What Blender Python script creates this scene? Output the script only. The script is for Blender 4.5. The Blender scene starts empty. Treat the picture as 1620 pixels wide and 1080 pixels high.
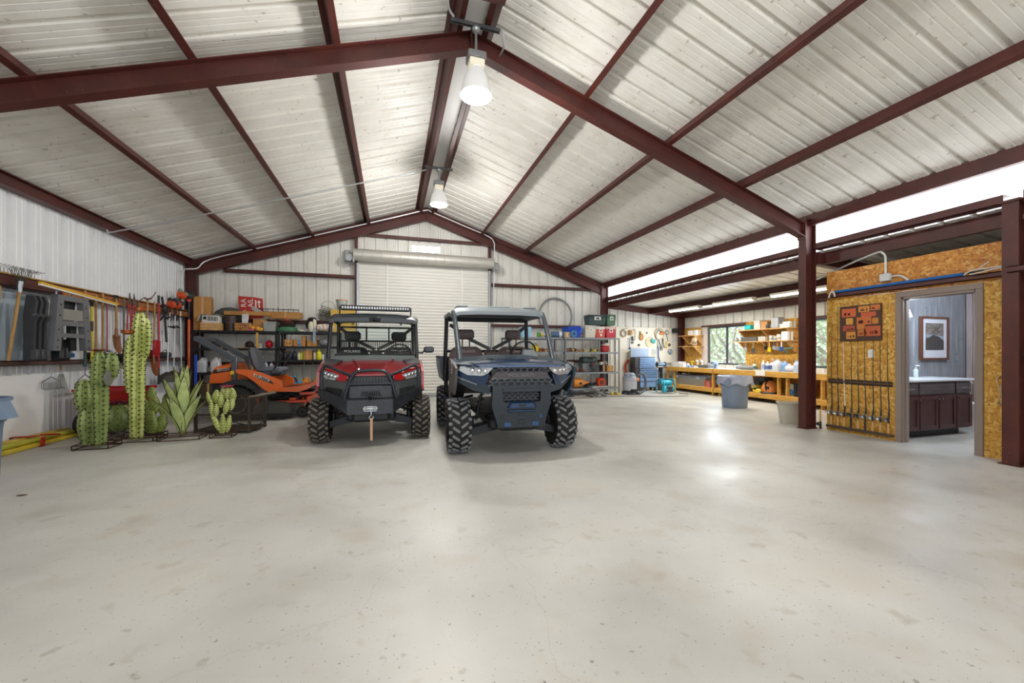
import bpy, math, random
from mathutils import Matrix, Vector
random.seed(11)
S = bpy.context.scene
COL = S.collection
PI = math.pi
# ------------------------------------------------------------------ camera
cd = bpy.data.cameras.new('camera'); cam = bpy.data.objects.new('camera', cd); COL.objects.link(cam)
cd.lens = 14.0; cd.sensor_width = 36.0; cd.shift_y = 18 / 1620; cd.clip_start = 0.05; cd.clip_end = 300
cam.location = (0, 0, 1.27); cam.rotation_euler = (PI / 2, 0, -math.radians(16.78))
S.camera = cam
# ------------------------------------------------------------------ exposure, world, lights
S.view_settings.view_transform = 'Standard'; S.view_settings.look = 'None'
S.view_settings.exposure = 0.04; S.view_settings.gamma = 1.0; S.view_settings.use_curve_mapping = False
W = bpy.data.worlds.new('sky'); S.world = W; W.use_nodes = True
bg = W.node_tree.nodes['Background']; bg.inputs[0].default_value = (0.86, 0.93, 1.0, 1); bg.inputs[1].default_value = 1.5
def lamp(name, kind, loc, power, color=(1, 1, 1), size=0.2, rot=(0, 0, 0), size_y=None):
    l = bpy.data.lights.new(name, kind); l.energy = power; l.color = color
    if kind == 'AREA':
        l.size = size
        if size_y: l.shape = 'RECTANGLE'; l.size_y = size_y
    elif kind == 'POINT': l.shadow_soft_size = size
    elif kind == 'SUN': l.angle = size
    o = bpy.data.objects.new(name, l); COL.objects.link(o); o.location = loc; o.rotation_euler = rot
    return o
# added fill lamp standing in for daylight at the open front, behind the camera
lamp('added_front_fill', 'AREA', (0.9, -4.85, 2.1), 150, (0.95, 0.97, 1.0), 10.5, (PI / 2, 0, 0), 4.0)
for i, (lx, ly, lz) in enumerate([(0.97, 4.72, 4.33), (0.97, 8.7, 4.43), (0.97, 0.7, 4.36), (0.97, -2.6, 4.36)]):  # last two are added, unseen lamps behind the camera that even out the light
    lamp('high_bay_light', 'POINT', (lx, ly, lz), (285, 300, 150, 60)[i], (1.0, 0.98, 0.955), 0.16)
for ly in (10.01, 8.22, 6.5):
    lamp('fluorescent_light', 'AREA', (8.45, ly, 2.55), 34, (1.0, 0.96, 0.86), 0.1, (0, 0, 0), 1.2)
lamp('vanity_light', 'POINT', (7.75, 4.2, 1.75), 40, (0.72, 0.84, 1.0), 0.08)
lamp('washroom_light', 'POINT', (8.4, 3.2, 2.25), 60, (0.74, 0.85, 1.0), 0.2)
lamp('bench_window_daylight', 'AREA', (9.75, 9.9, 1.5), 60, (0.8, 0.9, 1.0), 1.5, (0, PI / 2, 0), 1.1)
lamp('sun', 'SUN', (-20, 10, 30), 8.0, (1.0, 0.97, 0.9), 0.01, (0, -0.8, -0.25))
# ------------------------------------------------------------------ mesh builder
class B:
    def __init__(s): s.v = []; s.f = []; s.T = Matrix.Identity(4)
    def at(s, loc=(0, 0, 0), rot=(0, 0, 0), sc=(1, 1, 1)):
        from mathutils import Euler
        s.T = Matrix.Translation(loc) @ Euler(rot).to_matrix().to_4x4() @ Matrix.Diagonal((*sc, 1)); return s
    def add(s, vs, fs):
        n = len(s.v); T = s.T
        s.v += [tuple(T @ Vector(p)) for p in vs]; s.f += [tuple(i + n for i in f) for f in fs]; return s
    def box(s, c, d, ch=0.0):
        x, y, z = (k / 2 for k in d); cx, cy, cz = c
        if ch <= 0:
            vs = [(cx + a * x, cy + b * y, cz + e * z) for a in (-1, 1) for b in (-1, 1) for e in (-1, 1)]
            return s.add(vs, [(0, 1, 3, 2), (4, 6, 7, 5), (0, 4, 5, 1), (2, 3, 7, 6), (0, 2, 6, 4), (1, 5, 7, 3)])
        ch = min(ch, x * .95, y * .95, z * .95); vs = []; ix = {}
        for a in (-1, 1):
            for b in (-1, 1):
                for e in (-1, 1):
                    for k in range(3):
                        p = [a * x, b * y, e * z]
                        for j in range(3):
                            if j != k: p[j] -= (a, b, e)[j] * ch
                        ix[(a, b, e, k)] = len(vs); vs.append((cx + p[0], cy + p[1], cz + p[2]))
        fs = []
        for k in range(3):
            j, l = [(1, 2), (2, 0), (0, 1)][k]
            for sg in (-1, 1):
                q = []
                for u, w in ((-1, -1), (1, -1), (1, 1), (-1, 1)):
                    t = [0, 0, 0]; t[k] = sg; t[j] = u; t[l] = w; q.append(ix[(*t, k)])
                fs.append(tuple(q if sg > 0 else q[::-1]))
        for k in range(3):
            j, l = [(1, 2), (2, 0), (0, 1)][k]
            for u in (-1, 1):
                for w in (-1, 1):
                    t0 = [0, 0, 0]; t0[j] = u; t0[l] = w; t1 = list(t0); t0[k] = -1; t1[k] = 1
                    q = (ix[(*t0, j)], ix[(*t1, j)], ix[(*t1, l)], ix[(*t0, l)])
                    fs.append(q if u * w > 0 else q[::-1])
        for a in (-1, 1):
            for b in (-1, 1):
                for e in (-1, 1):
                    q = (ix[(a, b, e, 0)], ix[(a, b, e, 1)], ix[(a, b, e, 2)])
                    fs.append(q if a * b * e > 0 else q[::-1])
        return s.add(vs, fs)
    def bx(s, x0, x1, y0, y1, z0, z1, ch=0.0):
        return s.box(((x0 + x1) / 2, (y0 + y1) / 2, (z0 + z1) / 2), (abs(x1 - x0), abs(y1 - y0), abs(z1 - z0)), ch)
    def loft(s, secs, closed=True, cap=True):
        n = len(secs[0]); vs = [p for q in secs for p in q]; fs = []
        for i in range(len(secs) - 1):
            for j in range(n if closed else n - 1):
                k = (j + 1) % n; fs.append((i * n + j, i * n + k, (i + 1) * n + k, (i + 1) * n + j))
        if cap and closed:
            fs.append(tuple(range(n))[::-1]); m = (len(secs) - 1) * n; fs.append(tuple(range(m, m + n)))
        return s.add(vs, fs)
    def tube(s, pts, r, n=8, closed=False, cap=True):
        P = [Vector(p) for p in pts]; m = len(P); secs = []; up = None
        for i in range(m):
            a = P[i - 1] if (i > 0 or closed) else P[i]; b = P[(i + 1) % m] if (i < m - 1 or closed) else P[i]
            t = (b - a).normalized()
            if up is None:
                up = Vector((0, 0, 1)) if abs(t.z) < .9 else Vector((1, 0, 0))
            up = (up - t * up.dot(t))
            if up.length < 1e-6: up = Vector((0, 1, 0)) - t * t.y
            up.normalize(); w = t.cross(up); rr = r[i] if isinstance(r, (list, tuple)) else r
            secs.append([tuple(P[i] + (up * math.cos(2 * PI * j / n) + w * math.sin(2 * PI * j / n)) * rr) for j in range(n)])
        if closed: secs.append(secs[0])
        return s.loft(secs, True, cap and not closed)
    def cyl(s, p0, p1, r0, r1=None, n=12): return s.tube([p0, p1], [r0, r0 if r1 is None else r1], n)
    def lathe(s, prof, c=(0, 0, 0), n=18, axis='z'):
        secs = []
        for r, h in prof:
            q = []
            for j in range(n):
                a = 2 * PI * j / n; x, y = r * math.cos(a), r * math.sin(a)
                p = {'z': (x, y, h), 'x': (h, x, y), 'y': (x, h, -y)}[axis]
                q.append((c[0] + p[0], c[1] + p[1], c[2] + p[2]))
            secs.append(q)
        return s.loft(secs)
    def ell(s, c, r, n=12, m=7):
        if not isinstance(r, (tuple, list)): r = (r, r, r)
        secs = []
        for i in range(m + 1):
            t = PI * (i / m - .5); t = max(-1.52, min(1.52, t))
            secs.append([(c[0] + r[0] * math.cos(t) * math.cos(2 * PI * j / n), c[1] + r[1] * math.cos(t) * math.sin(2 * PI * j / n), c[2] + r[2] * math.sin(t)) for j in range(n)])
        return s.loft(secs)
    def prism(s, poly, d0, d1, plane='xz'):
        def p(a, b, d): return {'xz': (a, d, b), 'yz': (d, a, b), 'xy': (a, b, d)}[plane]
        return s.loft([[p(a, b, d0) for a, b in poly], [p(a, b, d1) for a, b in poly]])
    def frame(s, poly, inner, d0, d1, plane='xz'):
        # a ring between two outlines with the same number of points
        def p(a, b, d): return {'xz': (a, d, b), 'yz': (d, a, b), 'xy': (a, b, d)}[plane]
        q = [[p(a, b, d0) for a, b in poly], [p(a, b, d1) for a, b in poly], [p(a, b, d1) for a, b in inner], [p(a, b, d0) for a, b in inner]]
        q.append(q[0]); return s.loft(q, True, False)
def bez(pts, k=6):
    # smooth curve through points (Catmull-Rom)
    P = [Vector(p) for p in pts]; out = []
    for i in range(len(P) - 1):
        a, b, c, d = P[max(0, i - 1)], P[i], P[i + 1], P[min(len(P) - 1, i + 2)]
        for j in range(k):
            t = j / k
            out.append(tuple(.5 * ((2 * b) + (c - a) * t + (2 * a - 5 * b + 4 * c - d) * t * t + (3 * b - a - 3 * c + d) * t ** 3)))
    out.append(tuple(P[-1])); return out
def arc(c, r, a0, a1, n, plane='xz', ry=None):
    ry = r if ry is None else ry; o = []
    for i in range(n + 1):
        a = math.radians(a0 + (a1 - a0) * i / n); u, w = r * math.cos(a), ry * math.sin(a)
        o.append({'xz': (c[0] + u, c[1], c[2] + w), 'yz': (c[0], c[1] + u, c[2] + w), 'xy': (c[0] + u, c[1] + w, c[2])}[plane])
    return o
# ------------------------------------------------------------------ materials
def lin(h):
    h = h.lstrip('#'); o = []
    for i in (0, 2, 4):
        c = int(h[i:i + 2], 16) / 255; o.append(c / 12.92 if c <= .04045 else ((c + .055) / 1.055) ** 2.4)
    return (*o, 1)
_M = {}
def nodes(name):
    m = bpy.data.materials.new(name); m.use_nodes = True; t = m.node_tree
    return m, t, t.nodes['Principled BSDF'], t.nodes.new, t.links.new
def mat(h, rough=.55, metal=0.0, var=.10, scale=9.0, bump=0.0, coat=0.0, emit=0.0, alpha_glass=False):
    key = (h, rough, metal, var, scale, bump, coat, emit, alpha_glass)
    if key in _M: return _M[key]
    m, t, p, N, L = nodes('paint_' + h.lstrip('#')); c = lin(h)
    p.inputs['Roughness'].default_value = rough; p.inputs['Metallic'].default_value = metal
    if coat: p.inputs['Coat Weight'].default_value = coat
    if emit:
        p.inputs['Emission Color'].default_value = c; p.inputs['Emission Strength'].default_value = emit
    tc = N('ShaderNodeTexCoord'); nz = N('ShaderNodeTexNoise'); nz.inputs['Scale'].default_value = scale; nz.inputs['Detail'].default_value = 3
    L(tc.outputs['Object'], nz.inputs['Vector'])
    mx = N('ShaderNodeMix'); mx.data_type = 'RGBA'
    mx.inputs[6].default_value = tuple(k * (1 - var) for k in c[:3]) + (1,); mx.inputs[7].default_value = tuple(min(1, k * (1 + var)) for k in c[:3]) + (1,)
    L(nz.outputs['Fac'], mx.inputs[0]); L(mx.outputs[2], p.inputs['Base Color'])
    if bump:
        b = N('ShaderNodeBump'); b.inputs['Strength'].default_value = bump; b.inputs['Distance'].default_value = .01
        L(nz.outputs['Fac'], b.inputs['Height']); L(b.outputs[0], p.inputs['Normal'])
    if alpha_glass:
        p.inputs['Transmission Weight'].default_value = .9; p.inputs['IOR'].default_value = 1.05
    _M[key] = m; return m
def ramp_mat(name, stops, rough=.6, scale=(1, 1, 1), nscale=6, detail=5, dist=0.0, bump=0.0, kind='noise', spots=None, metal=0.0, coord='Object'):
    if name in _M: return _M[name]
    m, t, p, N, L = nodes(name); p.inputs['Roughness'].default_value = rough; p.inputs['Metallic'].default_value = metal
    tc = N('ShaderNodeTexCoord'); mp = N('ShaderNodeMapping'); mp.inputs['Scale'].default_value = scale
    L(tc.outputs[coord], mp.inputs['Vector'])
    nz = N('ShaderNodeTexNoise' if kind == 'noise' else 'ShaderNodeTexVoronoi'); nz.inputs['Scale'].default_value = nscale
    if kind == 'noise':
        nz.inputs['Detail'].default_value = detail; nz.inputs['Distortion'].default_value = dist; out = nz.outputs['Fac']
    else: out = nz.outputs['Color']
    L(mp.outputs[0], nz.inputs['Vector'])
    r = N('ShaderNodeValToRGB'); e = r.color_ramp.elements
    e[0].position, e[0].color = stops[0][0], lin(stops[0][1]); e[1].position, e[1].color = stops[-1][0], lin(stops[-1][1])
    for q, h in stops[1:-1]:
        x = e.new(q); x.color = lin(h)
    L(out, r.inputs[0]); last = r.outputs[0]
    for (sc, lo, hi, h, amt) in (spots or []):
        n2 = N('ShaderNodeTexNoise'); n2.inputs['Scale'].default_value = sc; n2.inputs['Detail'].default_value = 4
        L(tc.outputs[coord], n2.inputs['Vector'])
        mr = N('ShaderNodeMapRange'); mr.inputs[1].default_value = lo; mr.inputs[2].default_value = hi; mr.inputs[4].default_value = amt
        L(n2.outputs['Fac'], mr.inputs[0])
        mx = N('ShaderNodeMix'); mx.data_type = 'RGBA'; mx.inputs[7].default_value = lin(h)
        L(mr.outputs[0], mx.inputs[0]); L(last, mx.inputs[6]); last = mx.outputs[2]
    L(last, p.inputs['Base Color'])
    if bump:
        b = N('ShaderNodeBump'); b.inputs['Strength'].default_value = bump; b.inputs['Distance'].default_value = .01
        L(out, b.inputs['Height']); L(b.outputs[0], p.inputs['Normal'])
    _M[name] = m; return m
def concrete():
    m = ramp_mat('concrete_floor', [(.25, '#a7a59e'), (.5, '#bebcb6'), (.75, '#cecdc8')], .42, nscale=.9, detail=9, bump=.03,
                 spots=[(2.3, .56, .75, '#a89c88', .5), (9, .66, .71, '#8b806c', .45), (.5, .5, .72, '#dbdad4', .6), (5, .62, .74, '#9a8f7b', .45), (26, .68, .71, '#6a6358', .6), (70, .675, .70, '#3e3a34', .75), (.9, .55, .8, '#b5aa94', .5)])
    t = m.node_tree; p = t.nodes['Principled BSDF']; N, L = t.nodes.new, t.links.new
    tc = N('ShaderNodeTexCoord'); n = N('ShaderNodeTexNoise'); n.inputs['Scale'].default_value = 1.4; n.inputs['Detail'].default_value = 6
    L(tc.outputs['Object'], n.inputs['Vector']); mr = N('ShaderNodeMapRange'); mr.inputs[1].default_value = .3; mr.inputs[2].default_value = .7; mr.inputs[3].default_value = .3; mr.inputs[4].default_value = .55
    L(n.outputs['Fac'], mr.inputs[0]); L(mr.outputs[0], p.inputs['Roughness'])
    ad = N('ShaderNodeVectorMath'); ad.operation = 'MULTIPLY_ADD'; ad.inputs[1].default_value = (.9, .9, .9); L(n.outputs['Color'], ad.inputs[0]); L(tc.outputs['Object'], ad.inputs[2])
    v = N('ShaderNodeTexVoronoi'); v.feature = 'DISTANCE_TO_EDGE'; v.inputs['Scale'].default_value = .22; L(ad.outputs[0], v.inputs['Vector'])
    m2 = N('ShaderNodeMapRange'); m2.inputs[1].default_value = .0; m2.inputs[2].default_value = .0014; m2.inputs[3].default_value = .16; m2.inputs[4].default_value = 0; L(v.outputs['Distance'], m2.inputs[0])
    src = p.inputs['Base Color'].links[0].from_socket; mx = N('ShaderNodeMix'); mx.data_type = 'RGBA'; mx.inputs[7].default_value = lin('#6b655a'); L(m2.outputs[0], mx.inputs[0]); L(src, mx.inputs[6]); L(mx.outputs[2], p.inputs['Base Color'])
    return m
M_floor = concrete()
M_steel = ramp_mat('red_oxide_steel', [(.3, '#431c18'), (.6, '#52231c'), (.8, '#5d2a21')], .5, nscale=3, spots=[(26, .66, .72, '#7d4a3c', .5)])
M_roof = ramp_mat('dusty_white_roof_sheet', [(.3, '#e4e1d8'), (.7, '#f1efe8')], .5, nscale=2.2, spots=[(13, .66, .71, '#8f8265', .55), (3, .52, .75, '#b9b09a', .25), (45, .70, .74, '#6d6350', .55)], coord='Generated' if False else 'Object')
M_wall = ramp_mat('pale_grey_wall_sheet', [(.3, '#d9d7cf'), (.7, '#e7e5de')], .45, nscale=2.0, spots=[(6, .62, .75, '#a89f8a', .3)])
M_wallL = ramp_mat('white_wall_sheet', [(.3, '#eceef0'), (.7, '#f6f7f8')], .45, nscale=2.0, spots=[(20, .71, .76, '#8e8b85', .4)])
M_white = mat('#e9e7e2', .45, var=.04)
def osb(name, cols):
    m, t, p, N, L = nodes(name); p.inputs['Roughness'].default_value = .55; tc = N('ShaderNodeTexCoord')
    wp = N('ShaderNodeTexNoise'); wp.inputs['Scale'].default_value = 5; L(tc.outputs['Object'], wp.inputs['Vector'])
    ad = N('ShaderNodeVectorMath'); ad.operation = 'MULTIPLY_ADD'; ad.inputs[1].default_value = (.05, .05, .05); L(wp.outputs['Color'], ad.inputs[0]); L(tc.outputs['Object'], ad.inputs[2])
    outs = []
    for sc in ((6, 11, 42), (6, 42, 12), (6, 30, 24)):
        mp = N('ShaderNodeMapping'); mp.inputs['Scale'].default_value = sc; mp.inputs['Rotation'].default_value = (.5 if sc[1] == 30 else .15, 0, 0); L(ad.outputs[0], mp.inputs['Vector'])
        v = N('ShaderNodeTexVoronoi'); v.inputs['Scale'].default_value = 1.0; L(mp.outputs[0], v.inputs['Vector']); sp = N('ShaderNodeSeparateColor'); L(v.outputs['Color'], sp.inputs[0]); outs.append(sp.outputs[0])
    last = outs[0]
    for k in (1, 2):
        n = N('ShaderNodeTexNoise'); n.inputs['Scale'].default_value = 7 + 5 * k; L(tc.outputs['Object'], n.inputs['Vector']); mr = N('ShaderNodeMapRange'); mr.inputs[1].default_value = .5; mr.inputs[2].default_value = .53; L(n.outputs['Fac'], mr.inputs[0])
        mx = N('ShaderNodeMix'); L(mr.outputs[0], mx.inputs[0]); L(last, mx.inputs[2]); L(outs[k], mx.inputs[3]); last = mx.outputs[0]
    r = N('ShaderNodeValToRGB'); e = r.color_ramp.elements; e[0].position, e[0].color = .05, lin(cols[0]); e[1].position, e[1].color = .95, lin(cols[3])
    for q, h in ((.35, cols[1]), (.7, cols[2])): x = e.new(q); x.color = lin(h)
    L(last, r.inputs[0]); L(r.outputs[0], p.inputs['Base Color'])
    b = N('ShaderNodeBump'); b.inputs['Strength'].default_value = .2; b.inputs['Distance'].default_value = .004; L(last, b.inputs['Height']); L(b.outputs[0], p.inputs['Normal'])
    return m
M_osb = osb('osb_board', ('#a5722a', '#c58f33', '#d29f40', '#e2bb6a'))
M_osb2 = osb('osb_board_orange', ('#a56526', '#c47e2f', '#cf8e3a', '#dfae62'))
M_pine = ramp_mat('pine_lumber', [(.3, '#b98530'), (.55, '#cf9d44'), (.75, '#d9ae5c')], .55, scale=(1, 1, 8), nscale=4, detail=4, dist=.8)
M_pine2 = ramp_mat('pine_shelf', [(.3, '#c28b45'), (.55, '#d8a968'), (.75, '#e3bf88')], .55, scale=(6, 1, 6), nscale=4, detail=4, dist=.8)
M_wood = ramp_mat('ash_handle_wood', [(.3, '#8f6730'), (.7, '#bb9150')], .5, scale=(8, 8, 1), nscale=4)
M_card = ramp_mat('cardboard', [(.3, '#a9763c'), (.7, '#bd8b4d')], .75, nscale=5)
M_galv = mat('#a9adb0', .38, .85, .12); M_dark = mat('#1d1e21', .5, 0, .2); M_blackm = mat('#26272b', .45, .5, .15)
M_rubber = mat('#1e1d1c', .8, 0, .25, 14); M_chrome = mat('#c9ccd0', .22, .95, .05); M_rust = mat('#4a3527', .7, .5, .3, 30)
M_glow = mat('#fff6e6', .5, emit=6.0)
# ------------------------------------------------------------------ object helpers
def tag(o, label=None, cat=None, group=None, kind=None):
    if label: o['label'] = label
    if cat: o['category'] = cat
    if group: o['group'] = group
    if kind: o['kind'] = kind
    return o
def obj(name, b, m, parent=None, smooth=40, label=None, kind=None, loc=None, rot=None):
    me = bpy.data.meshes.new(name); me.from_pydata(b.v, [], b.f); me.update()
    import bmesh
    bm = bmesh.new(); bm.from_mesh(me); bmesh.ops.recalc_face_normals(bm, faces=bm.faces); bm.to_mesh(me); bm.free()
    if smooth:
        me.polygons.foreach_set('use_smooth', [True] * len(me.polygons)); me.set_sharp_from_angle(angle=math.radians(smooth))
    me.materials.append(m)
    o = bpy.data.objects.new(name, me); COL.objects.link(o); o.parent = parent
    if loc: o.location = loc
    if rot: o.rotation_euler = rot
    return tag(o, label, kind=kind)
def solo(name, b, m, label, cat, group=None, loc=None, rot=None, kind=None, smooth=40):
    return tag(obj(name, b, m, None, smooth, loc=loc, rot=rot), label, cat, group, kind)
def thing(name, label, cat, loc=(0, 0, 0), rz=0.0, group=None, rot=None, kind=None):
    o = bpy.data.objects.new(name, None); COL.objects.link(o); o.empty_display_size = .1
    o.location = loc; o.rotation_euler = rot if rot else (0, 0, rz)
    return tag(o, label, cat, group, kind)
def struct(name, b, m, parent=None, label=None, cat=None, smooth=40):
    o = obj(name, b, m, parent, smooth)
    if parent is None: tag(o, label or name.replace('_', ' '), cat or name.split('_')[0], kind='structure')
    return o
def dup(root, loc, rz=None, label=None, group=None):
    r = root.copy(); COL.objects.link(r); r.location = loc
    if rz is not None: r.rotation_euler = (0, 0, rz)
    if label: r['label'] = label
    if group: r['group'] = group
    for ch in list(root.children):
        c = ch.copy(); COL.objects.link(c); c.parent = r
        for g in list(ch.children):
            d = g.copy(); COL.objects.link(d); d.parent = c
    return r
def text(s, size, parent, m, loc, rot, name='lettering', ex=.001, align='CENTER', sx=1.0, shear=0):
    c = bpy.data.curves.new('t', 'FONT'); c.body = s; c.size = size; c.extrude = ex; c.align_x = align; c.align_y = 'CENTER'; c.shear = shear; c.resolution_u = 3
    q = bpy.data.objects.new('t', c); me = bpy.data.meshes.new_from_object(q); bpy.data.objects.remove(q); bpy.data.curves.remove(c)
    me.name = name; me.materials.clear(); me.materials.append(m)
    o = bpy.data.objects.new(name, me); COL.objects.link(o); o.parent = parent; o['kind'] = 'stuff'
    o.location = loc; o.rotation_euler = rot; o.scale = (sx, 1, 1); return o
FACE = (PI / 2, 0, 0)      # lettering that faces the camera end (-Y)
# ================================================================== STRUCTURE
XL, XE, YB, RX, SL = -4.9, 6.88, 11.95, 0.96, 0.335
Y0 = -5.0
def zr(x): return 5.535 - SL * abs(x - RX)          # underside of the main roof sheets
def zl(x): return 2.97 - .095 * (x - 6.95)          # underside of the lean-to roof
PROF = [(0, 0), (.024, 0), (.028, .004), (.04, .004), (.044, 0), (.118, 0), (.136, .046), (.174, .046), (.192, 0), (.252, 0), (.256, .004), (.268, .004), (.272, 0), (.3047, 0)]
def prof(n=3, P=PROF):
    o = []
    for k in range(n): o += [(u + k * .3047, w) for u, w in P[(1 if k else 0):]]
    return o
PROFW = [(0, 0), (.03, 0), (.034, .006), (.05, .006), (.054, 0), (.115, 0), (.128, .045), (.178, .045), (.19, 0), (.25, 0), (.254, .006), (.27, .006), (.274, 0), (.3047, 0)]
PITCH = .9141
# floor
b = B().bx(-9, 14, -9, 16, -.15, 0)
struct('floor', b, M_floor, label='pale stained concrete slab floor of the barn', cat='floor')
# ---- roof sheets
def roof_side(name, x0, x1, zf, label, y0=Y0, y1=12.1, up=1, pieces=None, m=None):
    root = thing(name, label, 'ceiling', kind='structure')
    b = B(); secs = []
    P = prof(); L = [(u, w) for u, w in P] + [(u, w + .004) for u, w in P[::-1]]
    for x in (x0, x1): secs.append([(x, u, zf(x) + w) for u, w in L])
    b.loft(secs); y = y0; first = None
    while y < y1 - .1:
        if first is None: o = first = obj('roof_sheet', b, m or M_roof, root, 25)
        else:
            o = first.copy(); COL.objects.link(o); o.parent = root
        o.location = (0, y, 0); y += PITCH
roof_side('ceiling', -5.0, RX, zr, 'white ribbed metal roof slope above the tool wall')
roof_side('ceiling', RX, 7.1, zr, 'white ribbed metal roof slope on the workbench side')
roof_side('ceiling', 6.9, 10.1, zl, 'low white ribbed lean-to roof above the workbenches')
b = B(); b.prism([(RX - .16, zr(RX - .16) + .004), (RX, zr(RX)), (RX + .16, zr(RX + .16) + .004), (RX + .16, zr(RX + .16) - .006), (RX, zr(RX) - .012), (RX - .16, zr(RX - .16) - .006)], Y0, 12.0)
struct('trim_1', b, M_white, label='white ridge cap flashing under the roof peak', cat='trim')
# ---- wall sheets
def sheets(root, m, axis, fixed, u0, u1, zb, zt, sign, clip=None):
    u = u0
    while u < u1 - .02:
        P = [(q, w) for q, w in prof(3, PROFW) if u + q <= u1 + 1e-4]
        if u1 - u < PITCH and u + P[-1][0] < u1 - 1e-3: P.append((u1 - u, P[-1][1]))
        if len(P) < 2: break
        b = B(); secs = []
        for top in (0, 1):
            row = []
            for th in (0, .004):
                r = []
                for q, w in P:
                    z = (zt(u + q) if top else zb); d = fixed + sign * (w + th)
                    r.append((u + q, d, z) if axis == 'x' else (d, u + q, z))
                row += r if th == 0 else r[::-1]
            secs.append(row)
        b.loft(secs); obj('wall_sheet', b, m, root, 25); u += PITCH
w = thing('wall_back', 'ribbed grey metal end wall around the roll-up door', 'wall', kind='structure')
sheets(w, M_wall, 'x', YB, XL, -.93, 0, lambda x: zr(x), 1)
sheets(w, M_wall, 'x', YB, -.93, 2.83, 3.7, lambda x: zr(x), 1)
sheets(w, M_wall, 'x', YB, 2.83, 6.9, 0, lambda x: zr(x), 1)
sheets(w, M_wall, 'x', YB, 6.9, 9.95, 0, lambda x: zl(x), 1)
w = thing('wall_left', 'white ribbed metal wall behind the hanging tools', 'wall', kind='structure')
sheets(w, M_wallL, 'y', XL, Y0, YB, 0, lambda y: zr(XL), -1)
w = thing('wall_right', 'ribbed metal outer wall of the lean-to behind the workbenches', 'wall', kind='structure')
XW = 9.95
sheets(w, M_wall, 'y', XW, 10.93, YB, 0, lambda y: zl(XW), 1)
sheets(w, M_wall, 'y', XW, 9.19, 10.93, 0, lambda y: .9, 1); sheets(w, M_wall, 'y', XW, 9.19, 10.93, 2.13, lambda y: zl(XW), 1)
sheets(w, M_wall, 'y', XW, 7.55, 9.19, 0, lambda y: zl(XW), 1)
sheets(w, M_wall, 'y', XW, 5.9, 7.55, 0, lambda y: .9, 1); sheets(w, M_wall, 'y', XW, 5.9, 7.55, 2.13, lambda y: zl(XW), 1)
sheets(w, M_wall, 'y', XW, Y0, 5.9, 0, lambda y: zl(XW), 1)
# lower white board on the left wall
b = B().bx(XL + .002, XL + .03, 3.0, 7.55, .0, .965)
struct('trim_2', b, mat('#f0efee', .5, var=.05, scale=3), label='flat white board covering the lower left wall beside the trash can', cat='trim')
# ---- clerestory: translucent panels between the main roof and the lean-to
def clear_panel():
    m, t, p, N, L = nodes('translucent_fibreglass')
    p.inputs['Base Color'].default_value = (.9, .93, .97, 1); p.inputs['Roughness'].default_value = .6
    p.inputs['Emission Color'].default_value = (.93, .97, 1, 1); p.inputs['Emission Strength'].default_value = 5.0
    return m
M_clear = clear_panel()
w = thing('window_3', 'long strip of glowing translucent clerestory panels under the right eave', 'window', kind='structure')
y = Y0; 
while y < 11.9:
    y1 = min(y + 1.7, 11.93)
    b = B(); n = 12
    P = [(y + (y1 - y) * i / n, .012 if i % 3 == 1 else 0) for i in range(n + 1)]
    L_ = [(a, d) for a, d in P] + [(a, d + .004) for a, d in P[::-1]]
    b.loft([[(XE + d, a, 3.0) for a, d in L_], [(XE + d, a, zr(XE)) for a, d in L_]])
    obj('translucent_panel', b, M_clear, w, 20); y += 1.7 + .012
# ---- steel frames
def ibeam(b, x0, z0, x1, z1, yc, dep=.235, fl=.13):
    # beam whose bottom runs (x0,z0)-(x1,z1), web in XZ
    for (lo, hi, wd) in ((0, .012, fl), (.012, dep - .012, .01), (dep - .012, dep, fl)):
        b.prism([(x0, z0 + lo), (x1, z1 + lo), (x1, z1 + hi), (x0, z0 + hi)], yc - wd / 2, yc + wd / 2)
def hcol(b, x0, x1, yc, z0, z1, fl=.13):
    b.bx(x0, x0 + .012, yc - fl / 2, yc + fl / 2, z0, z1); b.bx(x1 - .012, x1, yc - fl / 2, yc + fl / 2, z0, z1); b.bx(x0 + .012, x1 - .012, yc - .005, yc + .005, z0, z1)
AP = 5.09
def zraf(x): return AP - SL * abs(x - RX)
names = {5.0: 'near', 11.72: 'end wall', -1.7: 'rear'}
for yc in (5.0, 11.72, -1.7):
    b = B(); ibeam(b, RX, AP, -4.62, zraf(-4.62), yc); b.bx(RX - .012, RX, yc - .07, yc + .07, AP - .01, AP + .26)
    struct('rafter', b, M_steel, label='red oxide steel rafter of the %s frame over the tool side' % names[yc], cat='rafter')
    b = B(); ibeam(b, RX, AP, 6.6, zraf(6.6), yc); b.bx(RX, RX + .012, yc - .07, yc + .07, AP - .01, AP + .26); b.bx(6.585, 6.6, yc - .07, yc + .07, zraf(6.6) - .03, zraf(6.6) + .27)
    struct('rafter', b, M_steel, label='red oxide steel rafter of the %s frame over the workbench side' % names[yc], cat='rafter')
    b = B(); hcol(b, -4.85, -4.62, yc, 0, 3.45); b.bx(-4.87, -4.6, yc - .08, yc + .08, 0, .015)
    struct('column', b, M_steel, label='red oxide steel column of the %s frame at the tool wall' % names[yc], cat='column')
    b = B(); hcol(b, 6.6, 6.83, yc, 0, 3.5); b.bx(6.585, 6.845, yc - .08, yc + .08, 0, .015); b.bx(6.6, 6.83, yc - .065, yc + .065, 3.5, 3.512)
    struct('column', b, M_steel, label='red oxide steel column of the %s frame on the workbench side' % names[yc], cat='column')
b = B(); hcol(b, 6.68, 6.9, 2.68, 0, 2.97); b.bx(6.66, 6.92, 2.6, 2.76, 2.97, 3.0); b.bx(6.66, 6.92, 2.59, 2.77, 0, .012)
struct('column', b, M_steel, label='red oxide steel post beside the washroom doorway', cat='column')
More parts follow.
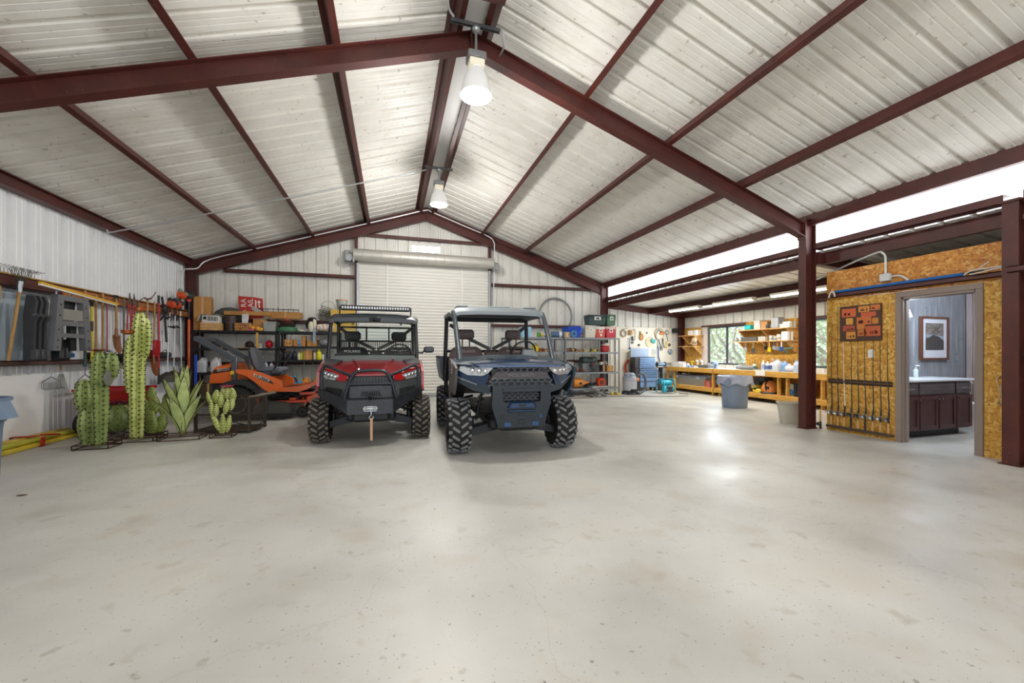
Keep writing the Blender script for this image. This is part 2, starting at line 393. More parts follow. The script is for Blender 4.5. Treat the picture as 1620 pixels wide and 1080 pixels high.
b = B(); hcol(b, 9.74, 9.94, 11.8, 0, 2.5)
struct('column', b, M_steel, label='dark steel corner post behind the pegboard end of the workbench', cat='column')
# purlins
def purlin(x, z, up, y0, y1, label, dep=.2, fl=.065, sgn=1):
    a = math.atan(SL) * (1 if x < RX else -1) if up else 0
    b = B().at((x, 0, z), (0, -a, 0))
    b.bx(-.004, .004, y0, y1, -dep, 0); b.bx(0, fl * sgn, y0, y1, -.006, 0); b.bx(0, fl * -sgn, y0, y1, -dep, -dep + .006); b.bx(-fl * sgn - .003 * sgn, -fl * sgn + .003 * sgn, y0, y1, -dep, -dep + .018)
    struct('purlin', b, M_steel, label=label, cat='purlin')
ordn = ['lowest', 'second', 'third', 'topmost']
for i, x in enumerate((-3.42, -2.08, -.69, .71)): purlin(x, zr(x) - .004, 1, Y0, 12.0, '%s roof purlin above the eave on the tool side' % ordn[i], sgn=-1)
for i, x in enumerate((5.38, 4.0, 2.65, 1.21)): purlin(x, zr(x) - .004, 1, Y0, 12.0, '%s roof purlin above the eave on the workbench side' % ordn[i])
b = B().bx(-4.88, -4.80, Y0, 11.95, 3.42, 3.6); b.bx(-4.80, -4.74, Y0, 11.95, 3.42, 3.43); b.bx(-4.80, -4.74, Y0, 11.95, 3.585, 3.6)
struct('purlin', b, M_steel, label='eave strut along the top of the tool wall', cat='purlin')
b = B().bx(6.74, 6.75, Y0, 11.95, 3.41, 3.61); b.bx(6.75, 6.82, Y0, 11.95, 3.41, 3.42); b.bx(6.75, 6.82, Y0, 11.95, 3.6, 3.61)
struct('purlin', b, M_steel, label='eave strut above the glowing clerestory strip', cat='purlin')
b = B().bx(.74, 1.2, 4.26, 4.27, 5.14, 5.36); b.bx(.74, 1.2, 4.2, 4.27, 5.13, 5.145)
struct('beam', b, M_steel, label='short steel cross channel between the ridge purlins above the near lamp', cat='beam')
# top channel on the end wall just under the roof sheets
for x0, x1, tg in ((-4.8, RX, 'tool'), (RX, 6.75, 'workbench')):
    b = B(); b.prism([(x0, zr(x0) - .02), (x1, zr(x1) - .02), (x1, zr(x1) - .15), (x0, zr(x0) - .15)], 11.83, 11.93)
    struct('beam', b, M_steel, label='rake channel under the roof sheets of the end wall, %s side' % tg, cat='beam')
# lean-to framing
for i, (x, lab) in enumerate(((7.0, 'first lean-to purlin beside the clerestory'), (8.56, 'middle lean-to purlin carrying the fluorescent lights'), (9.86, 'lean-to eave strut above the workbench wall'))):
    b = B(); z = zl(x) - .006; b.bx(x - .004, x + .004, Y0, 11.94, z - .2, z); b.bx(x - .06, x + .0, Y0, 11.94, z - .2, z - .19); b.bx(x, x + .06, Y0, 11.94, z - .008, z)
    struct('purlin', b, M_steel, label=lab, cat='purlin')
for yc in (11.8, 4.95):
    b = B(); b.prism([(6.85, zl(6.85) - .03), (9.9, zl(9.9) - .03), (9.9, zl(9.9) - .2), (6.85, zl(6.85) - .22)], yc - .05, yc + .05)
    struct('beam', b, M_steel, label='lean-to rafter at the %s' % ('pegboard wall' if yc > 6 else 'washroom end wall'), cat='beam')
# girts
def girt(axis, f0, f1, u0, u1, z0, z1, label, m=None):
    b = B(); t = .008
    if axis == 'x':
        b.bx(u0, u1, f0, f0 + t, z0, z1); b.bx(u0, u1, f0, f1, z1 - t, z1); b.bx(u0, u1, f0, f1, z0, z0 + t)
    else:
        b.bx(f0, f0 + (t if f1 > f0 else -t), u0, u1, z0, z1); b.bx(f0, f1, u0, u1, z1 - t, z1); b.bx(f0, f1, u0, u1, z0, z0 + t)
    struct('girt', b, m or M_steel, label=label, cat='girt')
girt('x', 11.78, 11.94, -4.1, -.98, 3.33, 3.41, 'upper wall girt between the roof frame and the roll-up door, tool side')
girt('x', 11.78, 11.94, 2.86, 6.3, 3.31, 3.39, 'upper wall girt right of the roll-up door')
girt('x', 11.78, 11.94, -4.6, -.98, 2.06, 2.14, 'wall girt behind the top of the black shelves')
girt('x', 11.78, 11.94, 2.86, 6.6, 2.07, 2.15, 'wall girt behind the top of the grey shelves')
girt('x', 11.78, 11.94, -4.6, -.98, .96, 1.04, 'low wall girt behind the black shelves')
girt('x', 11.78, 11.94, 2.86, 6.6, .96, 1.04, 'low wall girt behind the grey shelves')
girt('y', -4.7, -4.89, 2.0, 11.6, 2.13, 2.27, 'tool wall girt that carries the hanging rails')
girt('y', -4.68, -4.89, 2.0, 11.6, 1.10, 1.165, 'tool wall girt used as a ledge for boxes', mat('#57403a', .6, var=.2))
girt('y', 6.72, 6.86, 5.0, 11.7, 2.985, 3.087, 'purplish girt under the clerestory strip above the workbench opening')
girt('y', 6.72, 6.86, 2.75, 4.9, 2.985, 3.087, 'purplish girt under the clerestory strip above the washroom wall')
girt('y', 6.72, 6.86, Y0, 2.6, 2.985, 3.087, 'girt under the clerestory strip beyond the washroom post')
girt('y', 6.86, 6.93, 2.72, 4.93, 2.17, 2.235, 'brown girt that carries the blue pole above the doorway')
girt('y', 6.66, 6.76, -1.0, 2.70, 2.175, 2.245, 'brown girt crossing the post beside the doorway')
girt('y', 6.66, 6.76, -1.0, 2.58, 2.74, 2.81, 'short brown girt near the top of the washroom post')
# door surround
b = B(); b.bx(-.98, -.91, 11.77, 11.94, 0, 4.6); b.bx(2.82, 2.89, 11.77, 11.94, 0, 4.6); b.bx(-.91, 2.82, 11.77, 11.94, 4.53, 4.6)
struct('trim_3', b, M_steel, label='red oxide steel frame around the roll-up door', cat='trim')
# rollup door
rd = thing('door_1', 'large white ribbed roll-up door closed in the end wall', 'door', kind='structure', loc=(0, 0, 0))
secs = []; z = .03; P = []
while z < 3.95:
    P += [(z, 0), (z + .03, .016), (z + .05, .016), (z + .08, 0)]; z += .088
L_ = [(a, d) for a, d in P] + [(a, d + .006) for a, d in P[::-1]]
b = B().loft([[(x, 11.80 + d, a) for a, d in L_] for x in (-.89, 2.8)]); obj('door_curtain', b, mat('#dcdad2', .45, var=.05, scale=3), rd, 20)
b = B(); P = []
for i in range(17):
    a = -1.0 + 3.9 * i / 16
    P += [(.165, a), (.172, a + .004), (.165, a + .008)]
b.lathe([(.02, -1.0)] + P + [(.02, 2.91)], (0, 11.6, 3.94), 22, 'x'); obj('drum', b, mat('#bdbab1', .45, .3, .12, 4), rd, 30)
for x, lab in ((-.93, 'a'), (2.8, 'b')):
    b = B().bx(x, x + .06, 11.72, 11.8, 0, 3.75); obj('side_guide', b, M_galv, rd)
    b = B().bx(x + (-.09 if x < 0 else .09), x + .05 + (-.09 if x < 0 else .09), 11.5, 11.76, 3.72, 4.0, .01); b.cyl((x + .02, 11.6, 3.94), (x + (-.22 if x < 0 else .26), 11.6, 3.94), .03); b.cyl((x + .02 + (-.2 if x < 0 else .2), 11.56, 3.85), (x + .02 + (-.2 if x < 0 else .2), 11.64, 3.85), .09, n=14)
    obj('drum_bracket', b, M_galv, rd)
b = B().bx(-.88, 2.79, 11.75, 11.8, 0, .07, .008); obj('bottom_bar', b, M_galv, rd)
for x in (-.12, 2.0):
    b = B().bx(x - .015, x + .015, 11.785, 11.795, .1, 3.78); obj('pull_strap', b, M_white, rd)
# vent
v = thing('window_4', 'bright louvred gable vent above the roll-up door', 'vent', kind='structure')
b = B().frame([(.46, 4.14), (1.46, 4.14), (1.46, 4.46), (.46, 4.46)], [(.55, 4.2), (1.37, 4.2), (1.37, 4.41), (.55, 4.41)], 11.9, 11.945); obj('vent_frame', b, M_wall, v)
b = B().bx(.55, 1.37, 11.935, 11.94, 4.2, 4.41); obj('daylight_pane', b, mat('#ffffff', .6, emit=1.6), v)
for k in range(5):
    z = 4.2 + .0525 * k
    b = B(); b.prism([(11.9, z - .012), (11.93, z + .008), (11.93, z + .014), (11.9, z - .004)], .55, 1.37, 'yz'); obj('vent_slat', b, mat('#a39c8c', .5), v)
# back (rear, behind camera) corners closing the barn either side of the open front
w = thing('wall_front', 'ribbed metal wall piers beside the open barn front', 'wall', kind='structure')
sheets(w, M_wall, 'x', Y0, -4.9, -4.3, 0, lambda x: zr(x), -1); sheets(w, M_wall, 'x', Y0, 6.2, 6.9, 0, lambda x: zr(x), -1); sheets(w, M_wall, 'x', Y0, -4.3, 6.2, 4.2, lambda x: zr(x) , -1); sheets(w, M_wall, 'x', Y0, 6.9, 9.95, 0, lambda x: zl(x), -1)
# bench-wall windows
def window(n, y0, y1, label):
    w = thing('window_%d' % n, label, 'window', kind='structure')
    for (a, c) in ((y0, y0 + .05), (y1 - .05, y1), ((y0 + y1) / 2 - .03, (y0 + y1) / 2 + .03)):
        b = B().bx(9.99, 10.04, a, c, .93, 2.11, .006); obj('window_frame', b, mat('#50555c', .4, .4), w)
    for (a, c) in ((.9, .95), (2.06, 2.12)):
        b = B().bx(9.99, 10.04, y0 + .05, y1 - .05, a, c, .006); obj('window_frame', b, mat('#50555c', .4, .4), w)
    m = mat('#f4fbff', .02, alpha_glass=True, var=0)
    for (a, c) in ((y0 + .05, (y0 + y1) / 2 - .03), ((y0 + y1) / 2 + .03, y1 - .05)):
        b = B().bx(10.01, 10.016, a, c, .95, 2.06); obj('pane', b, m, w)
    b = B().bx(9.93, 10.0, y1, y1 + .2, .9, 2.14); obj('window_jamb', b, mat('#d9cfc9', .5), w)
    b = B().bx(9.9, 9.99, y0 - .05, y1 + .2, 2.12, 2.17); obj('head_trim', b, M_steel, w)
window(1, 9.19, 10.72, 'wide sliding window above the workbench with trees outside')
window(2, 5.9, 7.42, 'window at the near end of the workbench beside the steel column')
# OSB on the bench wall
for (y0, y1, z1, lab) in ((10.93, 11.7, 2.13, 'in the corner behind the short shelves'), (7.58, 9.17, 2.17, 'behind the long shelves of paint')):
    b = B().bx(9.90, 9.945, y0, y1, .85, z1)
    struct('trim_%d' % (4 if y0 > 10 else 5), b, M_osb, label='OSB sheet on the workbench wall ' + lab, cat='panel')
b = B().bx(9.88, 9.93, 6.75, 11.7, 0, .78); struct('trim_6', b, M_osb2, label='OSB backing sheet under the workbench', cat='panel')
# ---- washroom partition
XO = 6.93
w = thing('wall_partition', 'OSB partition wall of the washroom with a doorway', 'wall', kind='structure')
for (y0, y1, z0, z1, m) in ((3.86, 4.83, 0, 2.14, M_osb), (2.0, 3.02, 0, 2.14, M_osb), (.77, 1.99, 0, 2.14, M_osb), (-.4, .76, 0, 2.14, M_osb), (3.02, 3.86, 2.1, 2.14, M_osb), (2.45, 4.83, 2.145, 2.6, M_osb2), (.0, 2.44, 2.145, 2.6, M_osb2)):
    b = B().bx(XO, XO + .012, y0, y1, z0, z1); obj('osb_sheet', b, m, w)
b = B()
for y in (4.79, 3.9, 2.96, 2.4, 1.9, 1.2, .4): b.bx(XO + .013, XO + .1, y - .02, y + .02, 0, 2.6)
obj('stud', b, M_pine, w, kind='stuff')
b = B().bx(XO + .012, 9.95, 4.78, 4.84, 0, 2.6); obj('end_sheet', b, M_osb, w)
d = thing('door_2', 'grey brown door casing around the open washroom doorway', 'door', kind='structure')
Mc = mat('#8b7c72', .5, var=.06)
for (y0, y1, z0, z1, nm) in ((3.815, 3.885, 0, 2.06, 'casing'), (2.995, 3.065, 0, 2.06, 'casing'), (2.995, 3.885, 2.06, 2.13, 'head_casing')):
    b = B().bx(XO - .018, XO, y0, y1, z0, z1, .004); obj(nm, b, Mc, d)
for (y0, y1, z0, z1) in ((3.8, 3.83, 0, 2.06), (3.05, 3.08, 0, 2.06), (3.05, 3.83, 2.03, 2.06)):
    b = B().bx(XO, XO + .13, y0, y1, z0, z1); obj('jamb', b, Mc, d)
    b = B().bx(XO + .05, XO + .09, y0 - (.012 if y0 > 3.5 else 0), y1 + (.012 if y0 < 3.1 and z0 == 0 else 0), z0 - (.012 if z0 else 0), z1); obj('door_stop', b, Mc, d)
# washroom inside: plank wall, side wall, ceiling
w = thing('wall_washroom', 'blue grey vertical plank wall inside the washroom', 'wall', kind='structure')
Mp = ramp_mat('blue_grey_plank', [(.3, '#76797f'), (.6, '#8c8f94'), (.8, '#9b9ea2')], .5, scale=(6, 6, .8), nscale=3, spots=[(7, .70, .74, '#4c4a4a', .7)])
x = 7.06
while x < 9.9:
    b = B().bx(x, min(x + .135, 9.9), 4.5, 4.52, 0, 2.5, .006); obj('plank', b, Mp, w); x += .142
b = B().bx(7.05, 9.92, 4.52, 4.53, 0, 2.5); obj('plank_backing', b, M_dark, w)
y = 1.0
while y < 4.49:
    b = B().bx(9.86, 9.88, y, min(y + .135, 4.49), 0, 2.5, .006); obj('plank', b, ramp_mat('pinkish_plank', [(.3, '#8f8383'), (.7, '#a89a98')], .5, scale=(6, 6, .8), nscale=3), w); y += .142
b = B().bx(7.05, 9.9, 1.0, 4.5, 2.5, 2.52); struct('ceiling', b, mat('#cfcdc8'), label='flat ceiling of the washroom', cat='ceiling')
b = B().bx(7.05, 9.9, .98, 1.0, 0, 2.5); struct('wall_washroom_rear', b, mat('#b5b0ab'), label='plain wall of the washroom nearest the camera', cat='wall')
# ================================================================== SIDE-BY-SIDES
def glass_mat():
    m, t, p, N, L = nodes('clear_glass'); out = t.nodes['Material Output']
    tr = N('ShaderNodeBsdfTransparent'); tr.inputs[0].default_value = (.93, .96, .96, 1); gl = N('ShaderNodeBsdfGlossy'); gl.inputs['Roughness'].default_value = .03
    fr = N('ShaderNodeFresnel'); fr.inputs[0].default_value = 1.3; mx = N('ShaderNodeMixShader'); L(fr.outputs[0], mx.inputs[0]); L(tr.outputs[0], mx.inputs[1]); L(gl.outputs[0], mx.inputs[2]); L(mx.outputs[0], out.inputs[0])
    return m
M_glass = glass_mat()
M_lens = mat('#c4c8cc', .15, .6, .35, 60)
def wheel(par, x, y, r, wd, side, lug_m):
    b = B(); h = wd / 2
    b.lathe([(r * .55, -h * .8), (r * .72, -h * .95), (r * .88, -h), (r * .95, -h * .8), (r * .965, 0), (r * .95, h * .8), (r * .88, h), (r * .72, h * .95), (r * .55, h * .8)], (0, 0, 0), 28, 'x')
    w = obj('wheel', b, M_rubber, par, loc=(x, y, r))
    b = B()
    for i in range(20):
        a = 2 * PI * i / 20
        for sg in (-1, 1):
            aa = a + (.16 if sg > 0 else 0)
            M = Matrix.Rotation(aa, 4, 'X') @ Matrix.Translation((sg * h * .38, 0, r * .965)) @ Matrix.Rotation(sg * .62, 4, 'Z')
            b.T = M; b.box((0, 0, 0), (h * .78, .032, .034), .008)
            M = Matrix.Rotation(aa + .1, 4, 'X') @ Matrix.Translation((sg * h * .86, 0, r * .915)) @ Matrix.Rotation(sg * .5, 4, 'Y')
            b.T = M; b.box((0, 0, 0), (h * .32, .04, .04), .008)
    b.T = Matrix.Identity(4)
    obj('tread', b, lug_m, w, kind='stuff')
    b = B(); o = side * h * .62
    b.lathe([(.02, o + side * .03), (.06, o + side * .03), (.07, o), (r * .42, o - side * .03), (r * .5, o + side * .02), (r * .56, o + side * .05), (r * .57, -o * 1.2), (r * .2, -o * .6), (.02, -o * .6)], (0, 0, 0), 24, 'x')
    for k in range(7):
        a = 2 * PI * k / 7; b.tube([(o + side * .01, .06 * math.cos(a), .06 * math.sin(a)), (o - side * .005, r * .5 * math.cos(a), r * .5 * math.sin(a))], .016, 6)
    obj('rim', b, mat('#2a2a2c', .4, .6, .1), w)
    return w
def mirror_x(pts): return [(-x, y, z) for x, y, z in pts]
def hull_panel(b, secs, drop):
    # secs: list of (y, [(x,z)...]) half profiles from the centre outwards
    out = []
    for y, h in secs:
        top = [(-x, y, z) for x, z in h[::-1]] + [(x, y, z) for x, z in h if x > 0]
        bot = [(x, yy + .0, z - drop) for x, yy, z in top[::-1]]
        out.append(top + bot)
    return b.loft(out)
def steering(par, x, y, z, r=.18):
    b = B(); T = Matrix.Translation((x, y, z)) @ Matrix.Rotation(math.radians(-62), 4, 'X'); b.T = T
    b.tube(arc((0, 0, 0), r, 0, 345, 24, 'xy'), .014, 8, closed=True); b.ell((0, 0, -.02), (.06, .06, .03))
    for a in (90, 210, 330): b.box((math.cos(math.radians(a)) * r * .55, math.sin(math.radians(a)) * r * .55, -.01), (.03 if a == 90 else .12, .12 if a == 90 else .03, .012), .004)
    b.cyl((0, 0, -.03), (0, 0, -.4), .02)
    obj('steering_wheel', b, M_dark, par)
def seats(par, col, xs=(-.40, .40), y=1.42, word='POLARIS', cm=None):
    m = mat(col, .6, var=.15); cm = cm or M_white
    b = B().box((0, y - .3, .74), (1.32, .55, .16), .04); obj('seat_cushion', b, m, par)
    for i, x in enumerate(xs):
        b = B(); secs = []
        for z, hw, yy, t in ((.8, .27, y - .02, .07), (1.0, .29, y, .08), (1.22, .28, y + .04, .075), (1.33, .24, y + .06, .06), (1.375, .17, y + .07, .04)):
            secs.append([(x + hw * c, yy + t * s_, z) for c, s_ in ((-1, -.6), (-.8, -1), (.8, -1), (1, -.6), (1, .6), (.8, 1), (-.8, 1), (-1, .6))])
        b.loft(secs); s = obj('backrest', b, m, par)
        text(word, .065, s, cm, (x, y - .052, 1.295), (PI / 2 - .15, 0, 0), sx=1.1)
        b = B(); b.box((x, y + .07, 1.575), (.27, .1, .165), .035); b.box((x, y + .02, 1.575), (.15, .02, .06), .01)
        b.cyl((x - .06, y + .08, 1.35), (x - .06, y + .08, 1.5), .012); b.cyl((x + .06, y + .08, 1.35), (x + .06, y + .08, 1.5), .012)
        obj('headrest', b, m, par)
    b = B().box((0, y, 1.05), (.22, .12, .5), .03); obj('centre_backrest', b, m, par)
def belts(par, y=1.45, hx=.62, zt=1.72):
    for s in (-1, 1):
        b = B()
        P = [(s * hx, y + .12, zt), (s * .35, y + .02, 1.5), (s * .02, y - .08, 1.33)]
        for a, c in zip(P, P[1:]):
            a, c = Vector(a), Vector(c); t = (c - a).normalized(); n = t.cross(Vector((0, 1, 0))).normalized() * .028; d = Vector((0, .004, 0))
            b.loft([[tuple(a + n + d), tuple(a - n + d), tuple(a - n - d), tuple(a + n - d)], [tuple(c + n + d), tuple(c - n + d), tuple(c - n - d), tuple(c + n - d)]])
        obj('seat_belt', b, M_dark, par)
def chassis(par, rear, r, hx):
    b = B(); b.box((0, rear * .5, .38), (.66, rear + .5, .14), .03); b.box((0, -.28, .42), (.5, .3, .2), .04)
    obj('chassis', b, M_dark, par)
    for y in (0, rear):
        for s in (-1, 1):
            b = B(); b.prism([(s * .18, .30), (s * (hx - .1), .22), (s * (hx - .1), .31), (s * .18, .42)], y - .16, y - .13); b.prism([(s * .18, .30), (s * (hx - .1), .24), (s * (hx - .1), .30), (s * .18, .40)], y + .1, y + .13)
            b.tube([(s * .2, y, .5), (s * (hx - .1), y, .42)], .02); b.box((s * (hx - .14), y, r), (.06, .12, .22), .02)
            obj('suspension_arm', b, M_blackm, par)
            b = B(); P = []
            for k in range(61):
                t = k / 60; a = t * 2 * PI * 7; c = Vector((s * (hx - .2), y, .42)).lerp(Vector((s * .34, y + .05, .86)), t); P.append((c.x + .035 * math.cos(a), c.y + .035 * math.sin(a), c.z))
            b.tube(P, .007, 5); b.cyl((s * (hx - .2), y, .4), (s * .34, y + .05, .9), .018)
            obj('shock_absorber', b, mat('#3a3b3e', .4, .6), par)
# ------------------------------------------------------------------ red one
R = thing('utility_vehicle', 'red side-by-side utility vehicle with a light bar and black brush guard', 'vehicle', (-.275, 6.22, 0))
Mr = mat('#8e141a', .28, .25, .12, 4, coat=.6); Mg = mat('#5a5d5d', .45, .1, .1); Mlug = mat('#686056', .85, 0, .3, 22)
for s in (-1, 1):
    wheel(R, s * .69, 0, .315, .25, s, Mlug); wheel(R, s * .69, 2.06, .315, .26, s, Mlug)
chassis(R, 2.06, .315, .66)
b = B(); hull_panel(b, [(-.42, [(0, .975), (.14, .975), (.27, .955), (.30, .95), (.315, .945), (.325, .94)]), (-.22, [(0, 1.03), (.2, 1.03), (.33, 1.02), (.44, 1.035), (.47, 1.04), (.49, 1.04)]), (.08, [(0, 1.095), (.24, 1.095), (.42, 1.08), (.58, 1.10), (.68, 1.09), (.71, 1.06)]), (.4, [(0, 1.165), (.26, 1.16), (.46, 1.145), (.62, 1.185), (.70, 1.15), (.73, 1.0)])], .035)
h = obj('hood', b, Mr, R, 30)
for s in (-1, 1):
    b = B().tube([(s * .30, .36, 1.165), (s * .2, .05, 1.095), (s * .17, -.2, 1.04)], [.01, .016, .012], 6); b.tube([(s * .17, -.2, 1.04), (s * .24, -.4, .97)], .01, 6); obj('hood_crease', b, mat('#a5232a', .25, .3, .05, coat=.6), h)
    b = B().loft([[(s * .44, .38, 1.155), (s * .66, .38, 1.185), (s * .69, .1, 1.105), (s * .5, .1, 1.1)], [(s * .44, .38, 1.165), (s * .66, .38, 1.195), (s * .69, .1, 1.112), (s * .5, .1, 1.108)]]); obj('hood_panel', b, mat('#3b3a3d', .4), h)
    # headlight and fascia
    F = [(s * .405, -.385, .965), (s * .53, -.28, 1.005), (s * .665, -.16, 1.04), (s * .675, -.15, .985), (s * .60, -.225, .915), (s * .47, -.335, .895)]
    b = B().loft([F, [(x, y + .07, z) for x, y, z in F]]); hl = obj('headlight', b, M_lens, R)
    for k in range(4):
        t = .12 + k * .24; c = (s * (.44 + .2 * t), -.368 + .19 * t, .94 + .055 * t); b = B().ell(c, (.03, .02, .03)); obj('reflector', b, M_chrome, hl)
    F = [(s * .30, -.45, .965), (s * .44, -.375, 1.005), (s * .67, -.16, 1.075), (s * .665, -.165, 1.042), (s * .53, -.29, 1.007), (s * .405, -.39, .967), (s * .455, -.35, .90), (s * .36, -.425, .885), (s * .31, -.455, .90)]
    b = B().loft([F, [(x * .98, y + .08, z) for x, y, z in F]]); obj('headlight_brow', b, mat('#b3181c', .3, .1, .05, coat=.5), R)
    b = B().loft([[(s * .28, -.44, .90), (s * .40, -.345, .885), (s * .57, -.2, .895), (s * .70, -.1, .96), (s * .72, -.05, .76), (s * .66, -.1, .70), (s * .30, -.44, .66)], [(s * .28, -.36, .90), (s * .40, -.28, .885), (s * .57, -.12, .895), (s * .68, .0, .96), (s * .70, .05, .76), (s * .64, .0, .70), (s * .30, -.34, .66)]])
    f = obj('fascia', b, Mg, R)
    b = B().loft([[(s * .38, -.395, .77), (s * .60, -.17, .80), (s * .62, -.16, .73), (s * .40, -.39, .68)], [(s * .38, -.35, .77), (s * .60, -.12, .80), (s * .62, -.11, .73), (s * .40, -.34, .68)]]); obj('fascia_vent', b, M_dark, f)
    # fender side with wheel arch
    P = [(-.08, 1.0), (.1, 1.07), (.42, 1.16), (.55, 1.15), (.55, .42), (.44, .42)] + [(.40 * math.cos(math.radians(a)), .33 + .40 * math.sin(math.radians(a))) for a in (10, 35, 60, 85, 110)] + [(-.2, .74), (-.1, .8)]
    b = B().prism(P, s * .70, s * .735, 'yz'); obj('fender', b, Mr, R)
    b = B().bx(s * .60, s * .74, .55, 1.6, .34, .62, .03); obj('rocker_panel', b, M_dark, R)
    # cab pillars
    b = B().tube([(s * .66, .42, 1.14), (s * .665, .5, 1.3), (s * .66, .76, 1.80)], .03, 10); obj('pillar', b, M_blackm, R)
    b = B().tube([(s * .67, 1.62, .6), (s * .67, 1.72, 1.2), (s * .655, 1.66, 1.80)], .03, 10); obj('pillar', b, M_blackm, R)
b = B().bx(-.29, .29, -.42, -.36, .64, .955); g = obj('grille', b, M_dark, R)
b = B()
for k in range(13): b.bx(-.24 + k * .04 - .005, -.24 + k * .04 + .005, -.44, -.42, .87, .94)
for k in range(3): b.bx(-.25, .25, -.44, -.42, .868 + k * .034, .874 + k * .034)
obj('grille_mesh', b, mat('#5c5e66', .5), g, kind='stuff')
b = B().frame([(-.27, .66), (-.27, .82), (.27, .82), (.27, .66)], [(-.14, .68), (-.11, .745), (.11, .745), (.14, .68)], -.47, -.42); obj('grille_surround', b, mat('#3d4047', .5), g)
b = B()
for k in range(9): b.bx(-.12 + k * .03 - .004, -.12 + k * .03 + .004, -.455, -.44, .68, .75)
obj('grille_mesh', b, mat('#50525a', .5), g, kind='stuff')
text('RANGER', .06, g, mat('#565a62', .4), (0, -.473, .80), FACE, sx=1.3)
# bumper
Mdp = ramp_mat('black_diamond_plate', [(.3, '#2a2c31'), (.7, '#3a3c42')], .38, nscale=8, metal=.4, spots=[(30, .70, .74, '#b79b6a', .5)])
secs = []
for x, y, z0, z1, d in ((-.70, -.22, .69, .775, .10), (-.69, -.25, .685, .775, .10), (-.29, -.60, .455, .645, .12), (.29, -.60, .455, .645, .12), (.69, -.25, .685, .775, .10), (.70, -.22, .69, .775, .10)):
    secs.append([(x, y, z0), (x, y, z1), (x * .97, y + d, z1 + .005), (x * .97, y + d, z0 + .05)])
b = B().loft(secs); bu = obj('bumper', b, Mdp, R, 20)
b = B()
for i in range(24):
    for j in range(7):
        if (i + j) % 2 == 0:
            b.T = Matrix.Translation((-.27 + i * .0235, -.601, .475 + j * .025)) @ Matrix.Rotation(.7 if (i // 1 + j) % 4 == 0 else -.7, 4, 'Y'); b.box((0, 0, 0), (.022, .004, .006), .001)
b.T = Matrix.Identity(4); obj('diamond_tread', b, mat('#595c63', .35, .5), bu, kind='stuff')
b = B().frame([(-.035, .64), (.035, .64), (.035, .71), (-.035, .71)], [(-.024, .651), (.024, .651), (.024, .699), (-.024, .699)], -.63, -.5); obj('receiver_tube', b, M_blackm, bu)
b = B(); P = bez([(-.33, -.5, .66), (-.27, -.5, .88), (-.2, -.5, 1.0), (-.1, -.5, 1.03), (.1, -.5, 1.03), (.2, -.5, 1.0), (.27, -.5, .88), (.33, -.5, .66)]); b.tube(P, .023, 10); b.cyl((-.28, -.5, .85), (.28, -.5, .85), .02)
obj('brush_guard', b, mat('#2a2e37', .35, .3), R)
for s in (-1, 1):
    b = B(); b.tube(bez([(s * .645, -.26, .77), (s * .64, -.26, .98), (s * .615, -.27, 1.075), (s * .55, -.3, 1.085), (s * .40, -.38, 1.02), (s * .24, -.49, .96)]), .02, 10); obj('brush_guard', b, mat('#2a2e37', .35, .3), R)
b = B(); b.frame([(-.08, .495), (.08, .495), (.08, .565), (-.08, .565)], [(-.05, .51), (.05, .51), (.05, .55), (-.05, .55)], -.64, -.605); b.cyl((-.055, -.64, .5), (-.055, -.64, .565), .014); b.cyl((.055, -.64, .5), (.055, -.64, .565), .014); b.cyl((-.09, -.63, .53), (.09, -.63, .53), .02)
f = obj('winch_fairlead', b, M_galv, R)
b = B(); b.tube([(.01, -.65, .53), (.015, -.66, .45)], .009, 6); b.tube(arc((.015, -.66, .42), .025, 100, 400, 10), .007, 6); obj('hook', b, M_galv, f)
b = B().bx(.0, .032, -.668, -.662, .115, .41, .002); obj('pull_strap', b, mat('#c09a7c', .8), f, label='faded tan winch strap')
# windscreen, cowl, cab
b = B().prism([(.42, 1.2), (.426, 1.2), (.755, 1.77), (.749, 1.77)], -.625, .625, 'yz'); obj('windscreen', b, M_glass, R)
b = B(); hull_panel(b, [(.36, [(0, 1.19), (.3, 1.19), (.62, 1.19)]), (.42, [(0, 1.235), (.3, 1.23), (.63, 1.225)]), (.5, [(0, 1.2), (.3, 1.2), (.6, 1.2)])], .05); obj('cowl', b, mat('#5b6463', .5), R)
b = B().box((0, .68, 1.05), (1.24, .3, .24), .05); b.box((.40, .68, 1.2), (.2, .16, .09), .03); obj('dashboard', b, M_dark, R)
steering(R, .40, .92, 1.25, .19)
seats(R, '#2b2b2d'); belts(R)
b = B(); hull_panel(b, [(.68, [(0, 1.845), (.35, 1.84), (.6, 1.83), (.67, 1.80)]), (.80, [(0, 1.925), (.35, 1.92), (.62, 1.90), (.70, 1.85)]), (1.5, [(0, 1.94), (.35, 1.935), (.62, 1.91), (.70, 1.86)]), (1.78, [(0, 1.90), (.35, 1.895), (.6, 1.88), (.68, 1.84)])], .06); rf = obj('roof', b, mat('#33383c', .38, .05, .08), R)
b = B().box((.01, .665, 1.82), (.16, .03, .07), .01); b.ell((.01, .65, 1.815), (.035, .012, .03)); b.box((-.06, .65, 1.835), (.05, .01, .02)); b.box((.08, .65, 1.835), (.05, .01, .02)); obj('badge', b, mat('#15151a', .3, .6, .5), rf)
for x in (-.33, .42):
    b = B().box((x, .69, 1.76), (.03, .03, .06), .006); obj('windscreen_clip', b, M_dark, rf)
b = B()
for z in (1.745, 1.49): b.cyl((-.64, 1.7, z), (.64, 1.7, z), .017)
for x in (-.18, .22): b.cyl((x, 1.7, 1.49), (x, 1.7, 1.745), .014)
b.cyl((-.64, 1.7, 1.3), (.64, 1.7, 1.3), .02); obj('rear_cage', b, M_blackm, R)
b = B().bx(-.62, .62, 1.71, 1.714, 1.5, 1.74); obj('rear_window', b, M_glass, R)
b = B()
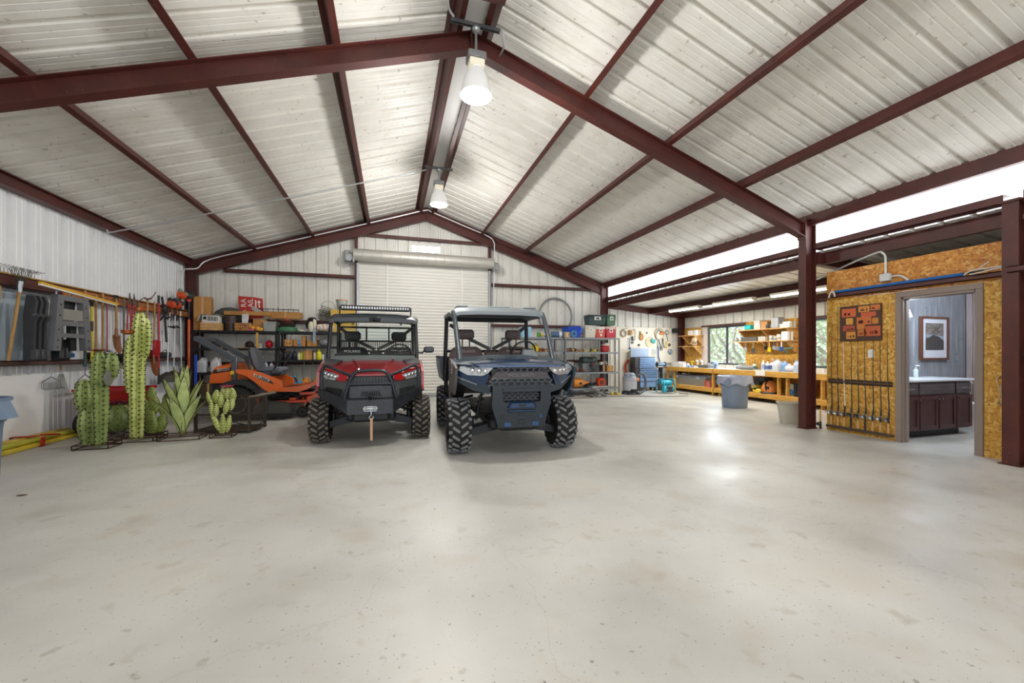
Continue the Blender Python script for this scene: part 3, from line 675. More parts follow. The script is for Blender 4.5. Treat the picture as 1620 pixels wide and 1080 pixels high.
for k in range(40): b.bx(-.62 + k * .0318 - .007, -.62 + k * .0318 + .007, 1.70, 1.715, 1.3, 1.47)
obj('headache_rack', b, M_dark, R, kind='stuff')
b = B(); b.bx(-.74, .74, 1.8, 1.84, .72, 1.25); b.bx(-.74, -.70, 1.8, 2.85, .72, 1.12); b.bx(.70, .74, 1.8, 2.85, .72, 1.12); b.bx(-.74, .74, 2.81, 2.85, .72, 1.12); b.bx(-.74, .74, 1.8, 2.85, .70, .74); obj('cargo_bed', b, M_dark, R)
b = B(); b.tube([(.69, .62, 1.28), (.76, .61, 1.27), (.79, .6, 1.30)], .014); mr = obj('mirror_arm', b, M_dark, R)
b = B().box((.87, .6, 1.325), (.17, .06, .105), .025); obj('mirror', b, mat('#3c3f44', .3, .3), mr)
lb = B().box((.02, .85, 2.015), (1.10, .07, .085), .012); lbo = obj('light_bar', lb, M_dark, R)
b = B()
for k in range(26): b.ell((-.5 + k * .0415, .818, 2.015), (.019, .016, .026), 8, 5)
obj('lamp_cells', b, mat('#d5dae0', .12, .5, .2, 50), lbo, kind='stuff')
for x in (-.545, .585):
    b = B().bx(x - .012, x + .012, .83, .87, 1.90, 2.04, .004); obj('light_bar_bracket', b, M_dark, lbo)
# ------------------------------------------------------------------ blue one
U = thing('utility_vehicle', 'dark blue open side-by-side utility vehicle with a grey roof and no windscreen', 'vehicle', (1.50, 5.06, 0), math.radians(-3))
Mb = mat('#14365c', .25, .35, .1, 4, coat=.7); Mbg = mat('#34414c', .38, .1, .1); Mgr = mat('#5a5652', .55, .05, .15); Mlug2 = mat('#77787b', .8, 0, .3, 22)
for s in (-1, 1):
    wheel(U, s * .69, 0, .345, .27, s, Mlug2); wheel(U, s * .69, 2.06, .345, .29, s, Mlug2)
chassis(U, 2.06, .345, .66)
b = B(); hull_panel(b, [(-.50, [(0, 1.128), (.2, 1.128), (.36, 1.125), (.5, 1.13), (.58, 1.13)]), (-.36, [(0, 1.155), (.2, 1.155), (.38, 1.145), (.6, 1.145), (.69, 1.135)]), (-.1, [(0, 1.20), (.22, 1.20), (.40, 1.18), (.62, 1.17), (.75, 1.13)]), (.22, [(0, 1.245), (.24, 1.245), (.42, 1.225), (.62, 1.22), (.76, 1.17)]), (.45, [(0, 1.235), (.24, 1.235), (.42, 1.22), (.62, 1.22), (.74, 1.17)])], .035); h = obj('hood', b, Mbg, U, 30)
b = B(); hull_panel(b, [(-.56, [(0, 1.122), (.2, 1.122), (.5, 1.118)]), (-.50, [(0, 1.15), (.2, 1.15), (.56, 1.138)]), (-.36, [(0, 1.166), (.2, 1.166), (.60, 1.15)]), (-.2, [(0, 1.195), (.2, 1.195), (.36, 1.175)])], .02); obj('hood_nose', b, Mb, h)
b = B()
for x, y, l in ((-.3, -.15, .12), (-.18, .02, .18), (.0, -.05, .22), (.14, .05, .15), (.3, -.1, .12)): b.T = Matrix.Translation((x, y, 1.207 if abs(x) < .25 else 1.195)) @ Matrix.Rotation(.17, 4, 'X'); b.box((0, 0, 0), (l * .7, .03, .012), .003)
b.T = Matrix.Identity(4); obj('hood_vents', b, M_dark, h)
for s in (-1, 1):
    F = [(s * .34, -.565, 1.095), (s * .52, -.535, 1.11), (s * .70, -.39, 1.11), (s * .725, -.36, 1.065), (s * .63, -.47, 1.01), (s * .47, -.545, 1.0), (s * .40, -.56, 1.03)]
    b = B().loft([F, [(x, y + .09, z) for x, y, z in F]]); hl = obj('headlight', b, M_lens, U)
    for k in range(4):
        b = B().ell((s * (.43 + .07 * k), -.55 + .008 * k + .013 * k * k, 1.055 + .004 * k), (.03, .014, .03)); obj('reflector', b, M_chrome, hl)
    # blue V panel beside the grille, then the lower side wing
    b = B().loft([[(s * .38, -.56, 1.02), (s * .47, -.545, .995), (s * .63, -.47, 1.005), (s * .73, -.35, 1.06), (s * .75, -.28, .99), (s * .5, -.53, .90), (s * .44, -.555, .885)], [(s * .36, -.45, 1.03), (s * .47, -.43, 1.0), (s * .62, -.36, 1.01), (s * .70, -.26, 1.05), (s * .72, -.2, .99), (s * .5, -.42, .90), (s * .42, -.45, .88)]]); obj('front_wing', b, Mb, U)
    b = B().loft([[(s * .36, -.53, .90), (s * .5, -.50, .905), (s * .74, -.28, .99), (s * .745, -.26, .93), (s * .55, -.42, .82), (s * .37, -.5, .78)], [(s * .36, -.42, .90), (s * .5, -.40, .905), (s * .72, -.18, .99), (s * .72, -.16, .93), (s * .55, -.32, .82), (s * .37, -.4, .78)]]); obj('wing_lower', b, Mbg, U)
    b = B().tube([(s * .52, -.505, .90), (s * .75, -.28, .985)], .012, 6); obj('wing_trim', b, mat('#8a8f96', .35, .3), U)
    P = [(-.42, 1.09), (-.1, 1.15), (.45, 1.19), (.52, 1.15), (.52, .36), (.40, .36)] + [(.43 * math.cos(math.radians(a)), .345 + .43 * math.sin(math.radians(a))) for a in (8, 30, 50, 70, 90, 110)] + [(-.30, .86), (-.36, .95)]
    b = B().prism(P, s * .735, s * .765, 'yz'); fe = obj('fender', b, Mgr if s < 0 else Mbg, U)
    b = B().loft([[(s * .6, -.3, .98), (s * .6, .4, .98), (s * .6, .44, .5)], [(s * .73, -.3, .95), (s * .735, .4, .95), (s * .735, .44, .5)], [(s * .73, -.3, .98), (s * .735, .42, .98), (s * .735, .47, .5)], [(s * .6, -.3, 1.01), (s * .6, .43, 1.01), (s * .6, .47, .5)]]); obj('wheel_well', b, M_dark, U)
    b = B(); b.prism([(.52, .36), (1.55, .36), (1.62, .5), (1.55, .56), (.55, .56)], s * .70, s * .76, 'yz'); obj('rocker_panel', b, Mbg, U)
    b = B().tube([(s * .65, .14, 1.17), (s * .66, .3, 1.4), (s * .675, .62, 1.80), (s * .685, .72, 1.87)], [.04, .036, .032, .03], 10); obj('pillar', b, mat('#3f474d', .4, .1), U)
    b = B().tube([(s * .71, 1.66, .6), (s * .72, 1.72, 1.2), (s * .70, 1.70, 1.84)], .034, 10); obj('pillar', b, M_blackm, U)
    # side of the cargo bed with notched rail
    b = B().loft([[(s * .76, 1.74, .82), (s * .80, 1.74, 1.0), (s * .815, 1.74, 1.21), (s * .74, 1.74, 1.21), (s * .72, 1.74, .82)], [(s * .76, 3.0, .82), (s * .80, 3.0, 1.0), (s * .815, 3.0, 1.21), (s * .74, 3.0, 1.21), (s * .72, 3.0, .82)]]); bs = obj('cargo_bed_side', b, Mbg, U)
    b = B()
    for k in range(6): b.bx(s * .74, s * .822, 1.82 + k * .19, 1.92 + k * .19, 1.18, 1.216, .004)
    obj('tie_down_slots', b, M_dark, bs)
    b = B().tube([(s * .72, 1.62, 1.35), (s * .73, 1.66, .8)], .022, 6); b.box((s * .74, 1.6, .9), (.05, .06, .2), .01); obj('belt_reel', b, M_dark, U)
b = B(); b.bx(-.76, .76, 1.74, 1.78, .82, 1.2); b.bx(-.76, .76, 2.96, 3.0, .82, 1.2); b.bx(-.76, .76, 1.74, 3.0, .80, .83); obj('cargo_bed', b, M_dark, U)
b = B().loft([[(-.77, -.08, 1.155), (-.772, .1, 1.165), (-.772, .14, 1.02), (-.77, -.02, 1.0)], [(-.766, -.08, 1.155), (-.766, .1, 1.165), (-.766, .14, 1.02), (-.766, -.02, 1.0)]]); bd = obj('badge', b, mat('#b9bcbf', .5), U)
text('XP', .1, bd, M_dark, (-.775, .03, 1.09), (PI / 2, 0, -PI / 2), sx=1.1)
text('1000', .035, bd, M_dark, (-.775, .05, 1.035), (PI / 2, 0, -PI / 2), sx=1.2)
# grilles
def honey(par, hw0, hw1, z0, z1, y, nx, nz):
    b = B().prism([(-hw0, z0), (hw0, z0), (hw1, z1), (-hw1, z1)], y + .03, y + .04); g = obj('grille', b, M_dark, par)
    b = B(); dz = (z1 - z0) / nz
    for j in range(nz + 1):
        z = z0 + j * dz; hw = hw0 + (hw1 - hw0) * j / nz; st = 2 * hw / nx; pts = []
        for i in range(nx + 1): pts.append((-hw + i * st, y, z + (.2 * dz if (i + j) % 2 else -.2 * dz)))
        b.tube(pts, .0075, 4)
        if j < nz:
            for i in range(nx + 1):
                if (i + j) % 2: b.tube([(-hw + i * st, y, z + .2 * dz), (-hw + i * st, y, z + .8 * dz)], .0075, 4)
    obj('grille_mesh', b, mat('#5a5e66', .45), g, kind='stuff')
honey(U, .27, .29, 1.045, 1.09, -.55, 14, 1); honey(U, .40, .36, .885, .965, -.57, 18, 2); honey(U, .215, .225, .715, .815, -.55, 12, 3)
b = B().loft([[(-.37, -.56, .965), (.37, -.56, .965), (.31, -.57, 1.04), (-.31, -.57, 1.04)], [(-.37, -.50, .965), (.37, -.50, .965), (.31, -.50, 1.04), (-.31, -.50, 1.04)]]); nb = obj('nose_band', b, mat('#4d4749', .45), U)
text('POLARIS', .06, nb, mat('#6d696c', .35), (0, -.572, 1.003), FACE, sx=1.4)
b = B().box((0, -.49, .98), (.7, .06, .2)); b.box((0, -.46, .78), (.5, .06, .24)); obj('nose_backing', b, M_dark, U)
# steel bumper
b = B(); b.frame([(-.35, .885), (.35, .885), (.36, .66), (.29, .60), (-.29, .60), (-.36, .66)], [(-.235, .83), (.235, .83), (.225, .70), (.20, .69), (-.20, .69), (-.225, .70)], -.60, -.53)
b.prism([(-.36, .66), (.36, .66), (.28, .39), (-.28, .39)], -.58, -.5); b.prism([(-.235, .815), (.235, .815), (.235, .85), (-.235, .85)], -.62, -.53); bu = obj('bumper', b, mat('#20272e', .35, .3, .15), U, 20)
b = B().loft([[(-.2, -.585, .62), (.2, -.585, .62), (.15, -.585, .70), (-.15, -.585, .70)], [(-.16, -.63, .63), (.16, -.63, .63), (.13, -.63, .68), (-.13, -.63, .68)]]); b.box((0, -.6, .59), (.34, .05, .03), .01); mt = obj('winch_plate', b, mat('#2a3f5c', .35, .5), bu)
b = B(); b.box((0, -.632, .655), (.09, .008, .026), .003); obj('winch_slot', b, M_dark, mt)
for x, z, c in ((-.17, .43, '#234a75'), (.17, .43, '#234a75'), (0, .46, '#15171a'), (-.235, .52, '#15171a'), (.235, .52, '#234a75'), (-.25, .43, '#15171a'), (.0, .55, '#15171a')):
    b = B().box((x, -.583, z), (.08 if abs(x) < .2 else .03, .01, .05), .003); obj('bumper_opening', b, mat(c, .5), bu)
# cabin
b = B(); b.box((0, .62, 1.07), (1.3, .3, .25), .05); obj('dashboard', b, M_dark, U)
b = B(); b.loft([[(x, .36, 1.22) for x in (.28, .5)] + [(.5, .5, 1.22), (.28, .5, 1.22)], [(.31, .42, 1.31), (.47, .42, 1.31), (.47, .5, 1.32), (.31, .5, 1.32)]]); obj('gauge_hood', b, mat('#6a7075', .5), U)
b = B().tube([(.15, .62, 1.15), (.15, .58, 1.33)], [.012, .018], 8); b.ell((.15, .58, 1.35), (.022, .022, .03)); obj('gear_lever', b, M_dark, U)
steering(U, .42, .85, 1.28, .19)
seats(U, '#5a4c4b', y=1.40, cm=mat('#a89a98', .5)); belts(U, 1.42, .66, 1.74)
b = B(); hull_panel(b, [(.66, [(0, 1.885), (.3, 1.885), (.6, 1.87), (.70, 1.82)]), (.78, [(0, 1.955), (.3, 1.955), (.62, 1.94), (.74, 1.87)]), (1.6, [(0, 1.97), (.3, 1.97), (.62, 1.955), (.75, 1.89)]), (1.82, [(0, 1.93), (.3, 1.93), (.6, 1.91), (.72, 1.87)])], .05); rf = obj('roof', b, mat('#7c8488', .5, .05, .08), U)
for x0, x1 in ((-.62, -.45), (-.1, .2), (.42, .62)):
    b = B().bx(x0, x1, .82, 1.6, 1.955, 1.985, .012); obj('roof_rib', b, mat('#8f9698', .5), rf)
b = B().box((0, 1.72, 1.84), (1.36, .06, .07), .015); obj('roof_crossbar', b, M_blackm, U); b = B().box((0, .72, 1.835), (1.3, .04, .05), .01); obj('roof_crossbar', b, M_blackm, U); b = B().cyl((-.7, 1.7, 1.3), (.7, 1.7, 1.3), .025); obj('seat_bar', b, M_blackm, U)
# ================================================================== LAMPS, CONDUIT
M_bell = None
def bell_mat():
    m, t, p, N, L = nodes('prismatic_acrylic'); p.inputs['Base Color'].default_value = (.62, .62, .63, 1); p.inputs['Roughness'].default_value = .25
    p.inputs['Emission Color'].default_value = (1, .97, .92, 1); p.inputs['Emission Strength'].default_value = .22
    return m
M_bell = bell_mat()
def high_bay(y, zb, zbar, label):
    x = .97; t = thing('pendant_lamp', label, 'lamp', (x, y, zb))
    b = B(); n = 32
    pr = [(.188, 0), (.184, .012), (.172, .10), (.145, .20), (.105, .28), (.09, .31)]
    o = []
    for r, h in pr + [(r - .004, h) for r, h in pr[::-1]]:
        o.append([((r + .002 * (j % 2)) * math.cos(2 * PI * j / n), (r + .002 * (j % 2)) * math.sin(2 * PI * j / n), h) for j in range(n)])
    b.loft(o, True, False); obj('reflector', b, M_bell, t, 20)
    b = B().lathe([(.02, .05), (.165, .008), (.17, .0), (.02, .0)], n=24); obj('lens', b, mat('#fff8ec', .4, emit=7.0), t)
    b = B().box((0, 0, .36), (.18, .18, .1), .012); obj('lamp_housing', b, mat('#e6dfca', .4, emit=.2), t)
    b = B().box((0, 0, .45), (.22, .2, .085), .012); b.cyl((0, 0, .49), (0, 0, .53), .05); obj('ballast_box', b, mat('#8d8f90', .4, .5), t)
    h = zbar - zb
    b = B().cyl((0, 0, .52), (0, 0, h), .016, n=10); b.ell((0, 0, h), (.055, .055, .05)); obj('hanging_pipe', b, M_galv, t)
    b = B(); b.bx(-.30, .30, -.02, -.016, h + .02, h + .06); b.bx(-.30, .30, .016, .02, h + .02, h + .06); b.bx(-.30, .30, -.02, .02, h + .06, h + .064); obj('mounting_strut', b, mat('#6d7072', .4, .7), t)
    return t
high_bay(4.72, 4.365, 5.17, 'nearer glowing bell shaped high bay lamp in front of the rafter peak')
high_bay(8.7, 4.47, 5.22, 'farther glowing bell shaped high bay lamp above the red vehicle')
def conduit(pts, label, r=.012, name='conduit', m=None):
    b = B().tube(bez(pts, 5), r, 6); solo(name, b, m or mat('#c9cccd', .35, .6), label, 'conduit')
conduit([(.70, 8.72, 5.20), (.45, 8.7, 5.1), (-.6, 8.68, 4.74), (-2.1, 8.66, 4.22), (-3.4, 8.64, 3.78), (-4.6, 8.62, 3.38), (-4.70, 8.62, 3.36), (-4.72, 8.62, 3.40)], 'thin grey conduit crossing the purlins from the farther lamp to the tool wall eave', .014)
b = B(); P = [(-4.74, 11.3, 2.3), (-4.74, 11.3, 3.16), (-4.70, 11.4, 3.28), (-4.55, 11.54, 3.34)] ; P += [(x, 11.62, zraf(x) + .27) for x in (-4.3, -3, -1.5, 0, .9)]
P += [(x, 11.62, zraf(x) + .27) for x in (1.1, 2.0, 2.75)] + [(2.92, 11.6, 4.6), (2.95, 11.62, 4.4), (2.95, 11.7, 3.4), (2.95, 11.7, 2.2)]
b.tube(bez(P, 4), .016, 7); solo('conduit', b, mat('#d7dadb', .35, .4), 'white conduit running along the end wall rafter and down both sides', 'conduit')
conduit([(.70, 4.7, 5.24), (.62, 4.6, 5.28), (.6, 4.3, 5.36), (.6, 3.0, 5.36)], 'short curved conduit feeding the nearer high bay lamp', .014)
conduit([(1.22, 4.72, 5.24), (1.3, 4.72, 5.22), (1.34, 4.8, 5.1), (1.34, 5.0, 5.12)], 'curved conduit tail on the right of the nearer lamp strut', .014)
for (y0, y1, lab) in ((9.38, 10.65, 'farthest of three long fluorescent lights under the lean-to roof'), (7.59, 8.86, 'middle of three long fluorescent lights under the lean-to roof'), (5.85, 7.12, 'nearest of three long fluorescent lights under the lean-to roof')):
    t = thing('fluorescent_light', lab, 'lamp', (8.46, (y0 + y1) / 2, 2.585)); l = y1 - y0
    b = B().prism([(-.07, .055), (.07, .055), (.045, .0), (-.045, .0)], -l / 2, l / 2, 'xz'); obj('fixture_body', b, M_white, t)
    b = B()
    for s in (-1, 1): b.cyl((s * .035, -l / 2 + .02, -.012), (s * .035, l / 2 - .02, -.012), .018, n=8)
    obj('tubes', b, mat('#fff6df', .5, emit=8.0), t)
    for q in (-1, 1): b = B().bx(-.07, .07, q * (l / 2 - .02), q * (l / 2 + .01), -.035, .055, .004); obj('end_cap', b, M_white, t)
# ================================================================== METAL CACTI
Mca = ramp_mat('cactus_green_dark', [(.3, '#64743c'), (.6, '#8d9c5a'), (.8, '#b4bd82')], .4, nscale=5, metal=.15)
Mcb = ramp_mat('cactus_green_light', [(.3, '#98a24c'), (.6, '#bcc472'), (.8, '#d9dda0')], .4, nscale=5, metal=.15)
Mcc = ramp_mat('cactus_green_olive', [(.3, '#6f7c3a'), (.6, '#98a352'), (.8, '#b5bd78')], .4, nscale=6, metal=.15)
Msp = mat('#2a2118', .7); Mcop = mat('#a4562a', .35, .5, .25, 20); Mpk = mat('#b7345c', .45, .1, .3, 20)
def ribbed(b, c, h, r, k=7, lean=(0, 0), sp=None, taper=.75, twist=0.0, m=10):
    n = k * 4; secs = []
    for i in range(m + 1):
        t = i / m; rr = r * (taper + (1 - taper) * math.sin(PI * min(1, t * 1.0)))
        if t > .86: rr *= math.sqrt(max(.12, 1 - ((t - .86) / .145) ** 2))
        cx, cy, cz = c[0] + lean[0] * t, c[1] + lean[1] * t, c[2] + h * t
        secs.append([(cx + rr * (1 - .30 * (.5 - .5 * math.cos(k * (2 * PI * j / n)))) * math.cos(2 * PI * j / n + twist), cy + rr * (1 - .30 * (.5 - .5 * math.cos(k * (2 * PI * j / n)))) * math.sin(2 * PI * j / n + twist), cz) for j in range(n)])
    b.loft(secs)
    if sp is not None:
        st = max(3, int(h / .062))
        for j in range(k):
            for q in range(st):
                t = (q + .5 + (.5 if j % 2 else 0)) / st
                if t > .93: continue
                for half in (0, .5):
                    if half and q % 2: continue
                    a = 2 * PI * (j + half) / k + twist; f = t * m; i = min(m - 1, int(f)); idx = int(4 * (j + half)) % n
                    p = Vector(secs[i][idx]).lerp(Vector(secs[i + 1][idx]), f - i)
                    d = Vector((math.cos(a), math.sin(a), 0)); e = d.cross(Vector((0, 0, 1))) * .014
                    sp.loft([[tuple(p + e - d * .004), tuple(p + Vector((0, 0, .014)) - d * .004), tuple(p - e - d * .004), tuple(p - Vector((0, 0, .014)) - d * .004)], [tuple(p + d * .012 + e * .15), tuple(p + d * .012 + Vector((0, 0, .002))), tuple(p + d * .012 - e * .15), tuple(p + d * .012 - Vector((0, 0, .002)))]])
def wire_base(par, w, d, x=0, y=0, rz=0, hgt=.06):
    b = B().at((x, y, 0), (0, 0, rz)); r = .007; P = [(-w, -d), (w, -d), (w, d), (-w, d)]
    for i in range(4):
        p, q = P[i], P[(i + 1) % 4]; b.cyl((*p, hgt), (*q, hgt), r, n=5); b.cyl((*p, .006), (*p, hgt), r, n=5); b.cyl((*p, .008), (*q, .008), r, n=5)
    b.cyl((-w, 0, hgt), (w, 0, hgt), r, n=5); b.cyl((0, -d, hgt), (0, d, hgt), r, n=5)
    b.T = Matrix.Identity(4); obj('base_frame', b, M_rust, par)
def flower(b, c, r, n=9, up=.5, tilt=0.0):
    for i in range(n):
        a = 2 * PI * i / n; R1 = r * (1 if i % 2 else .75); u = Vector((math.cos(a), math.sin(a), 0)); w = Vector((-math.sin(a), math.cos(a), 0)); C = Vector(c); z = Vector((0, 0, 1))
        p0, p1, p2 = C, C + u * R1 * .6 + z * r * up * .5, C + u * R1 + z * r * up
        b.loft([[tuple(p0 + w * .008), tuple(p0 - w * .008), tuple(p0 - w * .008 - z * .003), tuple(p0 + w * .008 - z * .003)], [tuple(p1 + w * r * .28), tuple(p1 - w * r * .28), tuple(p1 - w * r * .28 - z * .003), tuple(p1 + w * r * .28 - z * .003)], [tuple(p2 + w * .004), tuple(p2 - w * .004), tuple(p2 - w * .004 - z * .003), tuple(p2 + w * .004 - z * .003)]])
t = thing('metal_cactus', 'dark green metal saguaro with stubby arms and black studs', 'cactus', (-3.78, 6.72, 0))
sp = B(); b = B(); ribbed(b, (.02, 0, .03), 1.27, .098, 7, sp=sp, twist=.2); obj('stem', b, Mca, t)
for c, h, r in (((-.085, -.04, .06), .52, .10), ((-.115, -.05, .50), .42, .095), ((.115, .06, .92), .36, .09)):
    b = B(); ribbed(b, c, h, r, 7, sp=sp, taper=.55); obj('arm', b, Mca, t)
obj('studs', sp, Msp, t, kind='stuff')
b = B(); flower(b, (.0, .0, 1.29), .12, 10, .25); obj('flower', b, mat('#7a1f2e', .45, .1, .2), t)
b = B(); b.lathe([(.01, -.006), (.1, -.004), (.1, .004), (.01, .006)], (.14, -.04, .93), 16, 'x'); obj('disc', b, M_galv, t)
wire_base(t, .19, .14, .0, 0)
t = thing('metal_cactus', 'tall light green metal column cactus with copper flowers', 'cactus', (-3.53, 7.08, 0))
sp = B(); b = B(); ribbed(b, (.0, 0, .03), 1.4, .092, 7, (.01, 0), sp=sp, taper=.85); obj('stem', b, Mcb, t)
for c, h, r, l in (((-.06, -.03, .70), .82, .075, (.0, 0)), ((.015, .02, .95), .93, .10, (.015, 0)), ((.085, .03, 1.22), .56, .07, (.01, 0))):
    b = B(); ribbed(b, c, h, r, 7, l, sp=sp, taper=.6); obj('arm', b, Mcb, t)
obj('studs', sp, Msp, t, kind='stuff')
for c, r in (((-.06, -.1, 1.55), .085), ((.05, -.03, 1.88), .095)):
    b = B(); flower(b, c, r, 12, .55); b.lathe([(.03, -.02), (r * .75, .0), (r * .8, .04), (r * .7, .03), (.03, -.005)], c, 12); obj('flower', b, Mcop, t)
wire_base(t, .26, .15, -.0, .0)
t = thing('metal_cactus', 'round green metal barrel cactus with dark red flowers', 'cactus', (-3.93, 7.40, 0))
b = B(); sp = B(); secs = []
for i in range(9):
    a = PI * (i / 8 - .5); a = max(-1.35, min(1.35, a)); rr = .215 * math.cos(a); secs.append([(rr * (1 - .13 * (.5 - .5 * math.cos(12 * 2 * PI * j / 48))) * math.cos(2 * PI * j / 48), rr * (1 - .13 * (.5 - .5 * math.cos(12 * 2 * PI * j / 48))) * math.sin(2 * PI * j / 48), 00.30 + .22 * math.sin(a)) for j in range(48)])
b.loft(secs); obj('body', b, Mca, t)
for i in range(1, 8):
    for j in range(12):
        p = Vector(secs[i][j * 4]); sp.ell(tuple(p), .009, 5, 3)
obj('studs', sp, Msp, t, kind='stuff')
b = B()
for x, y in ((-.1, -.05), (.02, -.1), (.13, 0), (-.02, .06)): flower(b, (x*.8, y*.8, .50), .085, 9, .7)
obj('flowers', b, mat('#7c1a35', .45, .1, .3), t); wire_base(t, .16, .16, 0, 0, 0, .085)
def pad(b, sp, c, h, w, ang, turn=0, tilt=0):
    T = Matrix.Translation(c) @ Matrix.Rotation(turn, 4, 'Z') @ Matrix.Rotation(ang, 4, 'Y') @ Matrix.Rotation(tilt, 4, 'X')
    b.T = T; sp.T = T; n = 14; secs = []
    for i in range(8):
        t = i / 7; ww = w * .5 * (math.sin(PI * (.08 + .84 * t ** .85)) ** .8); tk = .028 * math.sin(PI * (.1 + .8 * t))
        secs.append([(ww * math.cos(2 * PI * j / n), tk * math.sin(2 * PI * j / n), h * t) for j in range(n)])
    b.loft(secs)
    for i in range(1, 7):
        for k in (-.6, 0, .6) if i % 2 else (-.9, -.3, .3, .9):
            ww = secs[i][0][0]; y = -.030 * math.sqrt(max(.05, 1 - k * k)) * math.sin(PI * (.1 + .8 * i / 7)); sp.ell((k * ww, y, h * i / 7), .0065, 5, 3)
    b.T = Matrix.Identity(4); sp.T = Matrix.Identity(4)
def prickly(label, loc, pads, m, fl=None, bw=.14):
    t = thing('metal_cactus', label, 'cactus', loc); sp = B()
    for p in pads:
        b = B(); pad(b, sp, *p); obj('pad', b, m, t)
    obj('studs', sp, Msp, t, kind='stuff')
    if fl:
        b = B(); flower(b, fl, .1, 10, .35); obj('flower', b, Mpk, t)
    wire_base(t, bw, bw * .7); return t
prickly('small dark olive metal prickly pear between the column cactus and agave', (-3.47, 7.36, 0),
        [((-.02, 0, .05), .30, .16, -.35), ((.05, .01, .05), .30, .17, .3), ((0, -.04, .05), .34, .17, .0), ((-.09, 0, .28), .34, .15, -.12), ((.0, .0, .33), .30, .17, .05), ((.12, .02, .30), .30, .18, .25), ((.15, .03, .46), .26, .17, .35, .3), ((-.03, .02, .55), .2, .13, .0), ((-.13, .03, .5), .18, .1, -.2)], Mcc)
prickly('yellow green metal prickly pear with a pink flower in front of the mesh cart', (-2.44, 7.02, 0),
        [((-.015, -.01, .06), .33, .085, -.42), ((.01, -.03, .06), .30, .085, -.02), ((.05, -.01, .07), .26, .085, .16), ((-.125, -.02, .32), .25, .075, -.12), ((-.17, .01, .50), .19, .062, -.22), ((-.07, -.05, .32), .19, .078, -.02), ((-.05, .03, .44), .24, .10, .05), ((-.11, .03, .52), .19, .115, .1), ((.035, -.04, .35), .22, .085, .18), ((.10, .0, .40), .22, .085, .12), ((.125, .01, .54), .18, .095, .0), ((.045, .03, .55), .21, .09, .0), ((.09, .03, .58), .16, .11, .05), ((.0, .035, .62), .14, .085, -.1)], Mcb, (.05, .0, .745), .14)
t = thing('metal_agave', 'large pale green metal agave with pointed dark edged leaves', 'agave', (-2.98, 7.08, 0))
def leaf(b, e, az, h, out, w, curl=0.0):
    u = Vector((math.cos(az), math.sin(az), 0)); s_ = Vector((-math.sin(az), math.cos(az), 0)); z = Vector((0, 0, 1)); P = []; n = 8
    for i in range(n + 1):
        t = i / n; c = u * (.03 + out * (t ** 1.25)) + z * (.07 + h * (t - .12 * t * t)); ww = w * .5 * max(.03, math.sin(PI * (.16 + .84 * t) ** 1.15) ** .9 if t < .99 else .03)
        nrm = (-u * .8 + z * .5).normalized(); P.append((c, ww, nrm))
    secs = [[tuple(c + s_ * ww + q * .35 * ww), tuple(c), tuple(c - s_ * ww + q * .35 * ww), tuple(c - s_ * ww + q * .35 * ww - q * .006), tuple(c - q * .006), tuple(c + s_ * ww + q * .35 * ww - q * .006)] for c, ww, q in P]
    b.loft(secs)
    for sg in (-1, 1): e.tube([tuple(c + s_ * ww * sg + q * .35 * ww) for c, ww, q in P], .006, 5)
    e.tube([tuple(P[-2][0]), tuple(P[-1][0] + (P[-1][0] - P[-2][0]) * .25)], [.008, .002], 5)
Mag = ramp_mat('agave_green', [(.3, '#a3b86a'), (.6, '#c0cf88'), (.85, '#d8e0a8')], .4, scale=(2, 2, 2), nscale=4, metal=.1)
for i in range(17):
    ring = 0 if i < 6 else (1 if i < 12 else 2); k = i if ring == 0 else (i - 6 if ring == 1 else i - 12); m_ = (6, 6, 5)[ring]
    az = 2 * PI * k / m_ + ring * .5 - PI / 2 + .12 * math.sin(i * 3.1); h, out, w = ((.64, .31, .135), (.93, .23, .145), (1.12, .08, .14))[ring]
    b = B(); e = B(); leaf(b, e, az, h * (1 + .06 * math.sin(i * 2.3)), out, w); l = obj('leaf', b, Mag, t); obj('leaf_edge', e, mat('#4a3a22', .6), l)
wire_base(t, .25, .16, .02, -.03, .05)
# ================================================================== DUMP CART, MESH CART, YELLOW BAGS, TRASH CAN
t = thing('dump_cart', 'red plastic dump cart with black tyres behind the cacti', 'cart', (-4.24, 7.98, 0)); t.scale = (.84, .85, .93)
b = B().loft([[(-.33, -.28, 0.43), (.33, -.28, 0.43), (.33, .28, 0.43), (-.33, .28, 0.43)], [(-.42, -.36, 0.73), (.42, -.36, 0.73), (.42, .36, 0.73), (-.42, .36, 0.73)], [(-.45, -.39, 0.73), (.45, -.39, 0.73), (.45, .39, 0.73), (-.45, .39, 0.73)], [(-.45, -.39, 0.77), (.45, -.39, 0.77), (.45, .39, 0.77), (-.45, .39, 0.77)], [(-.41, -.35, 0.77), (.41, -.35, 0.77), (.41, .35, 0.77), (-.41, .35, 0.77)], [(-.32, -.27, 0.47), (.32, -.27, 0.47), (.32, .27, 0.47), (-.32, .27, 0.47)]]); tb = obj('tub', b, mat('#b3101e', .35, var=.08), t)
text('CT', .11, tb, M_white, (-.12, -.355, .66), (PI / 2 - .27, 0, 0), sx=1.3)
for x, y, r in ((-.40, -.2, .18), (.40, -.2, .18), (-.34, .3, .15), (.34, .3, .15)):
    b = B().lathe([(.05, -.06), (r * .6, -.07), (r * .95, -.05), (r, 0), (r * .95, .05), (r * .6, .07), (.05, .06)], (x, y, r), 22, 'x'); w = obj('wheel', b, M_rubber, t)
    b = B().lathe([(.01, -.075), (r * .5, -.072), (r * .5, .072), (.01, .075)], (x, y, r), 14, 'x'); obj('hub', b, M_galv, w)
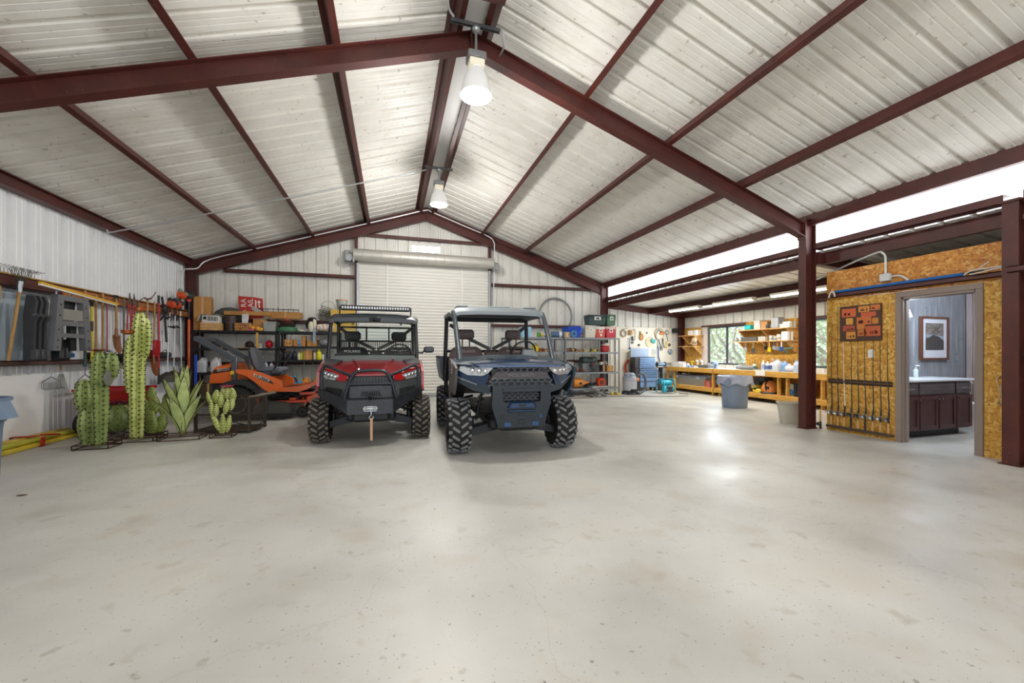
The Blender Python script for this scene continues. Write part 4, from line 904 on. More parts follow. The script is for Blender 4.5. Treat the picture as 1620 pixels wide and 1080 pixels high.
b = B(); b.cyl((-.40, -.2, .18), (.40, -.2, .18), .015); b.cyl((-.34, .3, .15), (.34, .3, .15), .015); b.bx(-.3, .3, -.22, .27, .20, .43); obj('axle_frame', b, M_blackm, t)
b = B(); b.tube([(.44, -.1, .71), (.46, -.1, .77), (.46, .1, .77)], .012); obj('handle', b, M_dark, t)
t = thing('mesh_cart', 'brown steel mesh garden cart with a long pull handle', 'cart', (-2.5, 7.52, 0), math.radians(-12))
Mms = mat('#4b4238', .6, .5, .25, 20)
b = B()
for x in (-.40, .40):
    for y in (-.22, .24): b.bx(x - .018, x + .018, y - .018, y + .018, .02, .56)
for z in (.05, .55):
    for y in (-.22, .24): b.bx(-.40, .40, y - .014, y + .014, z - .014, z + .014)
    for x in (-.40, .40): b.bx(x - .014, x + .014, -.22, .24, z - .014, z + .014)
b.bx(-.43, .43, -.225, -.205, .29, .31); obj('frame', b, Mms, t)
def meshwire(b, p0, u, v, nu, nv, r=.0022):
    p0, u, v = Vector(p0), Vector(u), Vector(v)
    for i in range(nu + nv):
        a0, a1 = i / nu, i / nu - nv / nu * 1.0
        def clip(aa, s_):
            pts = []
            for q in range(2): pass
    # diagonal diamond mesh
    for i in range(-nv, nu + 1):
        for sg in (0, 1):
            pts = []
            for t_ in (0, 1):
                a = (i + t_ * nv) / nu; bq = t_
                pts.append((a, bq))
            (a0, b0), (a1, b1) = pts
            if a0 < 0: b0 = (0 - a0) / (a1 - a0); a0 = 0
            if a1 > 1: b1 = b0 + (1 - a0) / (a1 - a0) * (b1 - b0); a1 = 1
            if a1 - a0 < .01: continue
            if sg: a0, a1 = 1 - a0, 1 - a1
            b.cyl(tuple(p0 + u * a0 + v * b0), tuple(p0 + u * a1 + v * b1), r, n=4)
for p0, u, v, nu, nv in (((-.42, -.22, .06), (.84, 0, 0), (0, 0, .48), 22, 12), ((.43, -.21, .06), (0, .44, 0), (0, 0, .48), 12, 12), ((-.43, -.21, .06), (0, .44, 0), (0, 0, .48), 12, 12), ((-.42, .24, .06), (.84, 0, 0), (0, 0, .48), 22, 12)):
    b = B(); meshwire(b, p0, u, v, nu, nv, .0017); obj('mesh_panel', b, Mms, t, kind='stuff')
b = B().bx(-.42, .42, -.21, .23, .045, .055); obj('floor_tray', b, Mms, t)
b = B(); b.cyl((.38, -.2, .57), (.75, -.12, .64), .013); b.cyl((.5, -.175, .592), (.75, -.12, .64), .022); hd = obj('pull_handle', b, mat('#7d7466', .6, .3), t)
b = B().tube(bez([(.3, .0, .6), (.45, -.1, .72), (.6, -.12, .62), (.62, -.14, .3), (.5, -.2, .12), (.2, -.24, .18), (-.1, -.24, .3)], 6), .009, 6); obj('cable', b, M_dark, t)
# long yellow stakes/bags lying along the wall
t = thing('lumber_bundle', 'bundle of long yellow plastic covers strapped together on the floor by the wall', 'bundle', (-4.70, 7.7, 0), 0)
for i, (x, z, w, h, y0, y1, c) in enumerate(((-.1, .035, .14, .06, -1.6, .06, '#c9b32c'), (.06, .03, .15, .055, -1.5, .0, '#d6bc3a'), (-.06, .10, .12, .06, -1.4, .08, '#c6a636'), (.05, .09, .10, .05, -1.3, .02, '#b9b53a'))):
    b = B().bx(x - w / 2, x + w / 2, y0, y1, z - h / 2, z + h / 2, .012); obj('yellow_cover', b, mat(c, .45, var=.25, scale=4), t)
b = B(); b.bx(-.18, .16, -.7, -.64, .0, .01); b.bx(-.18, -.17, -.7, -.64, 0, .14); b.bx(.15, .16, -.7, -.64, 0, .12); b.bx(-.18, .1, -.7, -.64, .135, .145); b.tube(bez([(.12, -.65, .15), (.15, -.5, .13), (.14, -.35, .1)], 4), .012); obj('strap', b, mat('#b3201c', .6), t)
def trash_can(name, label, loc, col, r0, r1, h, rz=0, liner=None):
    t = thing(name, label, 'bin', loc, rz)
    b = B().lathe([(r0, .0), (r0 + .01, .02), (r0 + (r1 - r0) * .68, h * .70), (r1 + .005, h * .71), (r1 + .02, h * .955), (r1 + .045, h * .96), (r1 + .045, h), (r1 + .015, h), (r1 - .01, h * .72), (r0 - .02, .03)], n=36); bd = obj('can_body', b, mat(col, .5, var=.1, scale=6), t)
    for s in (-1, 1):
        b = B().loft([[(s * (r1 + .01), -.07, h * .96), (s * (r1 + .01), .07, h * .96), (s * (r1 + .01), .09, h * .74), (s * (r1 + .01), -.09, h * .74)], [(s * (r1 + .05), -.07, h * .96), (s * (r1 + .05), .07, h * .96), (s * (r1 + .12), .06, h * .76), (s * (r1 + .12), -.06, h * .76)]]); obj('handle', b, mat(col, .5, var=.1, scale=6), bd)
    return t, bd
t, bd = trash_can('trash_can', 'big blue grey plastic trash can with a side handle by the tool wall', (-4.02, 5.22, 0), '#6f8299', .25, .30, .82, math.radians(0))
t, bd = trash_can('trash_can', 'grey plastic trash can with a clear liner bag in front of the workbench', (7.68, 7.42, 0), '#8090a6', .25, .30, .72, math.radians(20))
b = B(); n = 40; secs = []
for r, z in ((.30, .66), (.325, .735), (.355, .735), (.36, .70), (.37, .62), (.385, .56), (.375, .54), (.34, .56)):
    secs.append([((r + .018 * math.sin(5 * a) * (1 if z < .7 else .2) + .01 * math.sin(13 * a + z * 20)) * math.cos(a), (r + .018 * math.sin(5 * a) * (1 if z < .7 else .2) + .01 * math.sin(13 * a + z * 20)) * math.sin(a), z + (.03 * math.sin(7 * a + 1) if z < .6 else 0)) for a in [2 * PI * j / n for j in range(n)]])
b.loft(secs, True, False); obj('liner_bag', b, mat('#aab2c6', .25, var=.12, scale=12), t)
# ================================================================== TOOL WALL
TX = -4.63
b = B().bx(-4.70, -4.672, 7.6, 11.45, 2.125, 2.245, .004); rail = solo('tool_rail', b, ramp_mat('rail_board', [(.3, '#a4602a'), (.7, '#c0793a')], .55, scale=(6, .7, 6), nscale=3), 'orange brown board with pegs on the tool wall girt', 'rail')
b = B()
for k in range(36): b.cyl((-4.672, 7.7 + k * .104, 2.19), (-4.60, 7.7 + k * .104, 2.2), .004, n=5)
obj('peg', b, M_galv, rail, kind='stuff')
b = B().bx(-4.74, -4.69, 6.2, 11.45, 2.272, 2.292, .003); solo('wooden_strip', b, M_wood, 'long thin pale wooden strip lying on top of the tool wall girt', 'strip')
def ltool(label, y, z0, z1, hc, hr=.015, dy=0.0, cat='tool', x=TX, name='long_handled_tool', grp='tools hanging on the tool wall'):
    t = thing(name, label, cat, (x, y, 0), group=grp)
    b = B().tube([(0, 0, z1), (0, dy, z0)], hr, 8); b.ell((0, 0, z1), hr * 1.05, 8, 5); obj('handle', b, hc if not isinstance(hc, str) else mat(hc, .45), t); return t
Msteel = mat('#6f6a66', .45, .7, .3, 14)
def blade(par, y, z, w, h, m=None, turn=0.0, pointy=True):
    b = B(); secs = []
    for i in range(7):
        t = i / 6; ww = w * .5 * (1 if (t < .6 or not pointy) else math.sqrt(max(.02, 1 - ((t - .6) / .41) ** 2)))
        secs.append([(-.012 + .05 * t * t + .02 * (k / 3 - 1) ** 2, y + ww * (k / 3 - 1), z - h * t) for k in range(7)] + [(-.018 + .05 * t * t + .02 * (k / 3 - 1) ** 2, y + ww * (k / 3 - 1), z - h * t) for k in range(6, -1, -1)])
    b.loft(secs); b.cyl((0, y, z + .12), (0, y, z - .03), .02, .026, 10); obj('blade', b, m or Msteel, par)
def tines(par, y, z, w, n, ln, fan=0.0, bend=.06, up=-1, m=None, r=.0035):
    b = B()
    for i in range(n):
        u = (i / (n - 1) - .5) * 2; b.tube([(0, y + u * w * .5 * (1 - fan), z), (.0, y + u * w * .5, z + up * ln), (bend, y + u * w * .52, z + up * (ln + .03))], r, 5)
    obj('tines', b, m or Msteel, par, kind='stuff')
t = ltool('bamboo handled leaf rake standing head up at the end of the tool wall', 6.80, 1.17, 2.08, M_wood, .017, -.16); b = B().cyl((0, 0, 2.06), (0, .01, 2.2), .022, .03, 8); obj('ferrule', b, M_galv, t); tines(t, .02, 2.16, .34, 11, .17, .8, .05, 1, mat('#3d4034', .5, .5))
t = ltool('leaf rake with long bent wire tines reaching above the girt', 6.72, 1.2, 2.2, M_wood, .014, -.1, x=-4.76); tines(t, .2, 2.2, .62, 13, .16, .1, .1, 1, Msteel, .004)
# clear acrylic sheet leaning behind the rakes
b = B().prism([(6.0, 1.17), (7.3, 1.17), (7.3, 2.1), (6.0, 2.1)], -4.85, -4.843, 'yz'); solo('acrylic_sheet', b, mat('#aebcc6', .08, 0, .35, 2.0), 'shiny reflective sheet leaning behind the rake and sawhorses', 'sheet')
# sawhorses
def sawhorse_grey():
    t = thing('folding_sawhorse', 'grey plastic folding sawhorse with a tray hanging on the tool wall', 'sawhorse', (-4.50, 7.44, 1.30))
    m = mat('#6d6e71', .5, var=.08); H = .79
    def w(z): return .37 - .085 * z / H
    b = B()
    def bar(z0, z1, inset=0): b.prism([(-w(z0) + inset, z0), (w(z0) - inset, z0), (w(z1) - inset, z1), (-w(z1) + inset, z1)], -.035, .035, 'yz')
    for s in (-1, 1): b.prism([(s * w(0), 0), (s * (w(0) - .13), 0), (s * (w(H) - .11), H), (s * w(H), H)], -.04, .04, 'yz')
    bar(H - .075, H); bar(.36, .43, .1); bar(.19, .25, .1)
    obj('frame_panel', b, m, t)
    b = B(); b.prism([(-.2, .44), (.2, .44), (.19, .60), (-.19, .60)], .0, .03, 'yz'); obj('tool_tray', b, mat('#8d8a82', .5), t)
    b = B(); b.prism([(-.16, .42), (.16, .42), (.2, .74), (-.2, .74)], -.09, -.06, 'yz'); b.prism([(-.2, .0), (-.05, .0), (-.06, .4), (-.2, .4)], -.1, -.05, 'yz'); b.prism([(.08, .0), (.2, .0), (.2, .4), (.08, .4)], -.1, -.05, 'yz'); obj('rear_leg', b, M_dark, t)
    for s in (-1, 1):
        b = B()
        for z in (.05, .15, .3, .5, .65): b.cyl((.04, s * (w(z) - .06), z), (.045, s * (w(z) - .06), z), .012, n=8)
        obj('rivet', b, M_dark, t, kind='stuff')
    b = B().tube(bez([(.0, -.26, H), (.0, -.23, H + .06), (.0, .0, H + .07), (.0, .04, H)], 4), .012, 8); obj('carry_handle', b, mat('#8c8f93', .4), t)
sawhorse_grey()
for k in range(3):
    t = thing('folded_sawhorse', ['black folded plastic sawhorse nearest the rake', 'black folded plastic sawhorse in the middle of the folded row', 'black folded plastic sawhorse touching the grey one'][k], 'sawhorse', (-4.56, 6.84 + k * .085, 1.168), group='folded black sawhorses on the ledge')
    P = [(-.05, 0), (.06, 0), (.07, .12), (.05, .18), (.06, .5), (.09, .58), (.06, .64), (.08, .78), (.05, .86), (-.02, .86), (-.05, .6)]
    b = B().prism(P, -.028, .028, 'yz'); b.T = Matrix.Rotation(PI / 2, 4, 'Z')
    b = B(); b.prism([(x, z) for x, z in P], -.022, .022, 'xz'); obj('side_frame', b, mat('#303134', .5, 0, .15), t)
    b = B().box((.06, 0, .08), (.08, .06, .14), .012); b.box((.05, 0, .60), (.05, .062, .05), .01); obj('foot', b, mat('#434548', .5), t)
for k in range(2):
    t = thing('folded_sawhorse', ['black sawhorse leg pair under the left of the grey sawhorse panel', 'black sawhorse leg pair under the right of the grey sawhorse panel'][k], 'sawhorse', (-4.66, 7.42 + k * .12, 1.168), group='folded black sawhorses on the ledge')
    b = B().prism([(-.05, 0), (.05, 0), (.045, .3), (-.045, .3)], -.05, .06, 'yz'); obj('side_frame', b, M_dark, t)
    b = B().box((.07, 0, .1), (.03, .08, .16), .01); obj('foot', b, mat('#434548', .5), t)
def flatbox(label, x, y, z, d, w, h, c, stripe=None, name='carton', grp=None, cat='box'):
    t = thing(name, label, cat, (x, y, z), group=grp)
    b = B().box((0, 0, h / 2), (d, w, h), .004); obj('box_body', b, mat(c, .6), t)
    if stripe:
        b = B().box((d / 2, -w * .2, h * .5), (.004, w * .4, h * .5)); obj('printed_panel', b, mat(stripe, .5), t)
    return t
flatbox('flat white box with a blue panel under the grey sawhorse', -4.77, 7.35, 1.168, .18, .34, .13, '#dfe2e6', '#2b76c0'); flatbox('flat white box right of the black sawhorse legs on the ledge', -4.77, 7.82, 1.168, .18, .36, .13, '#e3e4e6', '#2f6db0')
t = thing('straightedge', 'long yellow and white bar lying across the sawhorses', 'bar', (-4.46, 7.1, 2.13)); b = B().prism([(-.25, .055), (1.3, -.05), (1.3, -.02), (-.25, .085)], -.02, .02, 'yz'); obj('bar', b, mat('#d9a92c', .45), t); b = B().prism([(-.25, .035), (1.25, -.065), (1.25, -.05), (-.25, .055)], -.018, .018, 'yz'); obj('lower_edge', b, M_white, t)
# hung tools in order along the wall
t = ltool('bow rake with a wooden handle hung head down, first from the sawhorse', 7.95, 1.42, 2.24, M_wood); b = B().cyl((0, 0, 1.45), (0, 0, 1.2), .018, n=8); b.cyl((0, 0, 1.2), (0, 0, 1.05), .022, n=8); obj('green_grip', b, mat('#2c4a40', .5), t); b = B(); b.tube([(0, 0, 1.05), (0, 0, .93), (0, -.12, .86), (0, -.19, .80)], .007, 6); b.tube([(0, 0, .93), (0, .12, .86), (0, .19, .80)], .007, 6); b.bx(-.012, .012, -.2, .2, .77, .80); obj('rake_head', b, Msteel, t); tines(t, 0, .78, .4, 13, .07, 0, .06, -1, Msteel, .005)
t = ltool('yellow fibreglass handled digging tool with a black lower end', 8.10, .78, 2.1, '#d7c21c', .019); b = B().cyl((0, 0, .8), (0, 0, .62), .024, .02, 10); b.cyl((0, 0, 2.02), (0, 0, 2.12), .022, n=10); b.cyl((0, 0, 1.62), (0, 0, 1.78), .0195, n=10); obj('black_grip', b, M_dark, t)
t = ltool('brown wooden handle beside the yellow one, ending in a garden fork', 8.19, .95, 2.2, M_wood, .016); tines(t, 0, .95, .16, 4, .22, .1, .03, -1, M_dark, .006)
t = ltool('leaf rake hung high with its wire fan low on the white wall', 7.75, 1.0, 1.2, M_wood, .010, x=-4.80); tines(t, 0, .95, .30, 11, .3, .7, .04, -1, mat('#9aa09a', .4, .6), .003)
t = ltool('bow rake head hanging near the edge of the white board', 7.60, .92, 1.15, M_galv, .007, x=-4.82); tines(t, 0, .84, .34, 12, .08, 0, .05, -1, mat('#8c918f', .4, .6), .004); b = B().tube([(0, -.17, .84), (0, 0, .92), (0, .17, .84)], .006, 5); obj('bow', b, Msteel, t)
t = ltool('pale wooden hoe handle, slim, right of the brown fork handle', 8.35, 1.28, 2.25, M_wood, .016); b = B().prism([(-.07, 1.2), (.07, 1.2), (.05, 1.3), (-.05, 1.3)], .0, .008, 'yz'); obj('hoe_blade', b, Msteel, t)
t = ltool('thin red metal rod with a small foot, left of the shovel', 8.46, 1.30, 2.24, '#9c2a2c', .010); b = B().box((.02, 0, 1.30), (.06, .05, .02), .004); obj('foot', b, M_dark, t)
t = ltool('wooden shovel hung blade down with a worn brown blade', 8.69, 1.55, 2.2, M_wood, .018); b = B(); b.tube([(0, -.05, 2.2), (0, -.05, 2.27), (0, .05, 2.27), (0, .05, 2.2), (0, 0, 2.12)], .013, 6); obj('grip', b, M_dark, t); blade(t, .0, 1.58, .2, .32, mat('#8b5f42', .5, .4, .3, 12))
t = ltool('dark steel handled spade right of the brown shovel', 8.90, 1.12, 2.24, '#57524e', .016); blade(t, 0, 1.22, .16, .28, M_dark)
for k, (y, l) in enumerate(((9.05, 'red handled lopper, left one of the pair'), (9.18, 'red handled lopper, right one of the pair'))):
    t = thing('lopper', l, 'lopper', (TX, y, 0), group='tools hanging on the tool wall')
    for s in (-1, 1):
        b = B().tube([(0, s * .012, 2.18), (0, s * .05, 1.85), (0, s * .05, 1.72)], .012, 7); b.cyl((0, s * .05, 1.82), (0, s * .05, 1.66), .018, n=8); obj('handle', b, mat('#a3242c', .4), t)
    b = B().prism([(-.03, 2.15), (.03, 2.15), (.05, 2.26), (.015, 2.38), (-.01, 2.24)], -.006, .006, 'yz'); obj('blade', b, Msteel, t)
t = ltool('black handled straight tool between loppers and column cactus', 9.30, .9, 2.24, '#35363a', .014); blade(t, 0, 1.0, .14, .22, Msteel)
t = ltool('rusty pickaxe hung with its curved head above the rail', 9.62, 1.2, 2.3, M_wood, .018); b = B().tube(bez([(0, -.28, 2.24), (0, -.12, 2.34), (0, 0, 2.33), (0, .15, 2.38), (0, .30, 2.52)], 5), [.008] * 6 + [.016] * 9 + [.008] * 6, 6); obj('pick_head', b, mat('#6a4a38', .6, .5, .3, 20), t)
t = ltool('pale wooden shovel handle with a red brown spade blade', 9.87, 1.05, 2.3, M_wood, .017, -.03); blade(t, -.03, 1.1, .22, .3, mat('#93582f', .5, .4, .3, 12))
t = ltool('red fibreglass handled shovel with a black grip end', 10.02, .95, 2.35, '#a8242e', .019); b = B().cyl((0, 0, 2.3), (0, 0, 2.46), .022, n=8); b.cyl((0, 0, 1.0), (0, 0, .62), .018, n=8); obj('black_grip', b, M_dark, t); b = B().box((.01, -.1, 1.38), (.05, .2, .3), .01); obj('red_guard', b, mat('#b01e26', .4), t)
t = thing('hedge_trimmer', 'black hedge trimmer bar hanging by its grip', 'trimmer', (TX, 10.24, 0), group='powered garden tools on the wall')
b = B().tube([(0, -.1, 2.45), (0, 0, 2.1), (0, .08, 1.5)], .022, 8); obj('bar', b, M_dark, t); b = B().box((.02, -.02, 2.2), (.07, .12, .2), .03); b.tube([(0, -.16, 1.95), (0, -.03, 2.05), (0, .1, 2.0), (0, .2, 2.05)], .018, 7); obj('motor_grip', b, M_dark, t)
def trimmer(label, y, zt, zb, eng, dark, head=True, dy=0.0):
    t = thing('string_trimmer', label, 'trimmer', (TX, y, 0), group='powered garden tools on the wall')
    b = B().tube([(0, 0, zt), (0, dy, zb)], .012, 8); obj('shaft', b, mat('#b9bdc0', .3, .6), t)
    b = B().box((.03, 0, zt + .06), (.16, .15, .16), .04); b.cyl((.03, -.1, zt + .08), (.03, .1, zt + .08), .06, n=12); obj('engine', b, mat(eng, .4), t)
    b = B().box((.08, .05, zt + .1), (.1, .12, .1), .03); b.ell((.02, -.05, zt + .16), (.05, .05, .05)); obj('engine_cover', b, mat(dark, .5), t)
    b = B().tube([(0, 0, zt), (0, 0, zt - .3)], .022, 8); b.tube(bez([(0, -.08, zt - .42), (.05, -.02, zt - .44), (.05, .07, zt - .44), (0, .1, zt - .42), (-.02, .02, zt - .4), (0, -.08, zt - .42)], 4), .013, 6); obj('grip', b, M_dark, t)
    if head:
        b = B().lathe([(.02, zb + .06), (.14, zb - .02), (.15, zb - .16), (.14, zb - .16), (.10, zb - .02), (.02, zb + .04)], (0, dy, 0), 16); b.cyl((0, dy, zb), (0, dy, zb - .14), .05, n=12); obj('guard', b, mat('#4b4740', .6), t)
    return t
trimmer('string trimmer with a black and orange engine, left of three', 10.47, 2.26, .80, '#c4471f', '#26262a', dy=-.13); trimmer('string trimmer with an orange engine and dark guard, middle of three', 10.69, 2.28, .82, '#c9481c', '#2b2a2c', dy=-.08)
trimmer('string trimmer with a green fuel tank hung highest', 10.90, 2.52, .5, '#d04d1e', '#7d8a74', False, .06)
t = thing('pole_saw', 'orange pole saw standing upright with a black motor head', 'saw', (TX + .08, 11.11, 0), group='powered garden tools on the wall')
b = B().cyl((0, 0, .9), (0, 0, 2.05), .028, n=10); obj('orange_tube', b, mat('#dd5a2c', .35), t); b = B(); b.cyl((0, 0, .02), (0, 0, .9), .022, n=10); b.cyl((0, 0, 2.05), (0, 0, 2.5), .02, n=10); obj('pole', b, mat('#23262c', .4), t)
b = B().box((0, .02, 2.6), (.14, .2, .16), .04); b.box((.0, .14, 2.66), (.1, .12, .12), .03); obj('motor', b, mat('#2c3033', .5), t); b = B().cyl((0, 0, 2.47), (0, 0, 2.57), .045, n=10); obj('collar', b, mat('#d8331f', .4), t)
# lumps on the ledge
for y, w, h, c, lab in ((8.45, .34, .11, '#26272a', 'black tool bag lying on the ledge right of the bow rake'), (8.98, .30, .09, '#33302d', 'dark folded canvas bundle on the ledge behind the saguaro'), (10.15, .22, .16, '#a52026', 'small red can box on the ledge by the red shovel'), (10.55, .30, .12, '#3a3d42', 'black pruning gear heap on the ledge below the trimmers')):
    t = thing('tool_bag' if h < .15 else 'fuel_can', lab, 'bag' if h < .15 else 'can', (-4.77, y, 1.167)); b = B().box((0, 0, h / 2), (.15, w, h), .03); obj('body', b, mat(c, .7, var=.25), t); b = B().tube(bez([(.0, -w * .3, h), (.02, 0, h + .05), (0, w * .3, h)], 4), .008, 5); obj('handle', b, M_dark, t)
# ================================================================== MOWER
K = thing('riding_mower', 'orange zero turn riding mower with a folded grey roll bar', 'mower', (-2.4, 9.1, 0))
Mo = mat('#e0641e', .32, .05, .06, 4, coat=.4); Mo2 = mat('#d3451a', .35, .05, .08, coat=.3); Mgm = mat('#53575e', .4, .3, .08)
def tyre(par, x, y, r, w, m=M_rubber, rim='#cfcac0'):
    b = B().lathe([(r * .5, -w * .45), (r * .8, -w * .5), (r * .96, -w * .38), (r, 0), (r * .96, w * .38), (r * .8, w * .5), (r * .5, w * .45)], (0, 0, 0), 26, 'y'); o = obj('wheel', b, m, par, loc=(x, y, r))
    b = B().lathe([(.01, -w * .3), (r * .3, -w * .32), (r * .52, -w * .46), (r * .52, w * .46), (r * .3, w * .32), (.01, w * .3)], (0, 0, 0), 18, 'y'); obj('rim', b, mat(rim, .4), o)
    return o
for y in (-.42, .42):
    o = tyre(K, -.37, y, .315, .26)
    b = B()
    for i in range(36):
        for sg in (-1, 1):
            b.T = Matrix.Rotation(2 * PI * (i + .5 * (sg > 0)) / 36, 4, 'Y') @ Matrix.Translation((0, sg * .065, .313)) @ Matrix.Rotation(.5 * sg, 4, 'Z'); b.box((0, 0, 0), (.022, .1, .014))
    b.T = Matrix.Identity(4); obj('tread', b, mat('#3a3a38', .8), o, kind='stuff')
    P = [(x, z) for x, y_, z in arc((-.36, 0, .33), .44, 165, 20, 10)] ; Q = [(x, z) for x, y_, z in arc((-.36, 0, .31), .37, 20, 165, 10)]
    b = B().prism(P + Q, y - .16, y + .16); obj('fender', b, mat('#24262a', .4), K)
    # body side panel from seat to foot rest
    b = B(); s = -1 if y < 0 else 1
    top = [(-.38, .96), (-.2, .955), (.0, .90), (.2, .82), (.36, .735), (.38, .62)]; bot = [(.30, .53), (.17, .51), (.05, .60), (-.1, .74), (-.22, .84), (-.38, .90)]
    b.prism(top + bot, y + s * .02, y + s * .10); sp_ = obj('side_panel', b, Mo, K)
    if s < 0:
        b = B().prism([(-.12, .86), (.0, .84), (.15, .78), (.26, .67), (.2, .69), (.02, .77)], y - .108, y - .10); dc = obj('decal', b, M_dark, sp_); text('KUBOTA', .075, sp_, M_white, (.04, y - .11, .80), (PI / 2, .42, 0), sx=1.0)
    # foot rest side and front
    b = B().prism([(.30, .53), (.34, .60), (.62, .62), (.86, .66), (.97, .70), (.98, .66), (.82, .56), (.66, .51)], y + s * .02, y + s * .08); obj('side_panel', b, Mo, K)
    b = B().box((-.45, y - s * .06, .98), (.09, .07, .46), .012); b.cyl((-.45, y - s * .11, 1.16), (-.45, y - s * .0, 1.16), .03); obj('roll_bar_post', b, Mgm, K)
    b = B(); b.T = Matrix.Translation((-.45, y - s * .04, 1.16)) @ Matrix.Rotation(math.radians(-32.5), 4, 'Y') @ Matrix.Translation((-.36, 0, 0)); b.T = Matrix.Translation((-.45, y - s * .04, 1.16)) @ Matrix.Rotation(math.radians(32), 4, 'Y'); b.box((-.36, 0, 0), (.74, .06, .10), .008); b.T = Matrix.Identity(4); obj('roll_bar_arm', b, Mgm, K)
    b = B().tube(bez([(.19, y * .6, .88), (.2, y * .75, .95), (.30, y * .75, 1.15), (.34, y * .75, 1.27)], 4), .017, 8); b.cyl((.30, y * .75, 1.15), (.34, y * .75, 1.28), .022, n=8); obj('steering_lever', b, M_dark, K)
    tyre(K, .72, y * .9, .11, .09)
    b = B(); b.tube([(.72, y * .9, .11), (.72, y * .9 + .07, .12), (.72, y * .9 + .07, .28), (.72, y * .9, .32), (.72, y * .9, .42)], .018, 7); obj('caster_fork', b, Mo2, K)
b = B().box((-1.05, 0, 1.53), (.10, .80, .09), .01); obj('roll_bar_top', b, Mgm, K)
b = B().loft([[(-.87, y, .70) for y in (-.34, .34)] + [(-.40, .34, .70), (-.40, -.34, .70)], [(-.85, y, .86) for y in (-.34, .34)] + [(-.42, .34, .90), (-.42, -.34, .90)], [(-.79, y, 1.0) for y in (-.30, .30)] + [(-.47, .30, 1.06), (-.47, -.30, 1.06)], [(-.74, y, 1.02) for y in (-.26, .26)] + [(-.49, .26, 1.085), (-.49, -.26, 1.085)]]); en = obj('engine_hood', b, Mo, K, 25)
b = B().prism([(-.80, .95), (-.52, 1.0), (-.52, .93), (-.82, .88)], -.346, -.33); obj('decal', b, mat('#3b1a12', .4), en); text('ZD1211', .07, en, M_white, (-.64, -.352, .955), (PI / 2, -.1, 0), sx=.9)
b = B().box((-.62, 0, .6), (.5, .5, .25), .03); b.box((.1, 0, .45), (1.5, .4, .12), .02); obj('engine', b, M_dark, K)
b = B(); secs = []
for x0, z, w, t_ in ((-.12, .95, .24, .1), (-.17, 1.05, .26, .12), (-.21, 1.2, .25, .12), (-.24, 1.32, .22, .10), (-.25, 1.38, .16, .06)):
    secs.append([(x0 - t_ * .5, -w * .8, z), (x0, -w, z), (x0 + t_ * .6, -w * .8, z), (x0 + t_ * .6, w * .8, z), (x0, w, z), (x0 - t_ * .5, w * .8, z)])
b.loft(secs); st = obj('seat_back', b, mat('#43464d', .55, var=.15), K)
b = B().box((.1, 0, .94), (.46, .50, .10), .035); obj('seat_pad', b, mat('#5b5f68', .55, var=.1), K)
b = B().box((.0, .0, .86), (.6, .6, .08), .02); b.box((.24, -.3, .90), (.2, .16, .12), .04); obj('console', b, mat('#3f444d', .5), K)
b = B().loft([[(-.1, -.62, .12), (.5, -.66, .12), (.62, -.3, .12), (.62, .3, .12), (.5, .66, .12), (-.1, .62, .12)], [(-.05, -.58, .30), (.46, -.62, .30), (.58, -.3, .30), (.58, .3, .30), (.46, .62, .30), (-.05, .58, .30)], [(.02, -.5, .34), (.4, -.52, .34), (.5, -.2, .34), (.5, .2, .34), (.4, .52, .34), (.02, .5, .34)]]); obj('mower_deck', b, mat('#4b4a46', .45, .3, .2), K, 25)
b = B().bx(-.15, .6, -.69, -.66, .06, .14, .01); obj('deck_skirt', b, M_rubber, K)
b = B(); b.bx(.28, .86, -.46, -.40, .30, .35, .008); b.bx(.28, .86, .40, .46, .30, .35, .008); b.bx(.80, .90, -.48, .48, .30, .42, .01); b.bx(.5, .62, -.5, .5, .36, .40, .008); b.bx(-.08, -.03, -.48, -.42, .3, .56, .008); b.bx(.66, .94, -.42, -.36, .44, .50, .01); obj('front_frame', b, Mo2, K)
b = B().bx(.3, .92, -.4, .4, .56, .58, .006); obj('foot_plate', b, M_dark, K)
b = B()
for k in range(14): b.cyl((random.uniform(.25, .9), random.uniform(-.5, -.2), random.uniform(.38, .52)), (random.uniform(.25, .9), random.uniform(-.5, -.2), random.uniform(.38, .52)), .014, n=6)
obj('linkage', b, M_blackm, K, kind='stuff')
b = B().bx(-.5, -.45, -.44, -.38, .86, .93, .004); obj('warning_label', b, mat('#d8b51f', .5), K)
# ================================================================== SHELVES: generic goods
def shelves(label, x0, x1, y0, y1, levels, m, pw=.045, name='storage_shelf', holes=False, thick=.05, post_h=None):
    t = thing(name, label, 'shelf', ((x0 + x1) / 2, (y0 + y1) / 2, 0)); hx, hy = (x1 - x0) / 2, (y1 - y0) / 2; H = post_h or max(levels)
    for sx in (-1, 1):
        for sy in (-1, 1):
            b = B(); b.bx(sx * hx, sx * (hx - pw), sy * hy, sy * (hy - .006), 0, H); b.bx(sx * hx, sx * (hx - .006), sy * hy, sy * (hy - pw), 0, H); p = obj('post', b, m, t)
            if holes:
                h = B(); z = .1
                while z < H - .05:
                    h.box((sx * (hx - pw * .5), sy * hy - .001 * (1 if sy < 0 else -1), z), (.016, .004, .022)); z += .05
                obj('slots', h, M_dark, p, kind='stuff')
    for z in levels:
        b = B(); b.bx(-hx + .008, hx - .008, -hy + .008, hy - .008, z - .02, z); b.bx(-hx + .01, hx - .01, -hy - .004, -hy + .008, z - thick, z + .004); b.bx(-hx + .01, hx - .01, hy - .008, hy + .004, z - thick, z + .004); obj('shelf_board', b, m, t)
    return t
